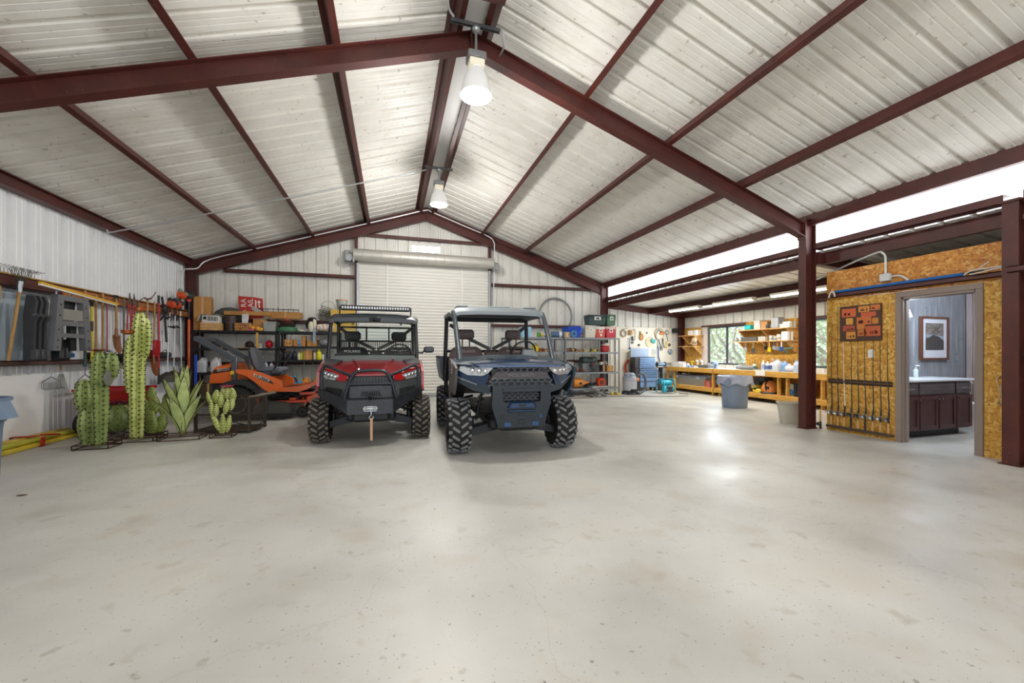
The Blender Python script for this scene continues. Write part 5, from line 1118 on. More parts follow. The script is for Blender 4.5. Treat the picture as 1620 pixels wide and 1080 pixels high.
def carton(label, x, y, z, w, d, h, c='#b08548', rz=0.0, grp=None, flap=0.0, name='cardboard_box', tape=None, smile=False, cat='box'):
    t = thing(name, label, cat, (x, y, z), rz, grp); m = M_card if c == '#b08548' else mat(c, .7, var=.12)
    b = B().box((0, 0, h / 2), (w, d, h), .004); bd = obj('box_body', b, m, t)
    if flap:
        for s in (-1, 1):
            b = B().prism([(s * w / 2, h), (s * (w / 2 + flap), h + flap * .5), (s * (w / 2 + flap), h + flap * .5 + .004), (s * w / 2, h + .005)], -d / 2, d / 2); obj('flap', b, m, t)
    else:
        b = B().box((0, -d / 2, h * .5), (.045 if tape is None else .05, .003, h)); b.box((0, 0, h), (.045, d, .003)); obj('tape', b, mat(tape or '#c59b62', .4), t)
    if smile:
        P = [(w * .3 * math.cos(math.radians(a)), -d / 2 - .001, h * .62 + w * .22 * math.sin(math.radians(a))) for a in range(215, 326, 10)]
        b = B().tube(P, .006, 5); b.tube([P[-1], (P[-1][0] - .02, P[-1][1], P[-1][2] + .012)], .006, 5); obj('printed_arrow', b, M_dark, t)
    return t
def bottle(label, x, y, z, r, h, c, cap='#e8e6e0', grp=None, neck=.4, name='bottle', band=None, flat=1.0, rz=0.0):
    t = thing(name, label, 'bottle', (x, y, z), rz, grp)
    b = B().at(sc=(1, flat, 1)).lathe([(r * .9, 0), (r, h * .03), (r, h * .62), (r * .85, h * .74), (r * neck, h * .84), (r * neck, h * .9)], n=14); bd = obj('bottle_body', b, mat(c, .35, var=.08), t)
    b = B().at(sc=(1, flat, 1)).lathe([(r * neck * 1.15, h * .87), (r * neck * 1.15, h * .985), (r * neck, h)], n=12); obj('cap', b, mat(cap, .4), t)
    if band:
        b = B().at(sc=(1, flat, 1)).lathe([(r * 1.01, h * .16), (r * 1.012, h * .55)], n=14); obj('bottle_label', b, mat(band, .5), t)
    return t
def jug(label, x, y, z, w, h, c, cap='#d6d2c8', grp=None, d=None, rz=0.0, band=None):
    t = thing('jug', label, 'jug', (x, y, z), rz, grp); d = d or w * .8; secs = []
    for q, s in ((0, .95), (.04, 1), (.6, 1), (.78, .8), (.9, .3), (.94, .28)):
        secs.append([(s * w / 2 * c_, s * d / 2 * s_, q * h) for c_, s_ in ((-1, -.6), (-.7, -1), (.7, -1), (1, -.6), (1, .6), (.7, 1), (-.7, 1), (-1, .6))])
    b = B().loft(secs); obj('jug_body', b, mat(c, .35, var=.08), t)
    b = B().lathe([(.022, h * .93), (.024, h), (.01, h + .003)], n=10); obj('cap', b, mat(cap, .4), t)
    b = B().tube(bez([(w * .12, 0, h * .9), (w * .38, 0, h * .93), (w * .44, 0, h * .7)], 4), .012, 6); obj('handle', b, mat(c, .35, var=.08), t)
    if band:
        b = B().box((0, -d / 2 - .001, h * .36), (w * .6, .004, h * .4), .001); obj('jug_label', b, mat(band, .5), t)
    return t
def tote(label, x, y, z, w, d, h, c, lid=None, rz=0.0, grp=None, name='plastic_tote', tp=.9):
    t = thing(name, label, 'tote', (x, y, z), rz, grp); m = mat(c, .4, var=.08)
    def ring(s, zz): return [(-w / 2 * s, -d / 2 * s, zz), (w / 2 * s, -d / 2 * s, zz), (w / 2 * s, d / 2 * s, zz), (-w / 2 * s, d / 2 * s, zz)]
    b = B().loft([ring(tp, 0), ring(1, h * .93), ring(1.05, h * .93), ring(1.05, h), ring(.98, h), ring(tp * .97, .02)] if not lid else [ring(tp, 0), ring(1, h * .9)]); bd = obj('tote_body', b, m, t)
    if lid:
        b = B().box((0, 0, h * .94), (w * 1.06, d * 1.06, h * .1), .012); obj('lid', b, mat(lid, .4, var=.06), t)
    b = B().box((0, -d / 2 * .99, h * .78), (w * .3, .03, h * .07), .008); obj('grip', b, m, t)
    return t
def cooler(label, x, y, z, w, d, h, c, lidc, rz=0.0, knob=False):
    t = thing('cooler', label, 'cooler', (x, y, z), rz, 'coolers on the grey shelves'); m = mat(c, .4, var=.06)
    b = B().loft([[(-w * .45, -d * .45, 0), (w * .45, -d * .45, 0), (w * .45, d * .45, 0), (-w * .45, d * .45, 0)], [(-w / 2, -d / 2, h * .74), (w / 2, -d / 2, h * .74), (w / 2, d / 2, h * .74), (-w / 2, d / 2, h * .74)]]); obj('cooler_body', b, m, t)
    b = B().box((0, 0, h * .87), (w * 1.03, d * 1.03, h * .24), .015); obj('lid', b, mat(lidc, .4, var=.05), t)
    b = B().frame([(-w * .18, h * .46), (w * .18, h * .46), (w * .18, h * .8), (-w * .18, h * .8)], [(-w * .11, h * .53), (w * .11, h * .53), (w * .11, h * .72), (-w * .11, h * .72)], -d / 2 - .02, -d / 2 + .01); obj('handle', b, M_white, t)
    if knob:
        b = B().lathe([(.01, -.03), (w * .12, -.03), (w * .12, .01), (.01, .01)], (0, -d / 2, h * .25), 14, 'y'); obj('drain_plug', b, M_white, t)
    return t
def bucket(label, x, y, z, r, h, c, lid=None, band=None, name='bucket'):
    t = thing(name, label, 'bucket', (x, y, z)); 
    b = B().lathe([(r * .86, 0), (r * .98, h * .9), (r * 1.04, h * .9), (r * 1.04, h * .96), (r, h), (r * .95, h), (r * .82, .02)], n=22); bd = obj('bucket_body', b, mat(c, .45, var=.12), t)
    if lid:
        b = B().lathe([(.01, h * 1.06), (r * 1.06, h * 1.06), (r * 1.08, h * .97), (.01, h * .98)], n=22); obj('lid', b, mat(lid, .45), t)
    b = B().tube(bez([(-r, 0, h * .85), (-r * .7, -r * .75, h * .62), (0, -r * 1.05, h * .52), (r * .7, -r * .75, h * .62), (r, 0, h * .85)], 4), .004, 5); obj('bail', b, M_galv, t)
    return t
def heap(label, x, y, z, w, d, h, cols, n, name='tool_heap', cat='tools', grp=None):
    t = thing(name, label, cat, (x, y, z), 0, grp)
    for i in range(n):
        c = cols[i % len(cols)]; px = -w / 2 + w * (i + .5) / n; l = w / n * random.uniform(.9, 1.5); hh = h * random.uniform(.5, 1); b = B(); a = random.uniform(-.5, .5)
        k = i % 3
        b.T = Matrix.Translation((px, random.uniform(-d * .2, d * .2), hh / 2 + .004)) @ Matrix.Rotation(a, 4, 'Z')
        if k == 0: b.box((0, 0, 0), (l, d * .4, hh), .012); b.cyl((l * .4, 0, 0), (l * .75, 0, -hh * .2), hh * .18, n=8)
        elif k == 1: b.lathe([(.01, -l * .45), (hh * .4, -l * .42), (hh * .48, -l * .1), (hh * .3, l * .1), (hh * .15, l * .5)], (0, 0, 0), 12, 'x')
        else: b.tube(bez([(-l * .5, 0, -hh * .4), (-l * .2, .03, hh * .4), (l * .2, -.03, hh * .2), (l * .5, 0, -hh * .35)], 4), hh * .16, 7); b.box((l * .3, 0, -hh * .2), (l * .35, d * .3, hh * .45), .008)
        b.T = Matrix.Identity(4); obj(('power_tool', 'motor_body', 'hand_tool')[k], b, mat(c, .5, var=.2), t)
    return t
# ------------------------------------------------------------------ black shelves, left of the door
MS = mat('#17181b', .5, .2, .2)
shelves('black steel shelf unit behind the riding mower', -4.52, -2.72, 11.1, 11.68, (.18, .80, 1.38, 1.80), MS)
shelves('black steel shelf unit behind the red vehicle', -2.70, -1.3, 11.1, 11.68, (.18, .36, 1.09, 1.43, 1.80), MS)
ZT = 1.805
carton('tall plain cardboard box standing on the left end of the black shelf', -4.40, 11.48, ZT, .34, .34, .82, rz=.22)
t = thing('wooden_crate', 'low wooden crate with a white striped carton inside, beside the tall box', 'crate', (-4.11, 11.17, ZT))
for k in range(3):
    b = B().bx(-.19, .19, -.13, -.118, .005 + k * .06, .055 + k * .06, .003); obj('slat', b, M_pine2, t)
b = B(); b.bx(-.19, -.178, -.118, .13, 0, .18); b.bx(.178, .19, -.118, .13, 0, .18); b.bx(-.178, .178, .118, .13, 0, .18); b.bx(-.178, .178, -.118, .118, 0, .01); obj('crate_body', b, M_pine2, t)
t = thing('striped_carton', 'white carton printed with black bars in the wooden crate', 'box', (-4.11, 11.17, ZT + .012)); b = B().bx(-.165, .165, -.105, .105, 0, .34, .004); bb = obj('box_body', b, mat('#dedcd6', .6), t)
b = B()
for k in range(11): b.bx(-.06 + k * .02, -.06 + k * .02 + (.012 if k % 3 else .006), -.108, -.104, .21, .31)
b.bx(-.14, -.08, -.108, -.104, .24, .31); obj('printed_bars', b, M_dark, bb, kind='stuff')
b = B(); b.loft([[(-.24, -.12, .30), (-.18, -.14, .36), (.18, -.13, .37), (.22, -.1, .38)], [(-.2, .1, .345), (-.18, .12, .36), (.18, .12, .37), (.2, .1, .385)]], False, False); secs = [[(-.26 + .48 * i / 8, y, .345 + .02 * math.sin(i * 1.3 + y * 9) - (.13 if i == 0 else 0) + dz) for i in range(9)] for y, dz in ((-.13, 0), (.1, .01))]
b = B().loft([a + [(x, y, z + .006) for x, y, z in a[::-1]] for a in secs]); obj('paper_top', b, mat('#cdc6ba', .7, var=.1), t)
bucket('dark brown metal barrel bucket on the black shelf', -3.76, 11.3, ZT, .13, .36, '#3d2c2a', name='metal_bucket')
t = thing('wooden_crate', 'small old wooden crate with dark stencil marks right of the dark bucket', 'crate', (-3.48, 11.25, ZT))
for k in range(3):
    b = B().bx(-.16, .16, -.12, -.108, .005 + k * .065, .06 + k * .065, .003); obj('slat', b, ramp_mat('stained_crate', [(.35, '#7a4a1e'), (.6, '#b98246')], .6, nscale=14), t)
b = B(); b.bx(-.16, -.148, -.108, .12, 0, .2); b.bx(.148, .16, -.108, .12, 0, .2); b.bx(-.148, .148, .108, .12, 0, .2); b.bx(-.148, .148, -.108, .108, 0, .01); obj('crate_body', b, M_pine2, t)
t = thing('rolled_rags', 'white crumpled plastic wrap standing in the small crate', 'wrap', (-3.44, 11.22, ZT + .012)); b = B()
for k in range(5): b.tube(bez([(-.04 + .02 * k, 0, 0), (-.05 + .025 * k, -.02, .18), (-.06 + .03 * k, .01, .34), (-.05 + .026 * k, 0, .40)], 4), .014, 6)
obj('wrap', b, mat('#d9d8d8', .3, var=.15), t)
carton('long flat cardboard tube box bridging the bucket and crates', -3.42, 11.38, ZT + .39, .98, .2, .10, rz=-.03, name='long_carton')
carton('crushed cardboard box with a torn open flap under the long tube box', -3.17, 11.44, ZT, .28, .26, .30, rz=.1, flap=.05)
carton('long cardboard box with a tape band lying on the girt above the shelf', -2.62, 11.55, 2.145, .74, .2, .17, name='long_carton')
b = B().bx(-3.73, -3.17, 11.74, 11.755, 2.15, 2.72, .003)
t = thing('warning_sign', 'red sign panel with white upright lettering and an arrow leaning on the wall', 'sign', (-3.44, 11.70, 2.15), rot=(0, -.05, .0))
b = B().prism([(-.27, 0), (.27, 0), (.27, .50), (.05, .55), (-.0, .55), (-.27, .58)], -.008, .008); sg = obj('sign_panel', b, mat('#b8281c', .45, var=.08), t)
text('RA', .17, sg, M_white, (-.155, -.011, .40), (PI / 2, -PI / 2, 0), sx=1.0); text('AIL', .17, sg, M_white, (-.0, -.011, .40), (PI / 2, -PI / 2, 0), sx=1.0)
b = B().bx(.095, .125, -.012, -.008, .27, .47); b.prism([(.185, .47), (.235, .40), (.135, .40)], -.012, -.008); b.bx(.172, .2, -.012, -.008, .27, .40); obj('printed_arrow', b, M_white, sg)
text('RA', .14, sg, mat('#e0dcd5'), (-.155, -.011, .14), (PI / 2, -PI / 2, 0))
t = thing('metal_rack', 'black wire rack lying on the shelf behind the cardboard boxes', 'rack', (-2.9, 11.66, 2.33)); b = B()
for z in (0, .07): b.cyl((-.4, 0, z), (.55, 0, z), .009, n=6)
for k in range(9): b.cyl((-.4 + k * .118, 0, 0), (-.4 + k * .118, 0, .09 if k != 4 else .14), .007, n=5)
obj('wire_frame', b, M_dark, t)
t = thing('dark_fabric', 'dark mesh bundle behind the white carton and dark bucket', 'bundle', (-3.93, 11.56, ZT)); b = B(); b.ell((0, 0, .26), (.28, .1, .28), 14, 8); b.ell((.05, -.02, .40), (.34, .06, .2), 14, 6); obj('bundle', b, mat('#4a4f4a', .8, var=.4, scale=30), t)
t = thing('grey_board', 'grey slatted plastic piece tilted in front of the red sign', 'panel', (-3.30, 11.5, ZT + .49), rot=(.1, .6, 0)); b = B().box((0, 0, .06), (.24, .02, .1), .004); obj('panel', b, mat('#a9abaa', .5), t)
t = thing('fruit_toys', 'small orange and pink plastic toys at the shelf edge below the long tube box', 'toys', (-3.22, 11.14, ZT)); b = B(); b.ell((.06, .04, .06), (.06, .05, .06)); b.ell((-.04, .02, .08), (.05, .05, .05)); obj('orange_ball', b, mat('#e39a3c', .5), t); b = B().ell((-.07, -.0, .025), (.06, .03, .025)); obj('pink_scoop', b, mat('#d95f9b', .5), t); b = B().box((.12, .04, .04), (.12, .08, .08), .02); obj('yellow_block', b, mat('#d9a736', .5), t)
tote('grey plastic tote lid down between the torn box and the folded tarp', -2.90, 11.32, ZT, .27, .34, .24, '#9b9d9b')
t = thing('folded_tarp', 'folded green tarp with dark brown clothes heaped on top', 'tarp', (-2.54, 11.3, ZT)); b = B(); secs = []
for z, w, d in ((0, .46, .34), (.03, .48, .36), (.08, .44, .34), (.12, .34, .28)): secs.append([(w / 2 * math.cos(a) * (1 + .08 * math.sin(4 * a + z * 30)), d / 2 * math.sin(a) * (1 + .06 * math.sin(5 * a)), z) for a in [2 * PI * j / 20 for j in range(20)]])
b.loft(secs); obj('tarp', b, mat('#3f7352', .6, var=.25), t)
for k, (c, z, w) in enumerate((('#2c2320', .12, .42), ('#3a241e', .17, .38), ('#6d3626', .23, .34), ('#a5553a', .28, .2))):
    b = B().at((random.uniform(-.02, .02), 0, z), (0, random.uniform(-.1, .1), k * .5)).ell((0, 0, .025), (w / 2, w * .4, .045), 16, 6); obj('cloth_layer', b, mat(c, .85, var=.4, scale=25), t)
heap('white scraps of rope and brackets at the middle shelf edge', -2.16, 11.2, ZT, .16, .1, .07, ['#d5d0c4', '#cfc9b8'], 3, 'scrap_heap', 'scraps')
t = thing('glove_stand', 'white work gloves and dark gear hanging over the shelf edge', 'gloves', (-1.98, 11.22, ZT)); b = B(); b.ell((0, 0, .12), (.07, .05, .15)); b.ell((.08, 0, .2), (.05, .04, .13)); obj('glove', b, mat('#d8d2b8', .8, var=.2), t); b = B(); b.ell((-.06, .08, .2), (.08, .06, .14)); b.ell((.02, .05, .33), (.1, .05, .05)); obj('dark_gear', b, M_dark, t); b = B().bx(.07, .13, -.135, -.128, -.3, .1, .002); obj('grey_strap', b, mat('#8e9aa3', .6), t)
t = thing('feed_bag', 'cream printed sack lying on the right end of the black shelf', 'bag', (-1.66, 11.32, ZT)); b = B(); secs = []
for x, s in ((-.2, .6), (-.17, .9), (0, 1), (.17, .95), (.2, .6)): secs.append([(x, .17 * s * math.cos(a), .11 + .11 * s * math.sin(a)) for a in [2 * PI * j / 14 for j in range(14)]])
b.loft(secs); obj('sack', b, ramp_mat('printed_sack', [(.4, '#b39079'), (.5, '#ddd3c6'), (.7, '#e6ded2')], .6, nscale=18), t)
t = thing('crate_box', 'yellow wooden box on the far end of the black shelf behind the light bar', 'box', (-1.36, 11.45, ZT)); b = B().bx(-.17, .42, -.15, .15, 0, .60, .006); obj('box_body', b, mat('#c9a13e', .5), t)
bucket('pale grey bucket with an orange rim on the yellow wooden box', -1.27, 11.42, ZT + .60, .14, .25, '#a9b0a8', '#c5793a')
for k in range(3):
    t = thing('wire_basket', ['lowest green wire fish basket of the stack on the girt', 'middle green wire fish basket of the stack on the girt', 'tilted topmost green wire fish basket of the stack'][k], 'basket', (-1.70, 11.62, 2.145 + k * .085), 0, 'stacked wire fish baskets', rot=(0, (-.1, .05, .35)[k], 0)); b = B()
    for q in range(4): b.tube(arc((0, 0, .02 + q * .05), .13 + .016 * q, 0, 345, 18, 'xy'), .004, 4, closed=True)
    for q in range(14): a = 2 * PI * q / 14; b.cyl((.12 * math.cos(a), .12 * math.sin(a), 0.0), (.18 * math.cos(a), .18 * math.sin(a), .18), .003, n=4)
    if k == 2: b.tube(arc((0, 0, .17), .18, 0, 180, 10, 'xz'), .005, 5)
    obj('basket_wire', b, mat('#47503f', .5, .3), t)
# second level
Z2 = 1.385
carton('brown carton with a printed arrow and a yellow sheet, left of three', -2.48, 11.25, 1.435, .19, .2, .17, smile=True); carton('brown carton with a printed arrow and a blue tape band, middle of three', -2.23, 11.25, 1.435, .27, .22, .16, tape='#3f8fd0', smile=True); carton('brown carton with a white sticker, right of three', -1.95, 11.25, 1.435, .22, .22, .14, flap=.05)
carton('small brown carton sitting on top of the blue taped carton', -2.15, 11.3, 1.6, .1, .12, .11)
t = thing('grey_bag', 'crumpled silver grey bag at the right end of the second shelf', 'bag', (-1.66, 11.3, 1.435)); b = B(); b.ell((0, 0, .1), (.17, .14, .11), 12, 6); b.ell((.08, -.03, .18), (.1, .1, .08)); obj('bag_body', b, mat('#83838a', .4, var=.3, scale=18), t)
t = thing('helmet', 'shiny red pot or helmet on the second black shelf', 'helmet', (-2.93, 11.25, Z2)); b = B(); b.ell((0, 0, .1), (.085, .085, .1), 14, 7); b.box((.03, -.06, .04), (.1, .06, .06), .02); obj('shell', b, mat('#b01222', .25, var=.05), t)
t = thing('mannequin_cap', 'dark brown cap shaped block on the second black shelf', 'cap', (-3.37, 11.3, Z2)); b = B(); b.ell((0, 0, .08), (.1, .1, .1)); b.cyl((-.1, 0, .02), (.14, -.02, .02), .02); obj('body', b, mat('#2c1b16', .7), t)
bucket('small white paint pot on the second black shelf', -3.14, 11.25, Z2, .07, .11, '#bdb8ab')
t = thing('wooden_stake', 'pale wooden stake leaning against the black shelf behind the mower seat', 'stake', (-3.14, 11.06, 0), rot=(-.0, .0, 0)); b = B().bx(-.025, .025, -.012, .012, .0, 1.76, .003); obj('stake', b, mat('#c79a4c', .55), t)
t = thing('wooden_lath', 'long pale lath lying on the second black shelf', 'lath', (-3.6, 11.2, Z2)); b = B().bx(-.45, .35, -.02, .02, 0, .02); obj('lath', b, M_wood, t)
carton('dark storage case on the second shelf behind the roll bar', -4.2, 11.4, Z2, .3, .24, .16, '#2b2d30')
tote('dark green tote near the left end of the second shelf', -4.05, 11.35, .805 + .0, .0001 + .28, .24, .2, '#32463c') if False else None
# third level
jug('large clear white jug by the blue bar', -4.34, 11.25, .805, .2, .35, '#c9ccd0'); jug('tall milky white jug, second from the shelf post', -4.06, 11.25, .805, .2, .36, '#d8d9d8'); jug('small white jug right of the milky jugs', -3.74, 11.25, .805, .14, .22, '#dcdad3')
carton('grey green tool case under the mower roll bar', -3.28, 11.3, .805, .4, .24, .24, '#4c554e'); bottle('blue capped clear bottle right of the tool case', -2.99, 11.2, .805, .05, .26, '#a8bcc4', '#3b7fae'); bottle('white spray bottle beside the shelf post', -2.87, 11.22, .805, .045, .24, '#dfe3e2', '#2f5f7c')
t = thing('blue_bar', 'bright blue bar standing in front of the black shelf by the agave', 'bar', (-4.38, 11.02, 0)); b = B().bx(-.025, .025, -.012, .012, .0, 1.23, .003); obj('bar', b, mat('#1f50c4', .4), t)
for i, (x, w, h, c, cp, lab) in enumerate(((-2.56, .055, .24, '#23242a', '#8c2b22', 'black oil bottle with a red cap on the third shelf'), (-2.45, .05, .2, '#2b3140', '#2b3140', 'dark navy bottle beside the black oil bottle'), (-2.35, .05, .23, '#1f2024', '#333333', 'black bottle left of the gap on the third shelf'), (-2.25, .035, .2, '#d9d4b8', '#e4e06a', 'slim cream bottle with a yellow cap'), (-2.19, .03, .22, '#c4d02a', '#d9df58', 'slim lime green bottle beside the carton'), (-1.89, .03, .22, '#d8d3c2', '#333333', 'slim white tube left of the big yellow bottle'), (-1.79, .06, .27, '#e2d91c', '#e2d91c', 'big bright yellow bottle on the third shelf'), (-1.70, .03, .16, '#dfe2e0', '#2d6d9e', 'small white bottle right of the yellow bottle'))):
    bottle(lab, x, 11.2, 1.095, w, h, c, cp, 'bottles on the third black shelf')
carton('upright brown carton between slim bottles on the third shelf', -2.05, 11.26, 1.095, .2, .2, .24)
for i, (x, h, c, cp, lab) in enumerate(((-2.5, .34, '#17171a', '#17171a', 'black weed sprayer bottle, left one on the low shelf'), (-2.36, .33, '#1b1b1f', '#22a0d0', 'black sprayer bottle with a light blue label on the low shelf'))):
    bottle(lab, x, 11.2, .365, .075, h, c, cp, 'sprayers on the low black shelf', band='#2a8fc4')
jug('light blue labelled jug on the low shelf', -2.23, 11.15, .365, .14, .2, '#3d9ac6'); jug('orange jug on the low shelf behind the mower', -2.12, 11.32, .365, .16, .28, '#e08a26'); jug('tan jug on the low shelf behind the mower nose', -1.86, 11.3, .365, .18, .3, '#a88348')
for k, (x, h) in enumerate(((-2.42, .62), (-2.2, .7), (-2.0, .66), (-1.82, .7), (-1.66, .6))):
    t = thing('garden_stake', ['first thin metal rod standing on the low black shelf from the left', 'second thin metal rod standing on the low black shelf', 'third brass coloured rod standing on the low black shelf', 'fourth thin rod standing on the low black shelf', 'last thin rod on the low shelf beside the red vehicle'][k], 'rod', (x, 11.42, .365)); b = B(); b.cyl((0, 0, 0), (.02, .03, h - .05), .012, n=7); b.ell((.02, .03, h - .03), .022, 8, 5); obj('rod', b, mat('#8d8064', .35, .7), t)
carton('flat grey box on the lowest black shelf behind the mower wheel', -3.6, 11.35, .185, .6, .3, .3, '#3c3f42'); carton('dark carton on the lowest black shelf near the blue bar', -4.2, 11.35, .185, .3, .3, .35, '#4a3a2a')
# wall thermostat box beside the door and hoop on the wall
t = thing('electrical_box', 'small grey box on the end wall left of the roll-up door drum', 'box', (-1.18, 11.86, 3.95)); b = B().box((0, 0, 0), (.14, .1, .3), .012); obj('box_body', b, M_galv, t)
t = thing('pipe_hoop', 'big loop of grey pipe hung on the end wall above the shelves', 'hoop', (5.04, 11.86, 2.16)); b = B().tube(arc((0, 0, .29), .565, -32, 215, 40, 'xz', .57), .034, 10); obj('pipe', b, mat('#8b8c8a', .4, .3, .12), t)
# ------------------------------------------------------------------ grey shelves right of the blue vehicle
MG = mat('#868d94', .45, .4, .15)
shelves('grey steel shelf unit behind the right side of the blue vehicle', 3.15, 4.80, 10.75, 11.6, (.21, .69, 1.29, 1.72), MG, .06, holes=True)
shelves('grey steel shelf unit holding coolers and power tools', 4.86, 6.70, 10.75, 11.6, (.21, .69, 1.29, 1.72), MG, .06, holes=True)
ZG = 1.726
t = tote('bright blue plastic tote on the grey shelf', 5.24, 11.1, ZG, .42, .5, .33, '#1f4fc0'); b = B().tube(bez([(.12, -.27, .2), (.19, -.3, .16), (.2, -.28, .3)], 4), .02, 6); obj('handle', b, mat('#2a62d0', .4), t)
carton('small tan box tilted in front of the blue tote', 4.98, 10.86, ZG, .17, .14, .16, '#cbb590', rz=.4)
t = thing('cable_reel', 'blue round cable reel standing in front of the blue tote', 'reel', (5.17, 10.80, ZG + .11)); b = B().lathe([(.01, -.03), (.105, -.03), (.11, -.02), (.07, -.01), (.07, .01), (.11, .02), (.105, .03), (.01, .03)], n=20, axis='y'); obj('reel', b, mat('#3f74a8', .4), t); b = B().cyl((0, -.035, 0), (0, .035, 0), .03); obj('hub', b, M_dark, t)
t = thing('pipe_roll', 'blue and white roll of pipe insulation lying on the shelf end', 'roll', (4.72, 10.95, ZG + .09)); b = B().cyl((-.2, 0, 0), (.14, -.06, 0), .085, n=14); obj('roll', b, mat('#4c6e94', .5, var=.3), t); b = B().cyl((.02, -.04, 0), (.09, -.052, 0), .088, n=14); obj('wrap', b, M_white, t)
heap('yellow and white odds and ends between blue tote and cream cooler', 5.50, 11.0, ZG, .16, .14, .13, ['#d6c34a', '#d9d4c6', '#b9a37c'], 3, 'odds_heap', 'odds')
cooler('cream and black cooler on the grey shelf', 5.75, 11.0, ZG, .35, .34, .38, '#d6d1c4', '#c9c6bd'); cooler('red cooler with a white lid and drain plug', 6.09, 11.0, ZG, .32, .33, .35, '#d0584e', '#dcd7cf', knob=True); cooler('crimson cooler at the right end of the grey shelf', 6.44, 11.0, ZG, .31, .33, .36, '#c8384c', '#dcb9b4')
cooler('dark teal cooler stacked on the cream and red coolers', 5.99, 11.02, ZG + .405, .58, .34, .30, '#33484d', '#2b3b3f'); cooler('dull green cooler stacked on the crimson cooler', 6.47, 11.02, ZG + .39, .30, .34, .34, '#4e7560', '#41614f')
z = 1.296
heap('brown and orange power tools lying on the second grey shelf', 5.3, 11.0, z, .62, .3, .13, ['#8c5a33', '#a8653a', '#5c3a26', '#b98d4a', '#3a2c26'], 9); heap('yellow tape measures and pliers on the second grey shelf', 5.9, 10.95, z, .36, .25, .11, ['#d9c229', '#3b3b3b', '#d3b92f'], 5, 'tape_heap')
t = thing('gas_can', 'red and white fuel can at the right of the second grey shelf', 'can', (6.32, 11.0, z)); b = B().box((0, 0, .1), (.24, .2, .2), .03); obj('can_body', b, mat('#b3232b', .4), t); b = B(); b.box((0, 0, .22), (.18, .16, .05), .015); b.cyl((.05, 0, .24), (.05, 0, .28), .06, n=14); obj('lid', b, mat('#d9d3c8', .5), t)
heap('reddish motors on the second shelf of the unit behind the blue vehicle', 4.4, 11.0, z, .55, .3, .13, ['#a05a3a', '#7a4630', '#c58b4a'], 5); t = thing('tape_case', 'yellow tool case standing on the second shelf behind the pillar', 'case', (4.02, 10.98, z)); b = B().box((0, 0, .1), (.2, .12, .2), .03); obj('case_body', b, mat('#dcc321', .4), t); b = B().tube([(-.05, 0, .2), (-.05, 0, .24), (.05, 0, .24), (.05, 0, .2)], .01, 6); obj('handle', b, M_dark, t)
carton('white tray of small parts on the girt behind the second shelf', 5.15, 11.3, .95 - .255, .42, .2, .30, '#c9c6ba')
heap('green and yellow gear on the top shelf above the blue vehicle roof pillar', 4.35, 11.0, ZG, .5, .25, .16, ['#3f8a3a', '#d9c229', '#c9c6ba', '#3a4a6a'], 6); carton('light blue carton on the top shelf behind the blue vehicle', 3.75, 11.1, ZG, .3, .25, .30, '#8fc0d8'); heap('pale coiled cables on the top shelf behind the headrest', 3.35, 11.1, ZG, .34, .25, .14, ['#cfc9ba', '#b0894a', '#8d8577'], 5)
z = .696
t = thing("hard_case", "dark green hard case stacked on a grey bin of the third shelf", "case", (5.80, 11.1, z + .27))
b = B().box((0, 0, .09), (.5, .3, .18), .04); obj('case_body', b, mat('#3a4a48', .5), t); b = B().tube([(-.06, -.15, .1), (-.06, -.18, .13), (.06, -.18, .13), (.06, -.15, .1)], .01, 6); obj('handle', b, M_dark, t)
t['label'] = 'dark green hard case stacked on a grey bin of the third shelf'
tote('low grey bin carrying the dark green hard case', 5.80, 11.14, z, .48, .3, .265, '#7d8285', '#767b7e')
heap('lime green straps at the left of the third grey shelf', 5.12, 10.95, z, .2, .2, .12, ['#c6d236', '#b9c832', '#8da22c'], 3, 'strap_heap', 'straps'); heap('reddish brown clamps and chains on the third grey shelf', 5.42, 10.92, z, .36, .2, .12, ['#6d4034', '#874c3c', '#5a352c'], 5, 'clamp_heap', 'clamps')
t = thing('circular_saw', 'black and red circular saw on the third grey shelf', 'saw', (5.92, 10.86, z)); b = B().lathe([(.01, -.02), (.12, -.02), (.125, .0), (.12, .02), (.01, .02)], (0, 0, .13), 20, 'y'); obj('blade_guard', b, mat('#4a4d50', .4, .5), t); b = B(); b.box((.04, .07, .15), (.2, .14, .13), .04); b.box((0, .0, .01), (.32, .2, .012)); b.tube(bez([(-.02, .06, .2), (-.06, .06, .26), (-.12, .06, .24), (-.13, .06, .14)], 4), .018, 7); obj('motor_body', b, M_dark, t); b = B().ell((-.03, .05, .24), (.06, .04, .03)); obj('red_grip', b, mat('#c0303a', .4), t)
carton('small cardboard box on the right of the third grey shelf', 6.45, 11.0, z, .22, .22, .18); carton('dark upright box left of the small cardboard box', 6.24, 11.0, z, .12, .2, .2, '#3a2f34')
heap('white cloth and hooks on the girt at the right end', 6.4, 11.25, z + .2, .28, .2, .12, ['#d5d0c0', '#b9b4a2'], 3, 'cloth_heap', 'cloth')
z = .216
t = thing('orange_cone_fan', 'large orange tapered duct on the bottom grey shelf', 'duct', (5.42, 10.98, z)); b = B().lathe([(.15, -.2), (.15, .0), (.13, .06), (.05, .24), (.03, .34)], (0, 0, .15), 20, 'x'); obj('duct', b, mat('#dd8a35', .45, var=.06), t); b = B().box((0, -.152, .14), (.08, .006, .06)); obj('vent', b, M_dark, t)
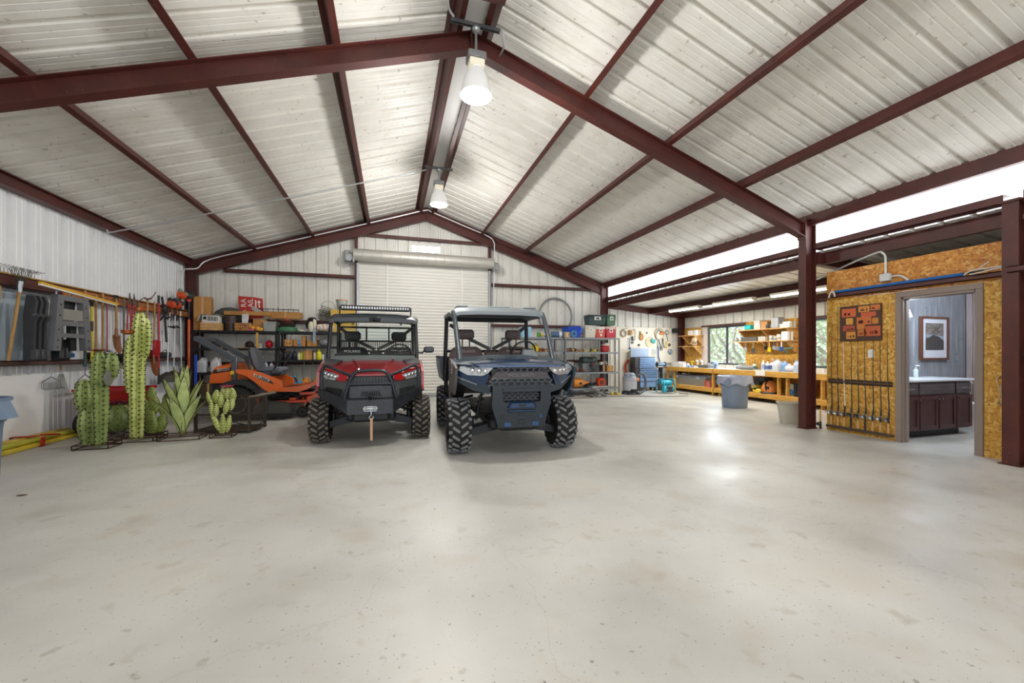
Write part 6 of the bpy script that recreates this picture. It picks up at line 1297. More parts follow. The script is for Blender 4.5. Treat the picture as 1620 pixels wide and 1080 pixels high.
t = thing('leaf_blower', 'orange leaf blower engine on the bottom grey shelf', 'blower', (6.16, 10.98, z)); b = B().lathe([(.02, -.1), (.13, -.09), (.15, 0), (.13, .09), (.02, .1)], (0, 0, .15), 18, 'y'); b.box((-.04, .02, .24), (.16, .16, .1), .03); obj('fan_housing', b, mat('#d8491f', .4, var=.08), t); b = B().lathe([(.01, -.115), (.07, -.11), (.075, -.09), (.01, -.09)], (0, 0, .15), 14, 'y'); obj('starter_cover', b, mat('#5f2a20', .5), t); b = B(); b.cyl((-.12, .0, .12), (-.5, .05, .04), .045, .03, 12); b.tube(bez([(-.05, 0, .28), (.02, 0, .34), (.1, 0, .27)], 4), .015, 6); obj('nozzle', b, M_dark, t)
for k, x in enumerate((5.0, 5.12)): bucket(['bright blue can, left one on the bottom grey shelf', 'bright blue can, right one beside the orange duct'][k], x, 10.9, z, .055, .2, '#2767c8', '#3a7ad8', name='blue_can')
heap('dark hoses and fittings at the back of the bottom grey shelf', 5.75, 11.3, z, .4, .2, .16, ['#2b3440', '#3a3f44', '#23262a'], 4, 'hose_heap', 'hoses')
t = thing('floor_jack', 'red and silver pole jack standing against the shelf post', 'jack', (4.97, 10.62, 0), rot=(0, -.06, 0)); b = B().cyl((0, 0, .05), (0, 0, 1.02), .02, n=8); obj('pole', b, mat('#b9b4b0', .3, .6), t); b = B().cyl((0, 0, .5), (0, 0, 1.0), .024, n=8); obj('red_sleeve', b, mat('#a52a2c', .4), t); b = B(); b.box((0, 0, .04), (.2, .3, .06), .015); b.box((.03, 0, .14), (.1, .12, .14), .02); obj('base', b, mat('#3b4654', .4, .5), t)
t = thing('roller_stand', 'low folding silver roller stand in front of the grey shelf', 'stand', (5.82, 10.45, 0)); b = B()
for y in (-.12, .12): b.cyl((-.22, y, .27), (.16, y, .02), .012, n=7); b.cyl((.16, y, .27), (-.1, y, .02), .012, n=7)
b.cyl((-.3, -.12, .28), (.22, -.12, .28), .014, n=8); b.cyl((-.3, .12, .28), (.22, .12, .28), .014, n=8); b.cyl((.16, -.16, .02), (.16, .16, .02), .018, n=8); b.cyl((-.1, -.16, .02), (-.1, .16, .02), .018, n=8); b.bx(-.3, .22, -.12, .12, .285, .30); obj('stand_frame', b, M_galv, t)
b = B(); b.cyl((-.32, -.2, .02), (-.32, .2, .02), .018, n=8); obj('roller', b, M_dark, t)
heap('yellow ratchet and dark scraps on the floor by the shelf foot', 6.45, 10.6, .0, .26, .16, .09, ['#d2b62a', '#3a3428', '#8a7a3a'], 4, 'ratchet_heap', 'scraps')
# ================================================================== WORKSHOP CORNER
# pegboard on the end wall
t = thing('pegboard', 'large white pegboard covered with hung tools in the back right corner', 'pegboard', (8.38, 11.9, 0))
b = B().bx(-1.12, 1.12, -.012, .012, .92, 2.15); b.bx(-1.12, -.62, -.012, .012, .0, .915); obj('board', b, mat('#e6e1d3', .55, var=.04), t)
h = B()
for i in range(44):
    for j in range(24): h.box((-1.09 + i * .0505, -.0125, .95 + j * .05), (.007, .002, .007))
obj('holes', h, M_dark, t, kind='stuff')
PY = 11.876
def hung(label, x, z, parts, cat='tool', name='hung_tool'):
    t = thing(name, label, cat, (x, PY, z), 0, 'tools hung on the pegboard')
    for nm, b, c in parts: obj(nm, b, c if not isinstance(c, str) else mat(c, .45, var=.12), t)
    b = B().cyl((0, .02, .0), (0, -.02, .01), .004, n=5); obj('peg_hook', b, M_galv, t)
def ringb(r, tr, z=0, n=1):
    b = B()
    for k in range(n): b.tube(arc((0, -.01 - .012 * k, z), r - .012 * k, 0, 345, 22), tr, 6, closed=True)
    return b
hung('tan coil of rope at the top left of the pegboard', 7.54, 1.95, [('coil', ringb(.12, .012, -.02, 3), '#b9ab92'), ('tail', B().tube(bez([(-.1, -.02, .05), (.0, -.03, .12), (.16, -.02, .17)], 4), .008, 5), '#4a3a2c')])
hung('wooden block tool near the top left of the pegboard', 7.80, 1.96, [('block', B().box((-.03, -.03, 0), (.07, .04, .18), .01), '#9c6a32'), ('pads', B().ell((.06, -.02, -.0), (.05, .02, .08)), '#cfa76a')])
hung('thin black hose loop beside the wooden block', 7.96, 1.96, [('hose', B().tube(bez([(-.05, -.01, .1), (.0, -.02, .12), (.03, -.02, .0), (.02, -.01, -.22), (-.02, -.01, -.27)], 5), .008, 6), '#2b2b2d')])
hung('round wooden paddle hanging left of centre', 8.22, 1.86, [('paddle', B().at(sc=(1, .2, 1.1)).ell((.02, -.1, -.04), (.085, .08, .11)), '#b98142'), ('neck', B().box((-.02, -.02, .1), (.06, .02, .1), .008), '#a5703a')])
hung('blue hacksaw hanging on the left of the pegboard', 7.74, 1.60, [('frame', B().tube([(-.03, -.02, .16), (.03, -.02, .16), (.03, -.02, -.17)], .012, 6), '#2f6f9e'), ('blade', B().box((-.03, -.02, 0), (.01, .006, .32)), M_galv), ('grip', B().box((.04, -.02, -.17), (.07, .03, .07), .012), '#2a5f8a')])
hung('black drill chuck bits hanging right of the hacksaw', 7.88, 1.76, [('body', B().box((0, -.03, 0), (.06, .04, .16), .015), '#34343a'), ('bits', B().box((.0, -.03, -.14), (.09, .03, .06), .012), '#55504a')])
hung('silver key ring of small bits above the teal scraper', 8.46, 1.96, [('bit', B().ell((0, -.02, 0), (.025, .015, .035)), '#5b5752')])
hung('teal handled face shield on a tan disc', 8.62, 1.68, [('disc', B().lathe([(.01, .0), (.15, .0), (.15, .012), (.01, .012)], (-.06, -.015, -.04), 22, 'y'), '#d8c79f'), ('shield', B().at((.07, -.05, 0), (0, .35, 0)).box((0, 0, 0), (.18, .03, .12), .03), '#1fa8a6'), ('strap', ringb(.1, .008, .05), '#cfc9bb')])
hung('small black knob left of the teal shield', 8.15, 1.54, [('knob', B().lathe([(.01, -.03), (.035, -.03), (.04, 0), (.01, 0)], n=12, axis='y'), '#3b3631')])
hung('large tan hoop of cord on the right of the pegboard', 8.97, 1.93, [('hoop', ringb(.2, .008, 0, 2), '#bda98a'), ('orange_pad', B().at(sc=(1, .25, 1)).ell((.1, -.1, .03), (.1, .07, .06)), '#c97d36'), ('black_cord', B().tube(bez([(-.14, -.03, -.2), (-.15, -.03, .0), (-.05, -.04, .14), (.08, -.03, .08)], 5), .011, 6), '#25262a')])
hung('grey wire coil with a dark tail, far right top', 9.29, 1.97, [('coil', ringb(.08, .01, .02, 2), '#8d8f8d'), ('tail', B().tube(bez([(-.06, -.02, 0), (-.02, -.02, -.1), (.04, -.02, -.28)], 4), .01, 6), '#3a3b3d')])
hung('dark handled pliers hanging under the tan hoop', 8.99, 1.60, [('handle', B().tube([(-.05, -.02, .12), (0, -.02, .0), (.03, -.02, -.2)], .014, 6), '#4d5560'), ('jaw', B().box((-.08, -.02, .0), (.03, .02, .3), .008), M_galv)])
hung('dark blue long nosed pliers in the middle of the pliers row', 9.11, 1.60, [('handle', B().tube([(-.05, -.02, -.16), (0, -.02, .08), (.06, -.02, -.16)], .013, 6), '#2d4770'), ('jaw', B().box((0, -.02, .12), (.05, .02, .1), .01), M_dark)])
hung('pair of grey handled shears below the pliers', 9.05, 1.42, [('handle', ringb(.05, .01, 0), '#7d5a4a'), ('jaw', B().tube([(0, -.02, .05), (.06, -.02, .2)], .01, 6), M_galv)])
hung('yellow jigsaw blade template right of the pliers', 9.24, 1.58, [('plate', B().box((0, -.02, .05), (.06, .014, .12), .02), '#d8bd2e'), ('lower', B().box((.02, -.02, -.09), (.07, .014, .1), .02), '#e0c942')])
hung('brown sanding disc at the right edge of the pegboard', 9.39, 1.55, [('disc', B().lathe([(.01, -.01), (.055, -.01), (.055, 0), (.01, 0)], n=16, axis='y'), '#6a5546')])
hung('blue and grey wire ring low on the right edge', 9.42, 1.31, [('ring', ringb(.085, .012, 0), '#6e7478'), ('blue_tag', B().box((0, -.02, -.02), (.06, .02, .11), .012), '#3f86c4')])
hung('blue air hose hanging straight down by the tool chest', 8.92, 1.40, [('hose', B().tube(bez([(-.03, -.02, .1), (0, -.03, 0), (.0, -.03, -.25), (.06, -.04, -.45)], 5), .018, 6), '#2f62b4')])
hung('row of bright spanners low in the middle of the pegboard', 8.75, 1.30, [('spanner_' + 'abcd'[k], B().at((.05 * k - .06, -.015, 0)).box((0, 0, 0), (.015, .006, .24 - .03 * k), .002), M_galv) for k in range(4)][:0] + [('spanner', B().at((.05 * k - .06, -.015, 0)).box((0, 0, 0), (.015, .006, .24 - .03 * k), .002), M_galv) for k in range(4)])
t = thing('speaker', 'small black speaker box on a bracket above the right end of the pegboard', 'speaker', (9.58, 11.78, 2.0)); b = B().box((0, 0, .06), (.2, .16, .14), .01); obj('speaker_box', b, M_dark, t); b = B().box((0, .1, .06), (.04, .1, .03)); obj('bracket', b, M_galv, t)
t = thing('paper_bag', 'tan fabric bag hanging at the left of the tool chest', 'bag', (7.82, 11.8, .93)); b = B(); secs = [[(w * math.cos(a), d * math.sin(a), z) for a in [2 * PI * j / 16 for j in range(16)]] for z, w, d in ((0, .11, .05), (.1, .14, .06), (.35, .13, .045), (.42, .10, .02))]; b.loft(secs); obj('bag_body', b, mat('#c2b391', .8, var=.1), t)
t = thing('hose_coil', 'orange red air hose coiled on the wall left of the tool chest', 'hose', (7.74, 11.80, .76)); b = B()
for k in range(9): b.tube(arc((.01 * math.sin(k * 2), -.012 * (k % 4), .01 * math.cos(k * 3)), .20 - .012 * (k % 5), 0, 350, 24, 'xz', .29 - .012 * (k % 4)), .011, 6, closed=True)
obj('hose', b, mat('#c04a2c', .45, var=.15), t); b = B(); b.tube(bez([(.02, -.06, .25), (.0, -.07, .05), (.04, -.07, -.15)], 4), .014, 6); obj('fitting', b, mat('#7a6a52', .4, .6), t)
# vacuum
t = thing('shop_vacuum', 'grey wet and dry vacuum with a black hose on casters', 'vacuum', (7.02, 10.70, 0))
b = B().lathe([(.18, .10), (.21, .12), (.215, .44), (.23, .45), (.23, .48), (.2, .48)], n=26); obj('drum', b, mat('#a8abb3', .4, var=.1), t)
b = B().lathe([(.225, .48), (.225, .52), (.17, .57), (.16, .62), (.1, .66), (.01, .67)], n=24); b.box((0, -.12, .6), (.18, .14, .08), .03); obj('motor_head', b, mat('#8e98a6', .4), t)
b = B().box((.15, -.19, .46), (.11, .05, .1), .02); obj('orange_latch', b, mat('#d98a5c', .4), t)
b = B(); P = bez([(.1, -.16, .5), (.24, -.18, .64), (.36, -.18, .6), (.42, -.2, .4), (.36, -.22, .15), (.2, -.26, .05), (.1, -.3, .05)], 9)
b.tube(P, [.034 + .004 * (i % 2) for i in range(len(P))], 8); obj('hose', b, mat('#4d5058', .5), t)
b = B(); b.lathe([(.2, .1), (.25, .08), (.25, .05), (.2, .05)], n=20)
for a in (40, 130, 220, 310): b.ell((.22 * math.cos(math.radians(a)), .22 * math.sin(math.radians(a)), .032), .032, 8, 6)
b.box((0, -.22, .14), (.2, .06, .06), .01); obj('caster_base', b, M_dark, t)
# tool chest
t = thing('tool_chest', 'pale blue rolling tool chest with many drawers and its top lid open', 'tool chest', (8.13, 11.42, 0))
Mtc = mat('#7f9fc6', .3, .3, .05); Mtd = mat('#2c2a2c', .45)
b = B().bx(-.44, .40, -.02, .28, .12, .76, .006); obj('lower_cabinet', b, Mtd, t)
for k, (z0, z1) in enumerate(((.13, .33), (.34, .47), (.48, .55), (.56, .62), (.63, .69), (.70, .755))):
    b = B().bx(-.27, .39, -.045, -.02, z0, z1, .006); dr = obj('drawer', b, Mtc, t); b = B().bx(-.25, .37, -.06, -.045, z1 - .022, z1 - .006, .003); obj('handle', b, mat('#4a6484', .35, .4), dr)
b = B().bx(-.44, .34, .0, .28, .765, 1.13, .006); obj('upper_cabinet', b, Mtd, t)
for k in range(6):
    z0 = .775 + k * .058; b = B().bx(-.27, .33, -.025, .0, z0, z0 + .05, .005); dr = obj('drawer', b, Mtc, t); b = B().bx(-.25, .31, -.038, -.025, z0 + .035, z0 + .047, .003); obj('handle', b, mat('#4a6484', .35, .4), dr)
b = B().prism([(.26, 1.12), (.30, 1.13), (.26, 1.42), (.24, 1.42)], -.44, .26, 'yz'); obj('lid', b, mat('#8c9cb2', .35, .2), t)
b = B()
for x in (-.38, .34):
    for y in (.02, .24): b.cyl((x - .02, y, .05), (x + .02, y, .05), .05, n=12); b.box((x, y, .1), (.06, .06, .04))
obj('casters', b, M_dark, t, kind='stuff')
b = B().tube(bez([(.40, .0, .7), (.46, -.03, .6), (.47, -.02, .35), (.44, .0, .2)], 5), .022, 6); b.tube(bez([(.41, .05, .72), (.5, .03, .6), (.52, .04, .3), (.46, .06, .18)], 5), .018, 6); obj('hanging_hoses', b, mat('#4a5a7c', .5), t)
t = thing('bench_grinder', 'blue grey bench grinder on a stand at the bench end', 'grinder', (8.78, 11.55, .0)); b = B(); b.bx(-.05, .05, -.05, .05, 0, .76); b.bx(-.12, .12, -.12, .12, 0, .02); b.bx(-.1, .16, -.1, .1, .76, .78); obj('pedestal', b, M_blackm, t); b = B(); b.cyl((-.1, 0, .88), (.14, 0, .88), .06, n=14); obj('motor', b, mat('#7a97bd', .4, .3), t)
for s in (-.14, .17):
    b = B().cyl((s - .015, 0, .88), (s + .015, 0, .88), .085, n=18); obj('wheel', b, mat('#5d5f62', .7), t)
# compressor
t = thing('air_compressor', 'turquoise twin tank air compressor on the floor by the workbench', 'compressor', (8.25, 10.62, 0)); Mq = mat('#38a5bd', .3, .1, .05)
for z in (.14, .33):
    b = B(); b.lathe([(.01, -.22), (.07, -.21), (.1, -.17), (.1, .17), (.07, .21), (.01, .22)], (0, -.1 if z < .2 else 0, z), 16, 'x'); obj('tank', b, Mq, t)
for x in (-.2, .2):
    b = B().tube(bez([(x, -.2, .03), (x, -.2, .3), (x, -.12, .44), (x, .08, .44), (x, .18, .3), (x, .18, .03)], 5), .018, 7); obj('frame_tube', b, Mq, t)
b = B(); b.tube([(-.2, -.02, .45), (.2, -.02, .45)], .02, 8); b.box((0, -.02, .46), (.2, .05, .04), .015); obj('carry_handle', b, mat('#25444c', .5), t)
b = B(); b.box((-.28, -.1, .22), (.1, .14, .2), .03); b.box((.02, -.16, .12), (.2, .1, .12), .02); b.cyl((-.1, -.2, .2), (.1, -.2, .2), .03); obj('pump', b, mat('#3d4447', .5, .3), t)
b = B(); b.tube(bez([(.05, -.22, .28), (.12, -.25, .2), (.2, -.24, .06), (.26, -.26, .02)], 5), .01, 6); obj('cord', b, mat('#c9a94a', .5), t)
b = B().tube(bez([(8.5, 10.3, .012), (8.65, 10.1, .012), (8.3, 9.75, .012), (7.6, 9.75, .012), (6.9, 10.0, .012), (6.3, 10.2, .012), (5.6, 10.15, .012), (5.0, 10.1, .012), (4.4, 10.25, .012)], 8), .01, 6); solo('air_hose', b, mat('#6d6156', .5), 'thin brown air hose lying in a loop on the floor before the shelves', 'hose')
# ------------------------------------------------------------------ workbenches
def bench(name, label, y0, y1, posts):
    t = thing(name, label, 'workbench', (9.5, (y0 + y1) / 2, 0)); c = (y0 + y1) / 2
    b = B().bx(-.35, .38, y0 - c, y1 - c, .775, .80, .003); obj('worktop', b, mat('#c9c3b4', .5, var=.1), t)
    b = B().bx(-.38, -.345, y0 - c, y1 - c, .665, .80, .003); obj('front_rail', b, M_pine, t)
    b = B().bx(-.35, .38, y0 - c, y1 - c, .205, .22, .003); obj('lower_shelf', b, M_pine2, t)
    b = B().bx(-.38, -.345, y0 - c, y1 - c, .10, .215, .003); obj('lower_rail', b, M_pine, t)
    for y in posts:
        b = B().bx(-.345, -.255, y - c - .02, y - c + .02, 0, .775, .003); obj('leg', b, M_pine, t)
        b = B().bx(.29, .38, y - c - .02, y - c + .02, 0, .775, .003); obj('leg', b, M_pine, t)
    return t
bench('workbench', 'left pine workbench section under the wide window', 9.62, 11.75, (9.66, 11.35, 11.7))
bench('workbench', 'right pine workbench section behind the lined trash can', 6.3, 9.58, (9.4, 7.55, 7.32, 6.5))
ZB = .802
carton('stack of white plastic tubs at the far left of the workbench', 9.5, 11.5, ZB, .3, .3, .17, '#dedede', tape='#c9ccd2', name='tub_stack'); carton('white carton with blue print beside the white tubs', 9.45, 11.18, ZB, .24, .2, .12, '#e4e4e6', tape='#7b93b8')
t = thing('yellow_tool', 'yellow wing nut shaped tool above the white carton', 'tool', (9.6, 11.0, ZB)); b = B(); b.cyl((0, 0, 0), (0, 0, .15), .02, n=8); b.box((0, .0, .18), (.05, .14, .05), .015); obj('body', b, mat('#dcc02c', .45), t)
for k, (y, c) in enumerate(((10.75, '#d9d5cc'), (10.55, '#cfccc6'))):
    t = thing('clamp', ['pale bar clamp standing on the left bench, farther one', 'pale bar clamp standing on the left bench, nearer one'][k], 'clamp', (9.6, y, ZB), 0, 'clamps on the left bench'); b = B(); b.bx(-.01, .01, -.015, .015, 0, .24); b.bx(-.06, .02, -.015, .015, .2, .24, .006); b.bx(-.06, .02, -.02, .02, .0, .05, .01); obj('bar', b, mat(c, .4), t); b = B().cyl((-.05, 0, .16), (-.05, 0, .25), .012, n=7); obj('screw', b, M_galv, t)
heap('blue and white rags and packets on the left bench', 9.35, 10.75, ZB, .3, .2, .06, ['#7c9cc8', '#dcdde2', '#5b7fb4'], 5, 'packet_heap', 'packets')
t = thing('parts_tray', 'dark grey tray on the left bench under the window', 'tray', (9.42, 10.2, ZB)); b = B().loft([[(-.1, -.2, 0), (.1, -.2, 0), (.1, .2, 0), (-.1, .2, 0)], [(-.14, -.25, .09), (.14, -.25, .09), (.14, .25, .09), (-.14, .25, .09)], [(-.12, -.23, .09), (.12, -.23, .09), (.12, .23, .09), (-.12, .23, .09)], [(-.09, -.18, .02), (.09, -.18, .02), (.09, .18, .02), (-.09, .18, .02)]]); obj('tray', b, mat('#5f6062', .5), t)
t = thing('bench_vice', 'blue steel bench vice in the middle of the window', 'vice', (9.35, 9.72, ZB)); b = B(); b.lathe([(.08, 0), (.08, .03), (.05, .05), (.05, .09), (.01, .1)], n=14); b.box((0, .0, .14), (.12, .1, .1), .02); b.box((-.12, 0, .16), (.05, .12, .09), .012); obj('vice_body', b, mat('#7d93b5', .4, .4), t); b = B(); b.cyl((-.14, 0, .13), (-.26, 0, .13), .014, n=8); b.cyl((-.25, -.08, .13), (-.25, .08, .13), .008, n=6); obj('screw_bar', b, M_galv, t)
t = thing('paper_stack', 'loose white sheets of paper on the bench below the window', 'papers', (9.4, 9.1, ZB)); b = B(); b.box((0, 0, .008), (.3, .42, .016), .002); b.at((.02, .1, .02), (0, 0, .3)).box((0, 0, 0), (.22, .3, .008), .001); obj('sheets', b, M_white, t)
t = thing('hanging_paper', 'white paper hanging over the front edge of the right bench', 'paper', (9.112, 8.0, .68)); b = B().bx(-.004, .0, -.14, .14, 0, .12); b.bx(-.004, .1, -.14, .14, .12, .124); obj('sheet', b, M_white, t)
t['label'] = 'white paper hanging over the front edge of the right bench'
t = thing('machine_case', 'flat grey plastic machine case on the bench at the right of the window', 'case', (9.5, 8.78, ZB)); b = B().box((0, 0, .06), (.26, .56, .12), .04); obj('case_body', b, mat('#8a8c90', .45), t); b = B().box((-.03, .1, .13), (.12, .2, .03), .01); obj('lid_pad', b, mat('#b7b59e', .5), t)
for i, (y, r, h, c, cp, bd, lab) in enumerate(((8.52, .045, .2, '#cfd4cc', '#2e5b42', '#3a6b52', 'small spray can with a green cap on the bench'), (8.25, .05, .28, '#dfe2e8', '#e6dcae', '#9fb0cf', 'white bottle with a cream cap, first in the bench row'), (8.12, .05, .24, '#dde1ea', '#e6e6e6', '#5a6ba0', 'white bottle with a navy label in the bench row'), (8.0, .055, .26, '#d9dde6', '#c97a4a', '#46588e', 'white bottle with an orange cap in the bench row'), (7.89, .05, .2, '#e0a79a', '#eee6e0', None, 'salmon pink bottle left of the black and red jug'), (7.52, .045, .24, '#dfd9cf', '#3a3534', '#c9b9a8', 'white pump bottle right of the blue jug'))):
    bottle(lab, 9.5, y, ZB, r, h, c, cp, 'bottles on the right bench', band=bd)
jug('white jug with a large black and red label in the bench row', 9.42, 7.76, ZB, .2, .3, '#c9ced8', '#e4e4e4', d=.22, rz=PI / 2, band=None)
b = B().box((9.305, 7.77, ZB + .12), (.006, .13, .17), .002); solo('jug_sticker', b, mat('#3a1e20', .5, var=.5, scale=30), 'black and red sticker on the white jug', 'sticker') if False else None
jug('pale blue jug right of the black labelled jug', 9.46, 7.60, ZB, .14, .26, '#7fa8dc', '#dfe6ee', rz=PI / 2)
t = thing('paper_roll', 'thick roll of white and violet paper towels lying on the bench', 'roll', (9.42, 7.38, ZB + .08)); b = B(); b.lathe([(.02, -.13), (.08, -.13), (.08, .13), (.02, .13)], n=18, axis='y'); obj('roll', b, mat('#cfd0e0', .6, var=.15, scale=20), t)
jug('silver grey motor oil jug on the near end of the bench', 9.32, 7.17, ZB, .16, .28, '#b4c0d4', '#8a94a8', rz=PI / 2, d=.12); bottle('royal blue bottle beside the steel column on the bench', 9.3, 6.98, ZB, .07, .24, '#2f66c0', '#1f4fa8', flat=.7)
# under the bench
t = thing('storage_bin', 'long clear grey plastic storage bin under the left bench', 'bin', (9.5, 10.82, .222)); b = B().loft([[(-.22, -.72, 0), (.22, -.72, 0), (.22, .72, 0), (-.22, .72, 0)], [(-.25, -.78, .25), (.25, -.78, .25), (.25, .78, .25), (-.25, .78, .25)]]); obj('bin_body', b, mat('#a3a59f', .35, var=.15), t); b = B().box((0, 0, .285), (.54, 1.6, .07), .02); obj('lid', b, mat('#8d96a2', .35, var=.1), t)
for y in (-.5, .5):
    b = B().box((-.27, y, .26), (.03, .16, .08), .01); obj('latch', b, mat('#c9ccce', .4), t)
heap('white scraps on top of the long storage bin', 9.45, 11.05, .545, .3, .3, .06, ['#d0ccc2', '#a59a8d'], 3, 'scrap_heap', 'scraps')
t = thing('red_frame_box', 'red framed box with a clear window at the right end of the left bench shelf', 'box', (9.3, 9.95, .222)); b = B().frame([(-.13, 0), (.13, 0), (.13, .2), (-.13, .2)], [(-.08, .04), (.08, .04), (.08, .16), (-.08, .16)], -.05, .05, 'yz'); obj('red_frame', b, mat('#cf5a48', .4), t); b = B().bx(-.01, .01, -.08, .08, .04, .16); obj('window_panel', b, mat('#c9c4b8', .3), t)
heap('pale tools lying on the lower shelf behind the trash can', 9.35, 9.0, .222, .4, .4, .1, ['#c9c3b0', '#4a4a4a', '#d6b85a'], 5, 'tool_heap')
heap('grey sanders on the lower shelf right of the trash can', 9.35, 8.55, .222, .2, .4, .12, ['#8d8c84', '#6b6a66'], 3, 'sander_heap')
carton('black hard case at the back of the lower shelf', 9.62, 8.5, .222, .4, .4, .28, '#3f4143', name='hard_case', tape='#303234'); carton('smaller dark case stacked on the black hard case', 9.62, 8.35, .505, .3, .3, .1, '#55585a', name='hard_case', tape='#404244')
t = thing('drill_case', 'yellow and black power tool beside the orange backpack tool', 'tool', (9.3, 8.2, .222)); b = B(); b.box((0, 0, .05), (.2, .24, .1), .02); b.box((.04, .12, .14), (.16, .2, .1), .02); obj('yellow_body', b, mat('#dcc23a', .45), t); b = B(); b.box((-.06, .05, .1), (.1, .08, .05), .012); obj('black_trim', b, M_dark, t)
t = thing('backpack_blower', 'orange round backpack tool with black straps on the lower shelf', 'tool', (9.35, 7.93, .222)); b = B(); b.lathe([(.16, 0), (.19, .04), (.19, .16), (.14, .28), (.05, .33), (.01, .33)], n=18); obj('orange_shell', b, mat('#d9843f', .45, var=.12), t); b = B(); b.lathe([(.2, 0), (.22, .02), (.2, .045), (.1, .045)], n=18); b.tube(bez([(-.17, -.05, .08), (-.2, -.04, .2), (-.12, -.02, .32), (0, 0, .36), (.1, 0, .33)], 4), .015, 6); b.box((-.17, -.08, .16), (.04, .08, .07), .01); obj('black_strap', b, M_dark, t)
t = thing('detergent_bag', 'white and blue bag on the lower shelf right of the bench post', 'bag', (9.35, 7.36, .222)); b = B(); secs = [[(w * .7 * math.cos(a), w * math.sin(a), z) for a in [2 * PI * j / 14 for j in range(14)]] for z, w in ((0, .10), (.05, .13), (.18, .12), (.25, .09), (.29, .03))]; b.loft(secs); obj('bag_body', b, mat('#dcd8c6', .6, var=.1), t); b = B().ell((-.08, -.06, .1), (.03, .06, .07)); obj('blue_panel', b, mat('#2f7fd0', .4), t)
for k in range(4): carton(['black file box on the lower shelf, first from the white bag', 'second black file box from the white bag', 'third black file box from the white bag', 'last black file box behind the steel column'][k], 9.36, 7.17 - .085 * k, .222, .26, .07, .30, ('#232428', '#2a2b30', '#303239', '#26272b')[k], grp='black file boxes under the bench', name='file_box', tape='#6f7278')
# wastebasket and boards leaning behind the column
t = thing('wastebasket', 'beige rectangular wastebasket on the floor before the steel column', 'bin', (6.86, 5.42, 0), math.radians(-40)); secs = []
def rr(w, d, z, r=.05):
    o = []
    for cx, cy, a0 in ((w / 2 - r, d / 2 - r, 0), (-w / 2 + r, d / 2 - r, 90), (-w / 2 + r, -d / 2 + r, 180), (w / 2 - r, -d / 2 + r, 270)):
        for k in range(5): a = math.radians(a0 + k * 22.5); o.append((cx + r * math.cos(a), cy + r * math.sin(a), z))
    return o
b = B().loft([rr(.29, .2, 0), rr(.37, .27, .36), rr(.40, .30, .365), rr(.40, .30, .385), rr(.36, .26, .385), rr(.28, .19, .01)]); obj('bin_body', b, mat('#b9b3a3', .45, var=.05), t)
t = thing('board_stack', 'thin white strips leaning behind the steel column', 'strips', (6.98, 5.16, 0)); b = B(); b.at((0, 0, 0), (.02, -.08, 0)).bx(-.01, .01, -.04, .04, 0, .95); b.at((.05, .02, 0), (.05, -.1, 0)).bx(-.008, .008, -.03, .03, 0, .8); obj('strip', b, mat('#d3d2d0', .45), t)
# ------------------------------------------------------------------ wall shelves on the OSB
def wshelf(label, y0, y1, z, d=.38, br=()):
    t = thing('wall_shelf', label, 'shelf', (9.9, (y0 + y1) / 2, z)); c = (y0 + y1) / 2
    b = B().bx(-d, 0, y0 - c, y1 - c, -.022, 0, .003); obj('board', b, M_pine2, t)
    for y in br:
        b = B().prism([(0, -.022), (-d * .85, -.022), (-d * .85, -.05), (-.02, -.30), (0, -.30)], y - c - .018, y - c + .018, 'xz'); obj('bracket', b, M_pine2, t)
    return t
def wshelf_short(*a): return wshelf(*a)
wshelf('upper short pine shelf in the corner beside the wide window', 10.80, 11.66, 1.86, .36, (11.45, 10.9)); wshelf('lower short pine shelf in the corner beside the wide window', 10.80, 11.66, 1.50, .36, (11.45, 10.9))
wshelf('upper long pine shelf right of the wide window', 7.58, 9.20, 1.915, .38, (9.1, 8.35, 7.66)); wshelf('lower long pine shelf right of the wide window', 7.58, 9.32, 1.59, .38, (9.1, 8.35, 7.66))
heap('small yellow and brown cans on the upper corner shelf', 9.72, 11.4, 1.862, .12, .4, .08, ['#b98a2e', '#d3c05a', '#7a4a24'], 3, 'can_heap', 'cans'); carton('white box with red print on the upper corner shelf', 9.72, 11.12, 1.862, .2, .22, .16, '#e6e2dc', tape='#b06a5a'); carton('plain white carton at the right of the upper corner shelf', 9.72, 10.90, 1.862, .16, .14, .17, '#e9e8e6')
heap('row of small dark and white pots on the lower corner shelf', 9.72, 11.25, 1.502, .2, .3, .06, ['#3a3a36', '#dad6cb', '#8d8d52'], 5, 'pot_heap', 'pots'); t = thing('wire_bundle', 'tangled tan and white cables hanging at the right of the corner shelves', 'cables', (9.66, 10.97, 1.502)); b = B()
for k in range(6): b.tube(bez([(random.uniform(-.06, .06), random.uniform(-.10, .10), .03 + .035 * q) for q in range(6)], 4), .012, 5)
b.ell((0, .0, .2), (.05, .12, .1)); obj('cables', b, mat('#cdb99c', .6, var=.3), t)
t = thing('teal_box', 'bright teal box at the left end of the upper long shelf', 'box', (9.62, 8.78, 1.917)); b = B().box((0, 0, .06), (.2, .2, .12), .015); obj('box_body', b, mat('#19b2b4', .4), t); b = B().box((0, 0, .125), (.19, .19, .012), .004); obj('lid', b, mat('#28c2c2', .4), t)
carton('grey and white speaker shaped box on the upper long shelf', 9.7, 8.52, 1.917, .24, .2, .24, '#c9c9c6', tape='#8d8d8d'); carton('tan and black box with an open flap on the upper long shelf', 9.7, 8.30, 1.917, .24, .2, .2, '#b78a58', flap=.04); heap('dark hand tools between boxes on the upper long shelf', 9.6, 8.12, 1.917, .2, .2, .1, ['#3c3a3a', '#8d6b4a', '#c9c0b0'], 4)
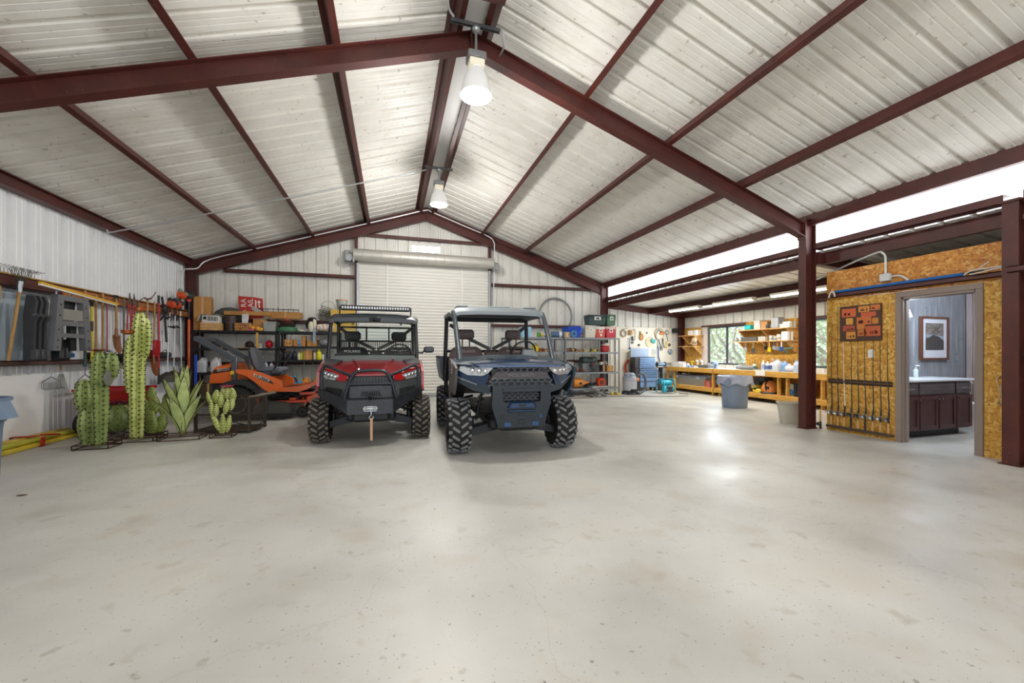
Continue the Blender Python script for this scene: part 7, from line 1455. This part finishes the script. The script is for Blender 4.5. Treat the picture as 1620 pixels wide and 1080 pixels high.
t = thing('parts_bin', 'grey plastic drawer bin standing on the upper long shelf', 'bin', (9.65, 7.96, 1.917)); b = B().box((0, 0, .14), (.2, .22, .28), .01); obj('bin_body', b, mat('#9a9da2', .4), t); b = B(); b.box((-.105, -.05, .14), (.01, .09, .24), .004); b.box((-.105, .05, .14), (.01, .09, .24), .004); obj('drawer_front', b, mat('#b4b7ba', .3), t)
carton('low white carton at the right of the upper long shelf', 9.7, 7.72, 1.917, .24, .26, .1, '#e3e0d6'); carton('second white carton on the right end of the upper long shelf', 9.72, 7.70, 2.02, .2, .2, .05, '#ece9e2')
bottle('grey glass jar at the overhanging left end of the lower long shelf', 9.62, 9.22, 1.592, .05, .13, '#8d8a86', '#5a5553'); carton('long black and grey case on the lower long shelf', 9.66, 8.75, 1.592, .24, .52, .12, '#5c5a56', name='tool_case', tape='#8a8882')
carton('grey white sander box on the lower long shelf', 9.66, 8.36, 1.592, .2, .22, .12, '#b9b6ac'); 
for k, (y, r, h, c, cp, bd) in enumerate(((8.14, .055, .14, '#d3d0c4', '#e6e3da', '#8fa09a'), (8.02, .05, .12, '#c9c6b9', '#d9d6cc', '#6f7f8e'), (7.92, .055, .16, '#e1dfd8', '#ececea', '#b0a878'), (7.82, .05, .14, '#cfcabd', '#6a7fae', '#a79b86'))):
    bottle(['white paint tub with a grey label, first of the row', 'cream paint tub, second of the row', 'tall white paint tub with an olive band, third of the row', 'cream tub with a blue cap, fourth of the row'][k], 9.66, y, 1.592, r, h, c, cp, 'paint tubs on the lower long shelf', neck=.95, band=bd)
carton('large white square carton at the right end of the lower long shelf', 9.62, 7.67, 1.592, .2, .16, .22, '#f0efec')
for k, (y, l, c, c2, lab) in enumerate(((8.86, .24, '#b6b7b4', '#8d8f8e', 'silver tin snips hanging first under the long shelf'), (8.62, .30, '#55565a', '#7e7f6e', 'grey flat scraper with a long blade under the long shelf'), (8.22, .2, '#1d1d20', '#25262a', 'black wire brush hanging under the long shelf'), (8.12, .26, '#e2c31e', '#c9a25a', 'yellow painter brush hanging under the long shelf'), (7.98, .2, '#9fa3ab', '#3d4a6a', 'silver putty knife with a navy grip under the shelf'), (7.88, .22, '#8a8c92', '#b97a4a', 'putty knife with an orange wooden grip under the shelf'), (7.78, .24, '#2d5fa8', '#dfe2e6', 'white and blue brush hanging at the right under the shelf'))):
    t = thing('hand_tool', lab, 'tool', (9.56, y, 1.56), 0, 'hand tools hung under the long shelf'); b = B(); b.box((0, 0, -l * .3), (.02, .03, l * .6), .006); obj('handle', b, mat(c2, .45), t); b = B().prism([(-.05, -l), (.05, -l), (.04, -l * .55), (-.04, -l * .55)], -.01, .01, 'yz'); obj('blade', b, mat(c, .35, .3), t)
t = thing('glue_gun', 'green and grey glue gun hanging on the right shelf bracket', 'tool', (9.60, 7.66, 1.36)); b = B(); b.cyl((0, .05, .02), (0, -.14, .03), .022, n=8); b.box((0, .03, -.05), (.03, .05, .12), .012); obj('body', b, mat('#3f6b62', .45), t); b = B().cyl((0, -.14, .03), (0, -.19, .03), .01, .004, 8); obj('nozzle', b, M_dark, t)
for k, (y, z) in enumerate(((10.98, 1.02), (8.3, 1.05), (7.5 + .12, 1.04))):
    t = thing('wall_outlet', ['pale outlet box on the OSB beside the wide window', 'pale outlet box on the OSB above the white bottles', 'pale outlet box on the OSB near the second window'][k], 'outlet', (9.895, y, z)); b = B().box((0, 0, 0), (.03, .07, .12), .006); obj('cover_plate', b, mat('#dcd3b8', .4), t); b = B(); b.box((-.017, 0, .025), (.004, .03, .03), .002); b.box((-.017, 0, -.025), (.004, .03, .03), .002); obj('socket', b, mat('#b9ae90', .4), t)
# ------------------------------------------------------------------ trees outside the windows
def leafmat(c):
    m = mat(c, .6, var=.35, scale=3); return m
b = B().bx(10.2, 40, -10, 30, -.4, -.16); struct('ground', b, mat('#a8a878', .9, var=.2, scale=.5), label='dry sunny grass outside the windows', cat='ground')
for k, (x, y, h, r, lab) in enumerate(((14.2, 13.0, 3.6, 1.9, 'oak tree with curved pale trunks outside the wide window'), (18.5, 12.2, 3.2, 1.9, 'bushy tree behind the right half of the wide window'), (15.5, 18.0, 3.4, 1.9, 'tree at the left edge of the wide window view'), (14.0, 8.6, 3.4, 1.7, 'tree seen through the window beside the steel column'))):
    t = thing('oak_tree', lab, 'tree', (x, y, -.16)); random.seed(40 + k)
    b = B()
    for q in range(4):
        a = q * 1.7 + k; b.tube(bez([(-.5, .1 * q, 0), (-.8 + .2 * math.cos(a), .35 * math.sin(a), h * .28), (-1.5 + .3 * math.cos(a), .9 * math.sin(a + .5), h * .45), (-2.0 + .3 * math.cos(a), 1.4 * math.sin(a + .2), h * .66), (-1.7, 1.7 * math.sin(a + .4), h * .9)], 5), [.085 - .0035 * i for i in range(21)], 7)
    obj('trunk', b, mat('#a1988a', .8, var=.2), t)
    b = B()
    for q in range(2600):
        u = Vector((random.gauss(0, 1), random.gauss(0, 1), random.gauss(0, 1))).normalized() * r * random.uniform(.55, 1.05); c = Vector((u.x, u.y * 1.1, h * .62 + u.z * .85)); d = Vector((random.uniform(-1, 1), random.uniform(-1, 1), random.uniform(-1, 1))).normalized(); e = d.cross(Vector((random.random(), random.random(), random.random()))).normalized() * .045; d = d * .085
        n0 = len(b.v); b.v += [tuple(c - d), tuple(c + e), tuple(c + d), tuple(c - e)]; b.f.append((n0, n0 + 1, n0 + 2, n0 + 3))
    obj('foliage', b, leafmat(('#bccdaa', '#b4c8a4', '#c0cfb2', '#b8c9ab')[k]), t, smooth=0, kind='stuff')
random.seed(5)
# ================================================================== WASHROOM WALL: rods, board, pole
xf = 6.925
t = thing('photo_board', 'brown board with orange photo collage panels on the OSB wall', 'picture', (xf - .012, 4.33, 1.73))
b = B().bx(-.012, .012, -.285, .285, -.275, .275, .004); bd = obj('board', b, mat('#4a2f22', .55, var=.1), t)
def orange(): return ramp_mat('collage_print', [(.35, '#4a2a1a'), (.45, '#b5622a'), (.6, '#d9863a')], .5, nscale=26)
cols = [(.15, .17, .10, .065, '#cc6230'), (-.06, .21, .075, .045, '#cf8a35'), (-.21, .22, .06, .04, '#c9752f'), (-.12, .125, .10, .035, '#bf5a34'), (.14, .035, .05, .05, '#d39a3c'), (-.06, .03, .10, .06, '#c4682c'), (-.21, .02, .04, .045, '#c07c30'), (.15, -.075, .085, .045, '#a84a32'), (-.17, -.13, .105, .075, '#b85a2c'), (.12, -.185, .065, .055, '#d29038'), (-.03, -.15, .055, .05, '#bd6d30'), (-.02, -.06, .055, .035, '#c47a34')]
for k, (y, z, hw, hh, c) in enumerate(cols):
    b = B().bx(-.0165, -.012, y - hw, y + hw, z - hh, z + hh, .001); p = obj('photo_panel', b, mat(c, .5, var=.12, scale=20), t)
    if k in (0, 1, 2, 5, 7, 8, 9, 10):
        d = B(); random.seed(k)
        for q in range(6): yy = y + random.uniform(-.7, .7) * hw; hhh = random.uniform(.2, .5) * hh; d.bx(-.0185, -.0165, yy - hw * .09, yy + hw * .09, z - hh * .6, z - hh * .6 + hhh * 1.6)
        obj('printed_figures', d, mat('#3a2018' if k % 2 else '#7a241c', .5), p, kind='stuff')
t = thing('light_switch', 'white light switch plate on the OSB beside the fishing rods', 'switch', (xf - .004, 4.19, 1.26)); b = B().box((0, 0, 0), (.008, .08, .125), .003); obj('plate', b, M_white, t); b = B().box((-.007, 0, 0), (.01, .012, .025), .002); obj('toggle', b, mat('#d8d4c8', .4), t)
t = thing('rod_rack', 'two dark rails of a fishing rod rack on the OSB wall', 'rack', (xf, 4.355, 0))
b = B().bx(-.05, 0, -.45, .45, .055, .085, .004); b.bx(-.06, -.05, -.45, .45, .055, .1, .003); obj('lower_rail', b, mat('#4a382c', .6, var=.2), t)
b = B().bx(-.012, 0, -.44, .44, .775, .85, .003); obj('upper_rail', b, mat('#35271d', .6), t)
b = B().bx(-.035, -.012, -.44, .44, .80, .825, .003); obj('foam_strip', b, mat('#5d4630', .8), t)
Mcork = mat('#c39b5f', .7, var=.15, scale=30)
for k in range(9):
    y = 4.74 - k * .098; lean = .0 + .012 * (k % 3); top = (1.82, 2.02, 1.98, 1.72, 1.6, 1.9, 1.75, 2.02, 1.62)[k]
    lab = ['thin fishing rod nearest the steel column with a silver reel', 'second fishing rod from the column with a silver reel and cork grip', 'white fishing rod with a silver spinning reel', 'fishing rod with a dark green black reel and black grip', 'short fishing rod with a small black reel in the middle', 'fishing rod with a large grey reel and black lower grip', 'fishing rod with a cork grip and a curved crank, third from the door', 'fishing rod with a silver reel, second from the door', 'dark fishing rod nearest the doorway with a long cork grip'][k]
    t = thing('fishing_rod', lab, 'fishing rod', (xf - .032, y, .088), 0, 'fishing rods in the wall rack')
    c = '#d8d5cc' if k == 2 else ('#1f1f22', '#2a2724', '#26262a')[k % 3]
    b = B().tube([(.006, -.01, .28), (.008, lean * .5, .9), (.018, lean, top - .088)], [.0075, .005, .002], 6); obj('blank', b, mat(c, .35), t)
    b = B().tube([(0, 0, 0), (0, 0, .10), (.0, -.003, .16)], [.014, .014, .012], 9); obj('grip', b, M_dark if k in (3, 5) else Mcork, t)
    b = B().tube([(0, -.003, .16), (.0, -.007, .27)], [.011, .011], 8); b.tube([(0, -.008, .27), (.004, -.01, .34)], [.013, .01], 8); obj('reel_seat', b, mat('#2e2e30', .4), t)
    b = B(); rc = ('#a9abb0', '#b4b6ba', '#9a9ca3', '#3c4640', '#4a4b50', '#8f9298', '#b0b2b6', '#a4a6ab', '#77797d')[k]
    b.lathe([(.012, -.03), (.026, -.028), (.024, -.01), (.018, .0), (.026, .012), (.026, .02), (.012, .024)], (-.045, .01, .22), 14, 'z'); b.cyl((0, -.004, .215), (-.045, .005, .215), .007, n=6); obj('reel', b, mat(rc, .25, .7), t)
    b = B(); b.tube([(-.045, .01, .205), (-.047, .05, .20), (-.05, .055, .235)], .004, 5); b.ell((-.05, .055, .245), .009, 8, 5); obj('crank_handle', b, M_chrome if k != 3 else M_dark, t)
    g = B()
    for z in (.5, .75, 1.0, 1.3): 
        if z < top - .2: g.tube(arc((.0, lean * .6, z), .01, 0, 330, 8, 'xy'), .0016, 4, closed=True)
    obj('guides', g, M_galv, t, kind='stuff')
t = thing('rod_butt', 'short black rod butt with a cork grip in the corner by the steel column', 'fishing rod', (6.88, 4.9, 0)); b = B().cyl((0, 0, .12), (0, 0, .3), .013, n=8); obj('grip', b, Mcork, t); b = B(); b.cyl((0, 0, 0), (0, 0, .12), .016, n=8); b.ell((-.02, .02, .08), (.03, .03, .03)); obj('butt', b, M_dark, t)
t = thing('paint_pole', 'long bright blue pole lying on the girt above the doorway', 'pole', (6.85, 3.88, 2.256)); b = B().cyl((0, -.74, 0), (0, .76, -.003), .020, n=8); obj('pole', b, mat('#1f68b4', .35, .2), t); b = B(); b.cyl((0, -.74, 0), (0, -.92, .01), .011, n=8); b.cyl((0, .3, -.003), (0, .34, -.003), .0145, n=8); obj('end_sleeve', b, M_dark, t)
for k, (y, lab) in enumerate(((4.66, 'white rope bow tied at the left end of the blue pole'), (3.02, 'white rope loop tied at the right end of the blue pole'))):
    b = B(); b.tube(bez([(-.01, .0, .02), (-.02, .03, -.02), (-.02, .05, -.09)], 4), .012, 6); b.tube(bez([(-.01, .0, .02), (-.02, -.03, -.02), (-.02, -.045, -.08)], 4), .012, 6)
    if k: b = B(); b.tube(bez([(0, .1, -.01), (-.02, .02, .03), (-.02, -.12, .03), (-.01, -.28, .03), (-.02, -.1, .0), (0, .05, -.015)], 5), .009, 6); b.tube(bez([(0, .0, .02), (-.01, -.06, .06), (-.01, -.12, .11)], 4), .008, 5)
    solo('rope_tie', b, mat('#cfc9bd', .7), lab, 'rope', loc=(6.815, y, 2.25))
t = thing('junction_box', 'grey junction box with bent white conduit on the upper OSB', 'electrical box', (xf - .03, 3.99, 2.37)); b = B().box((0, 0, 0), (.06, .13, .11), .008); obj('box_body', b, mat('#cfd1d0', .4), t)
b = B(); b.tube(bez([(0, 0, .05), (0, 0, .28), (.0, .03, .36), (.02, .12, .39), (.1, .5, .33), (.2, .9, .25), (.3, 1.2, .2)], 5), .014, 7); b.tube(bez([(0, -.065, 0), (0, -.12, .0), (.0, -.2, -.02), (0, -.27, -.09)], 4), .013, 7); obj('conduit', b, mat('#d5d6d4', .4, .3), t)
b = B().tube(bez([(0, 0, .36), (-.01, .02, .3), (-.02, -.01, .15), (-.01, .02, .02), (-.015, -.02, .05), (-.01, -.01, .25)], 5), .006, 6); solo('wall_rope', b, mat('#cdb98c', .7), 'thin tan cord hanging on the OSB beside the washroom post', 'cord', loc=(xf, 2.86, .64))
for (z, lab) in ((1.21, 'black latch bar on the wall right of the washroom post'),): solo('latch_bar', B().bx(6.75, 6.92, 2.3, 2.62, z, z + .03, .004), M_dark, lab, 'bar')
# ================================================================== WASHROOM
t = thing('vanity_cabinet', 'dark brown washroom vanity with a white top seen through the doorway', 'cabinet', (7.92, 4.18, 0)); Mv = ramp_mat('dark_stained_wood', [(.3, '#371c1c'), (.6, '#4a2724'), (.8, '#5a302b')], .35, scale=(8, 8, 1), nscale=4)
b = B().bx(-.84, .84, -.24, .31, .10, .83, .004); obj('cabinet_body', b, Mv, t); b = B().bx(-.84, .70, -.17, .30, 0, .10); obj('toe_kick', b, M_dark, t)
b = B().bx(-.86, .87, -.28, .31, .835, .87, .006); obj('countertop', b, mat('#cfd3d6', .2, var=.05), t); b = B().bx(-.86, .2, .29, .305, .87, .97, .003); obj('backsplash', b, mat('#9fc4cc', .3), t)
edges = [-.83, -.42, .02, .44, .83]
for i in range(4):
    x0, x1 = edges[i] + .012, edges[i + 1] - .012
    b = B(); b.bx(x0, x1, -.262, -.24, .12, .62, .006); d = obj('door', b, Mv, t)
    b = B().frame([(x0, .12), (x1, .12), (x1, .62), (x0, .62)], [(x0 + .055, .175), (x1 - .055, .175), (x1 - .055, .565), (x0 + .055, .565)], -.272, -.262); obj('door_frame', b, Mv, d)
    kx = (x1 - .03, x1 - .03, x0 + .03, x0 + .03)[i]; b = B().lathe([(.004, -.30), (.014, -.297), (.014, -.288), (.005, -.272)], (kx, 0, .58), 10, 'y'); obj('knob', b, M_chrome, d)
for (x0, x1) in ((-.83, -.42), (-.41, .43), (.45, .83)):
    b = B().bx(x0 + .012, x1 - .012, -.262, -.24, .645, .81, .006); d = obj('drawer', b, ramp_mat('grey_drawer_wood', [(.3, '#40393a'), (.7, '#5a5152')], .35, scale=(1, 8, 8), nscale=4), t)
    if x1 - x0 < .5: b = B().tube(bez([(x0 + .12, -.262, .73), (x0 + .14, -.29, .73), (x0 + .26, -.29, .735), (x0 + .28, -.262, .74)], 4), .006, 6); obj('pull', b, M_chrome, d)
t = thing('framed_print', 'framed landscape print with birds in a white mat on the plank wall', 'picture', (8.95, 4.49, 1.52))
b = B().frame([(-.36, -.37), (.36, -.37), (.36, .37), (-.36, .37)], [(-.325, -.335), (.325, -.335), (.325, .335), (-.325, .335)], -.04, .0); obj('frame', b, mat('#5a3420', .4, var=.15), t)
b = B().bx(-.325, .325, -.022, -.01, -.335, .335); obj('mat_board', b, mat('#c9cbd2', .6, var=.03), t)
b = B().bx(-.235, .235, -.026, -.022, -.20, .26); pr = obj('print', b, ramp_mat('landscape_sky', [(.3, '#54514f'), (.5, '#6e665f'), (.7, '#8d8176')], .5, scale=(1, 1, 3), nscale=5), t)
b = B().prism([(-.235, -.20), (.235, -.20), (.235, -.04), (.1, .03), (-.05, .06), (-.18, .0), (-.235, -.02)], -.029, -.026); obj('printed_hill', b, mat('#3f3b38', .5, var=.25), pr)
b = B().prism([(-.235, .02), (.235, -.02), (.235, .04), (.1, .05), (-.235, .07)], -.0275, -.026); obj('printed_water', b, mat('#8a98a6', .4), pr)
b = B()
for x, z, s in ((-.03, .12, .03), (.03, .14, .04), (.08, .17, .045), (.1, .11, .035), (.0, .17, .025)): b.prism([(x - s, z + s * .6), (x, z), (x + s, z + s * .7), (x, z - s * .3)], -.031, -.0275)
obj('printed_birds', b, mat('#2b2826', .5), pr, kind='stuff')
t = thing('wall_mirror', 'narrow visible edge of a wood framed mirror beside the washroom lamp', 'mirror', (7.92, 4.49, 1.43)); b = B().frame([(-.4, -.37), (.4, -.37), (.4, .38), (-.4, .38)], [(-.35, -.32), (.35, -.32), (.35, .33), (-.35, .33)], -.03, 0); obj('frame', b, mat('#6a6d72', .4), t); b = B().bx(-.35, .35, -.015, -.01, -.32, .33); obj('mirror_glass', b, mat('#c8ccd0', .05, .95, .02), t)
t = thing('wall_sconce', 'bright bell shaped washroom sconce above the mirror', 'lamp', (8.1, 4.40, 1.86)); b = B().lathe([(.075, 0), (.07, .02), (.04, .12), (.02, .14)], n=16); obj('glass_shade', b, mat('#f2f6ff', .4, emit=5.0), t); b = B(); b.cyl((0, 0, .14), (0, 0, .2), .02); b.tube([(0, 0, .18), (0, .08, .2)], .012); b.box((0, .09, .2), (.1, .02, .1), .006); obj('bracket', b, M_galv, t)
t = thing('soap_dispenser', 'small pale bottles grouped on the vanity by the door jamb', 'bottle', (8.15, 4.3, .872)); b = B(); b.lathe([(.03, 0), (.03, .12), (.01, .14), (.01, .17)], n=12); obj('bottle_body', b, mat('#c9d6da', .3), t); b = B().tube([(0, 0, .17), (0, 0, .19), (0, -.05, .19)], .006, 6); obj('pump', b, M_chrome, t)
t = thing('toilet', 'white toilet partly hidden right of the vanity', 'toilet', (9.35, 4.2, 0)); b = B().box((0, .17, .56), (.42, .18, .36), .03); obj('tank', b, M_white, t); b = B().box((0, .17, .755), (.45, .21, .035), .012); obj('tank_lid', b, M_white, t)
b = B(); secs = [[(w * math.cos(a), -.12 + d * math.sin(a), z) for a in [2 * PI * j / 20 for j in range(20)]] for z, w, d in ((0, .12, .2), (.1, .1, .18), (.3, .17, .25), (.38, .19, .27), (.40, .19, .27))]; b.loft(secs); obj('bowl', b, M_white, t); b = B(); secs = [[(w * math.cos(a), -.12 + d * math.sin(a), z) for a in [2 * PI * j / 20 for j in range(20)]] for z, w, d in ((.405, .19, .27), (.43, .195, .275), (.44, .15, .22))]; b.loft(secs); obj('seat_lid', b, M_white, t)
# tiny debris on the slab
random.seed(3)
for k, (x, y, r, lab) in enumerate(((-1.9, 4.2, .05, 'dark oil spot mark on the slab left of centre'), )): pass
t = thing('dead_leaf', 'small dry leaf on the slab in front of the red vehicle', 'leaf', (-3.15, 4.65, .002)); b = B().at((0, 0, .004), (.1, .15, .4)).ell((0, 0, 0), (.035, .018, .004), 8, 4); obj('leaf_blade', b, mat('#5d4a30', .8), t)
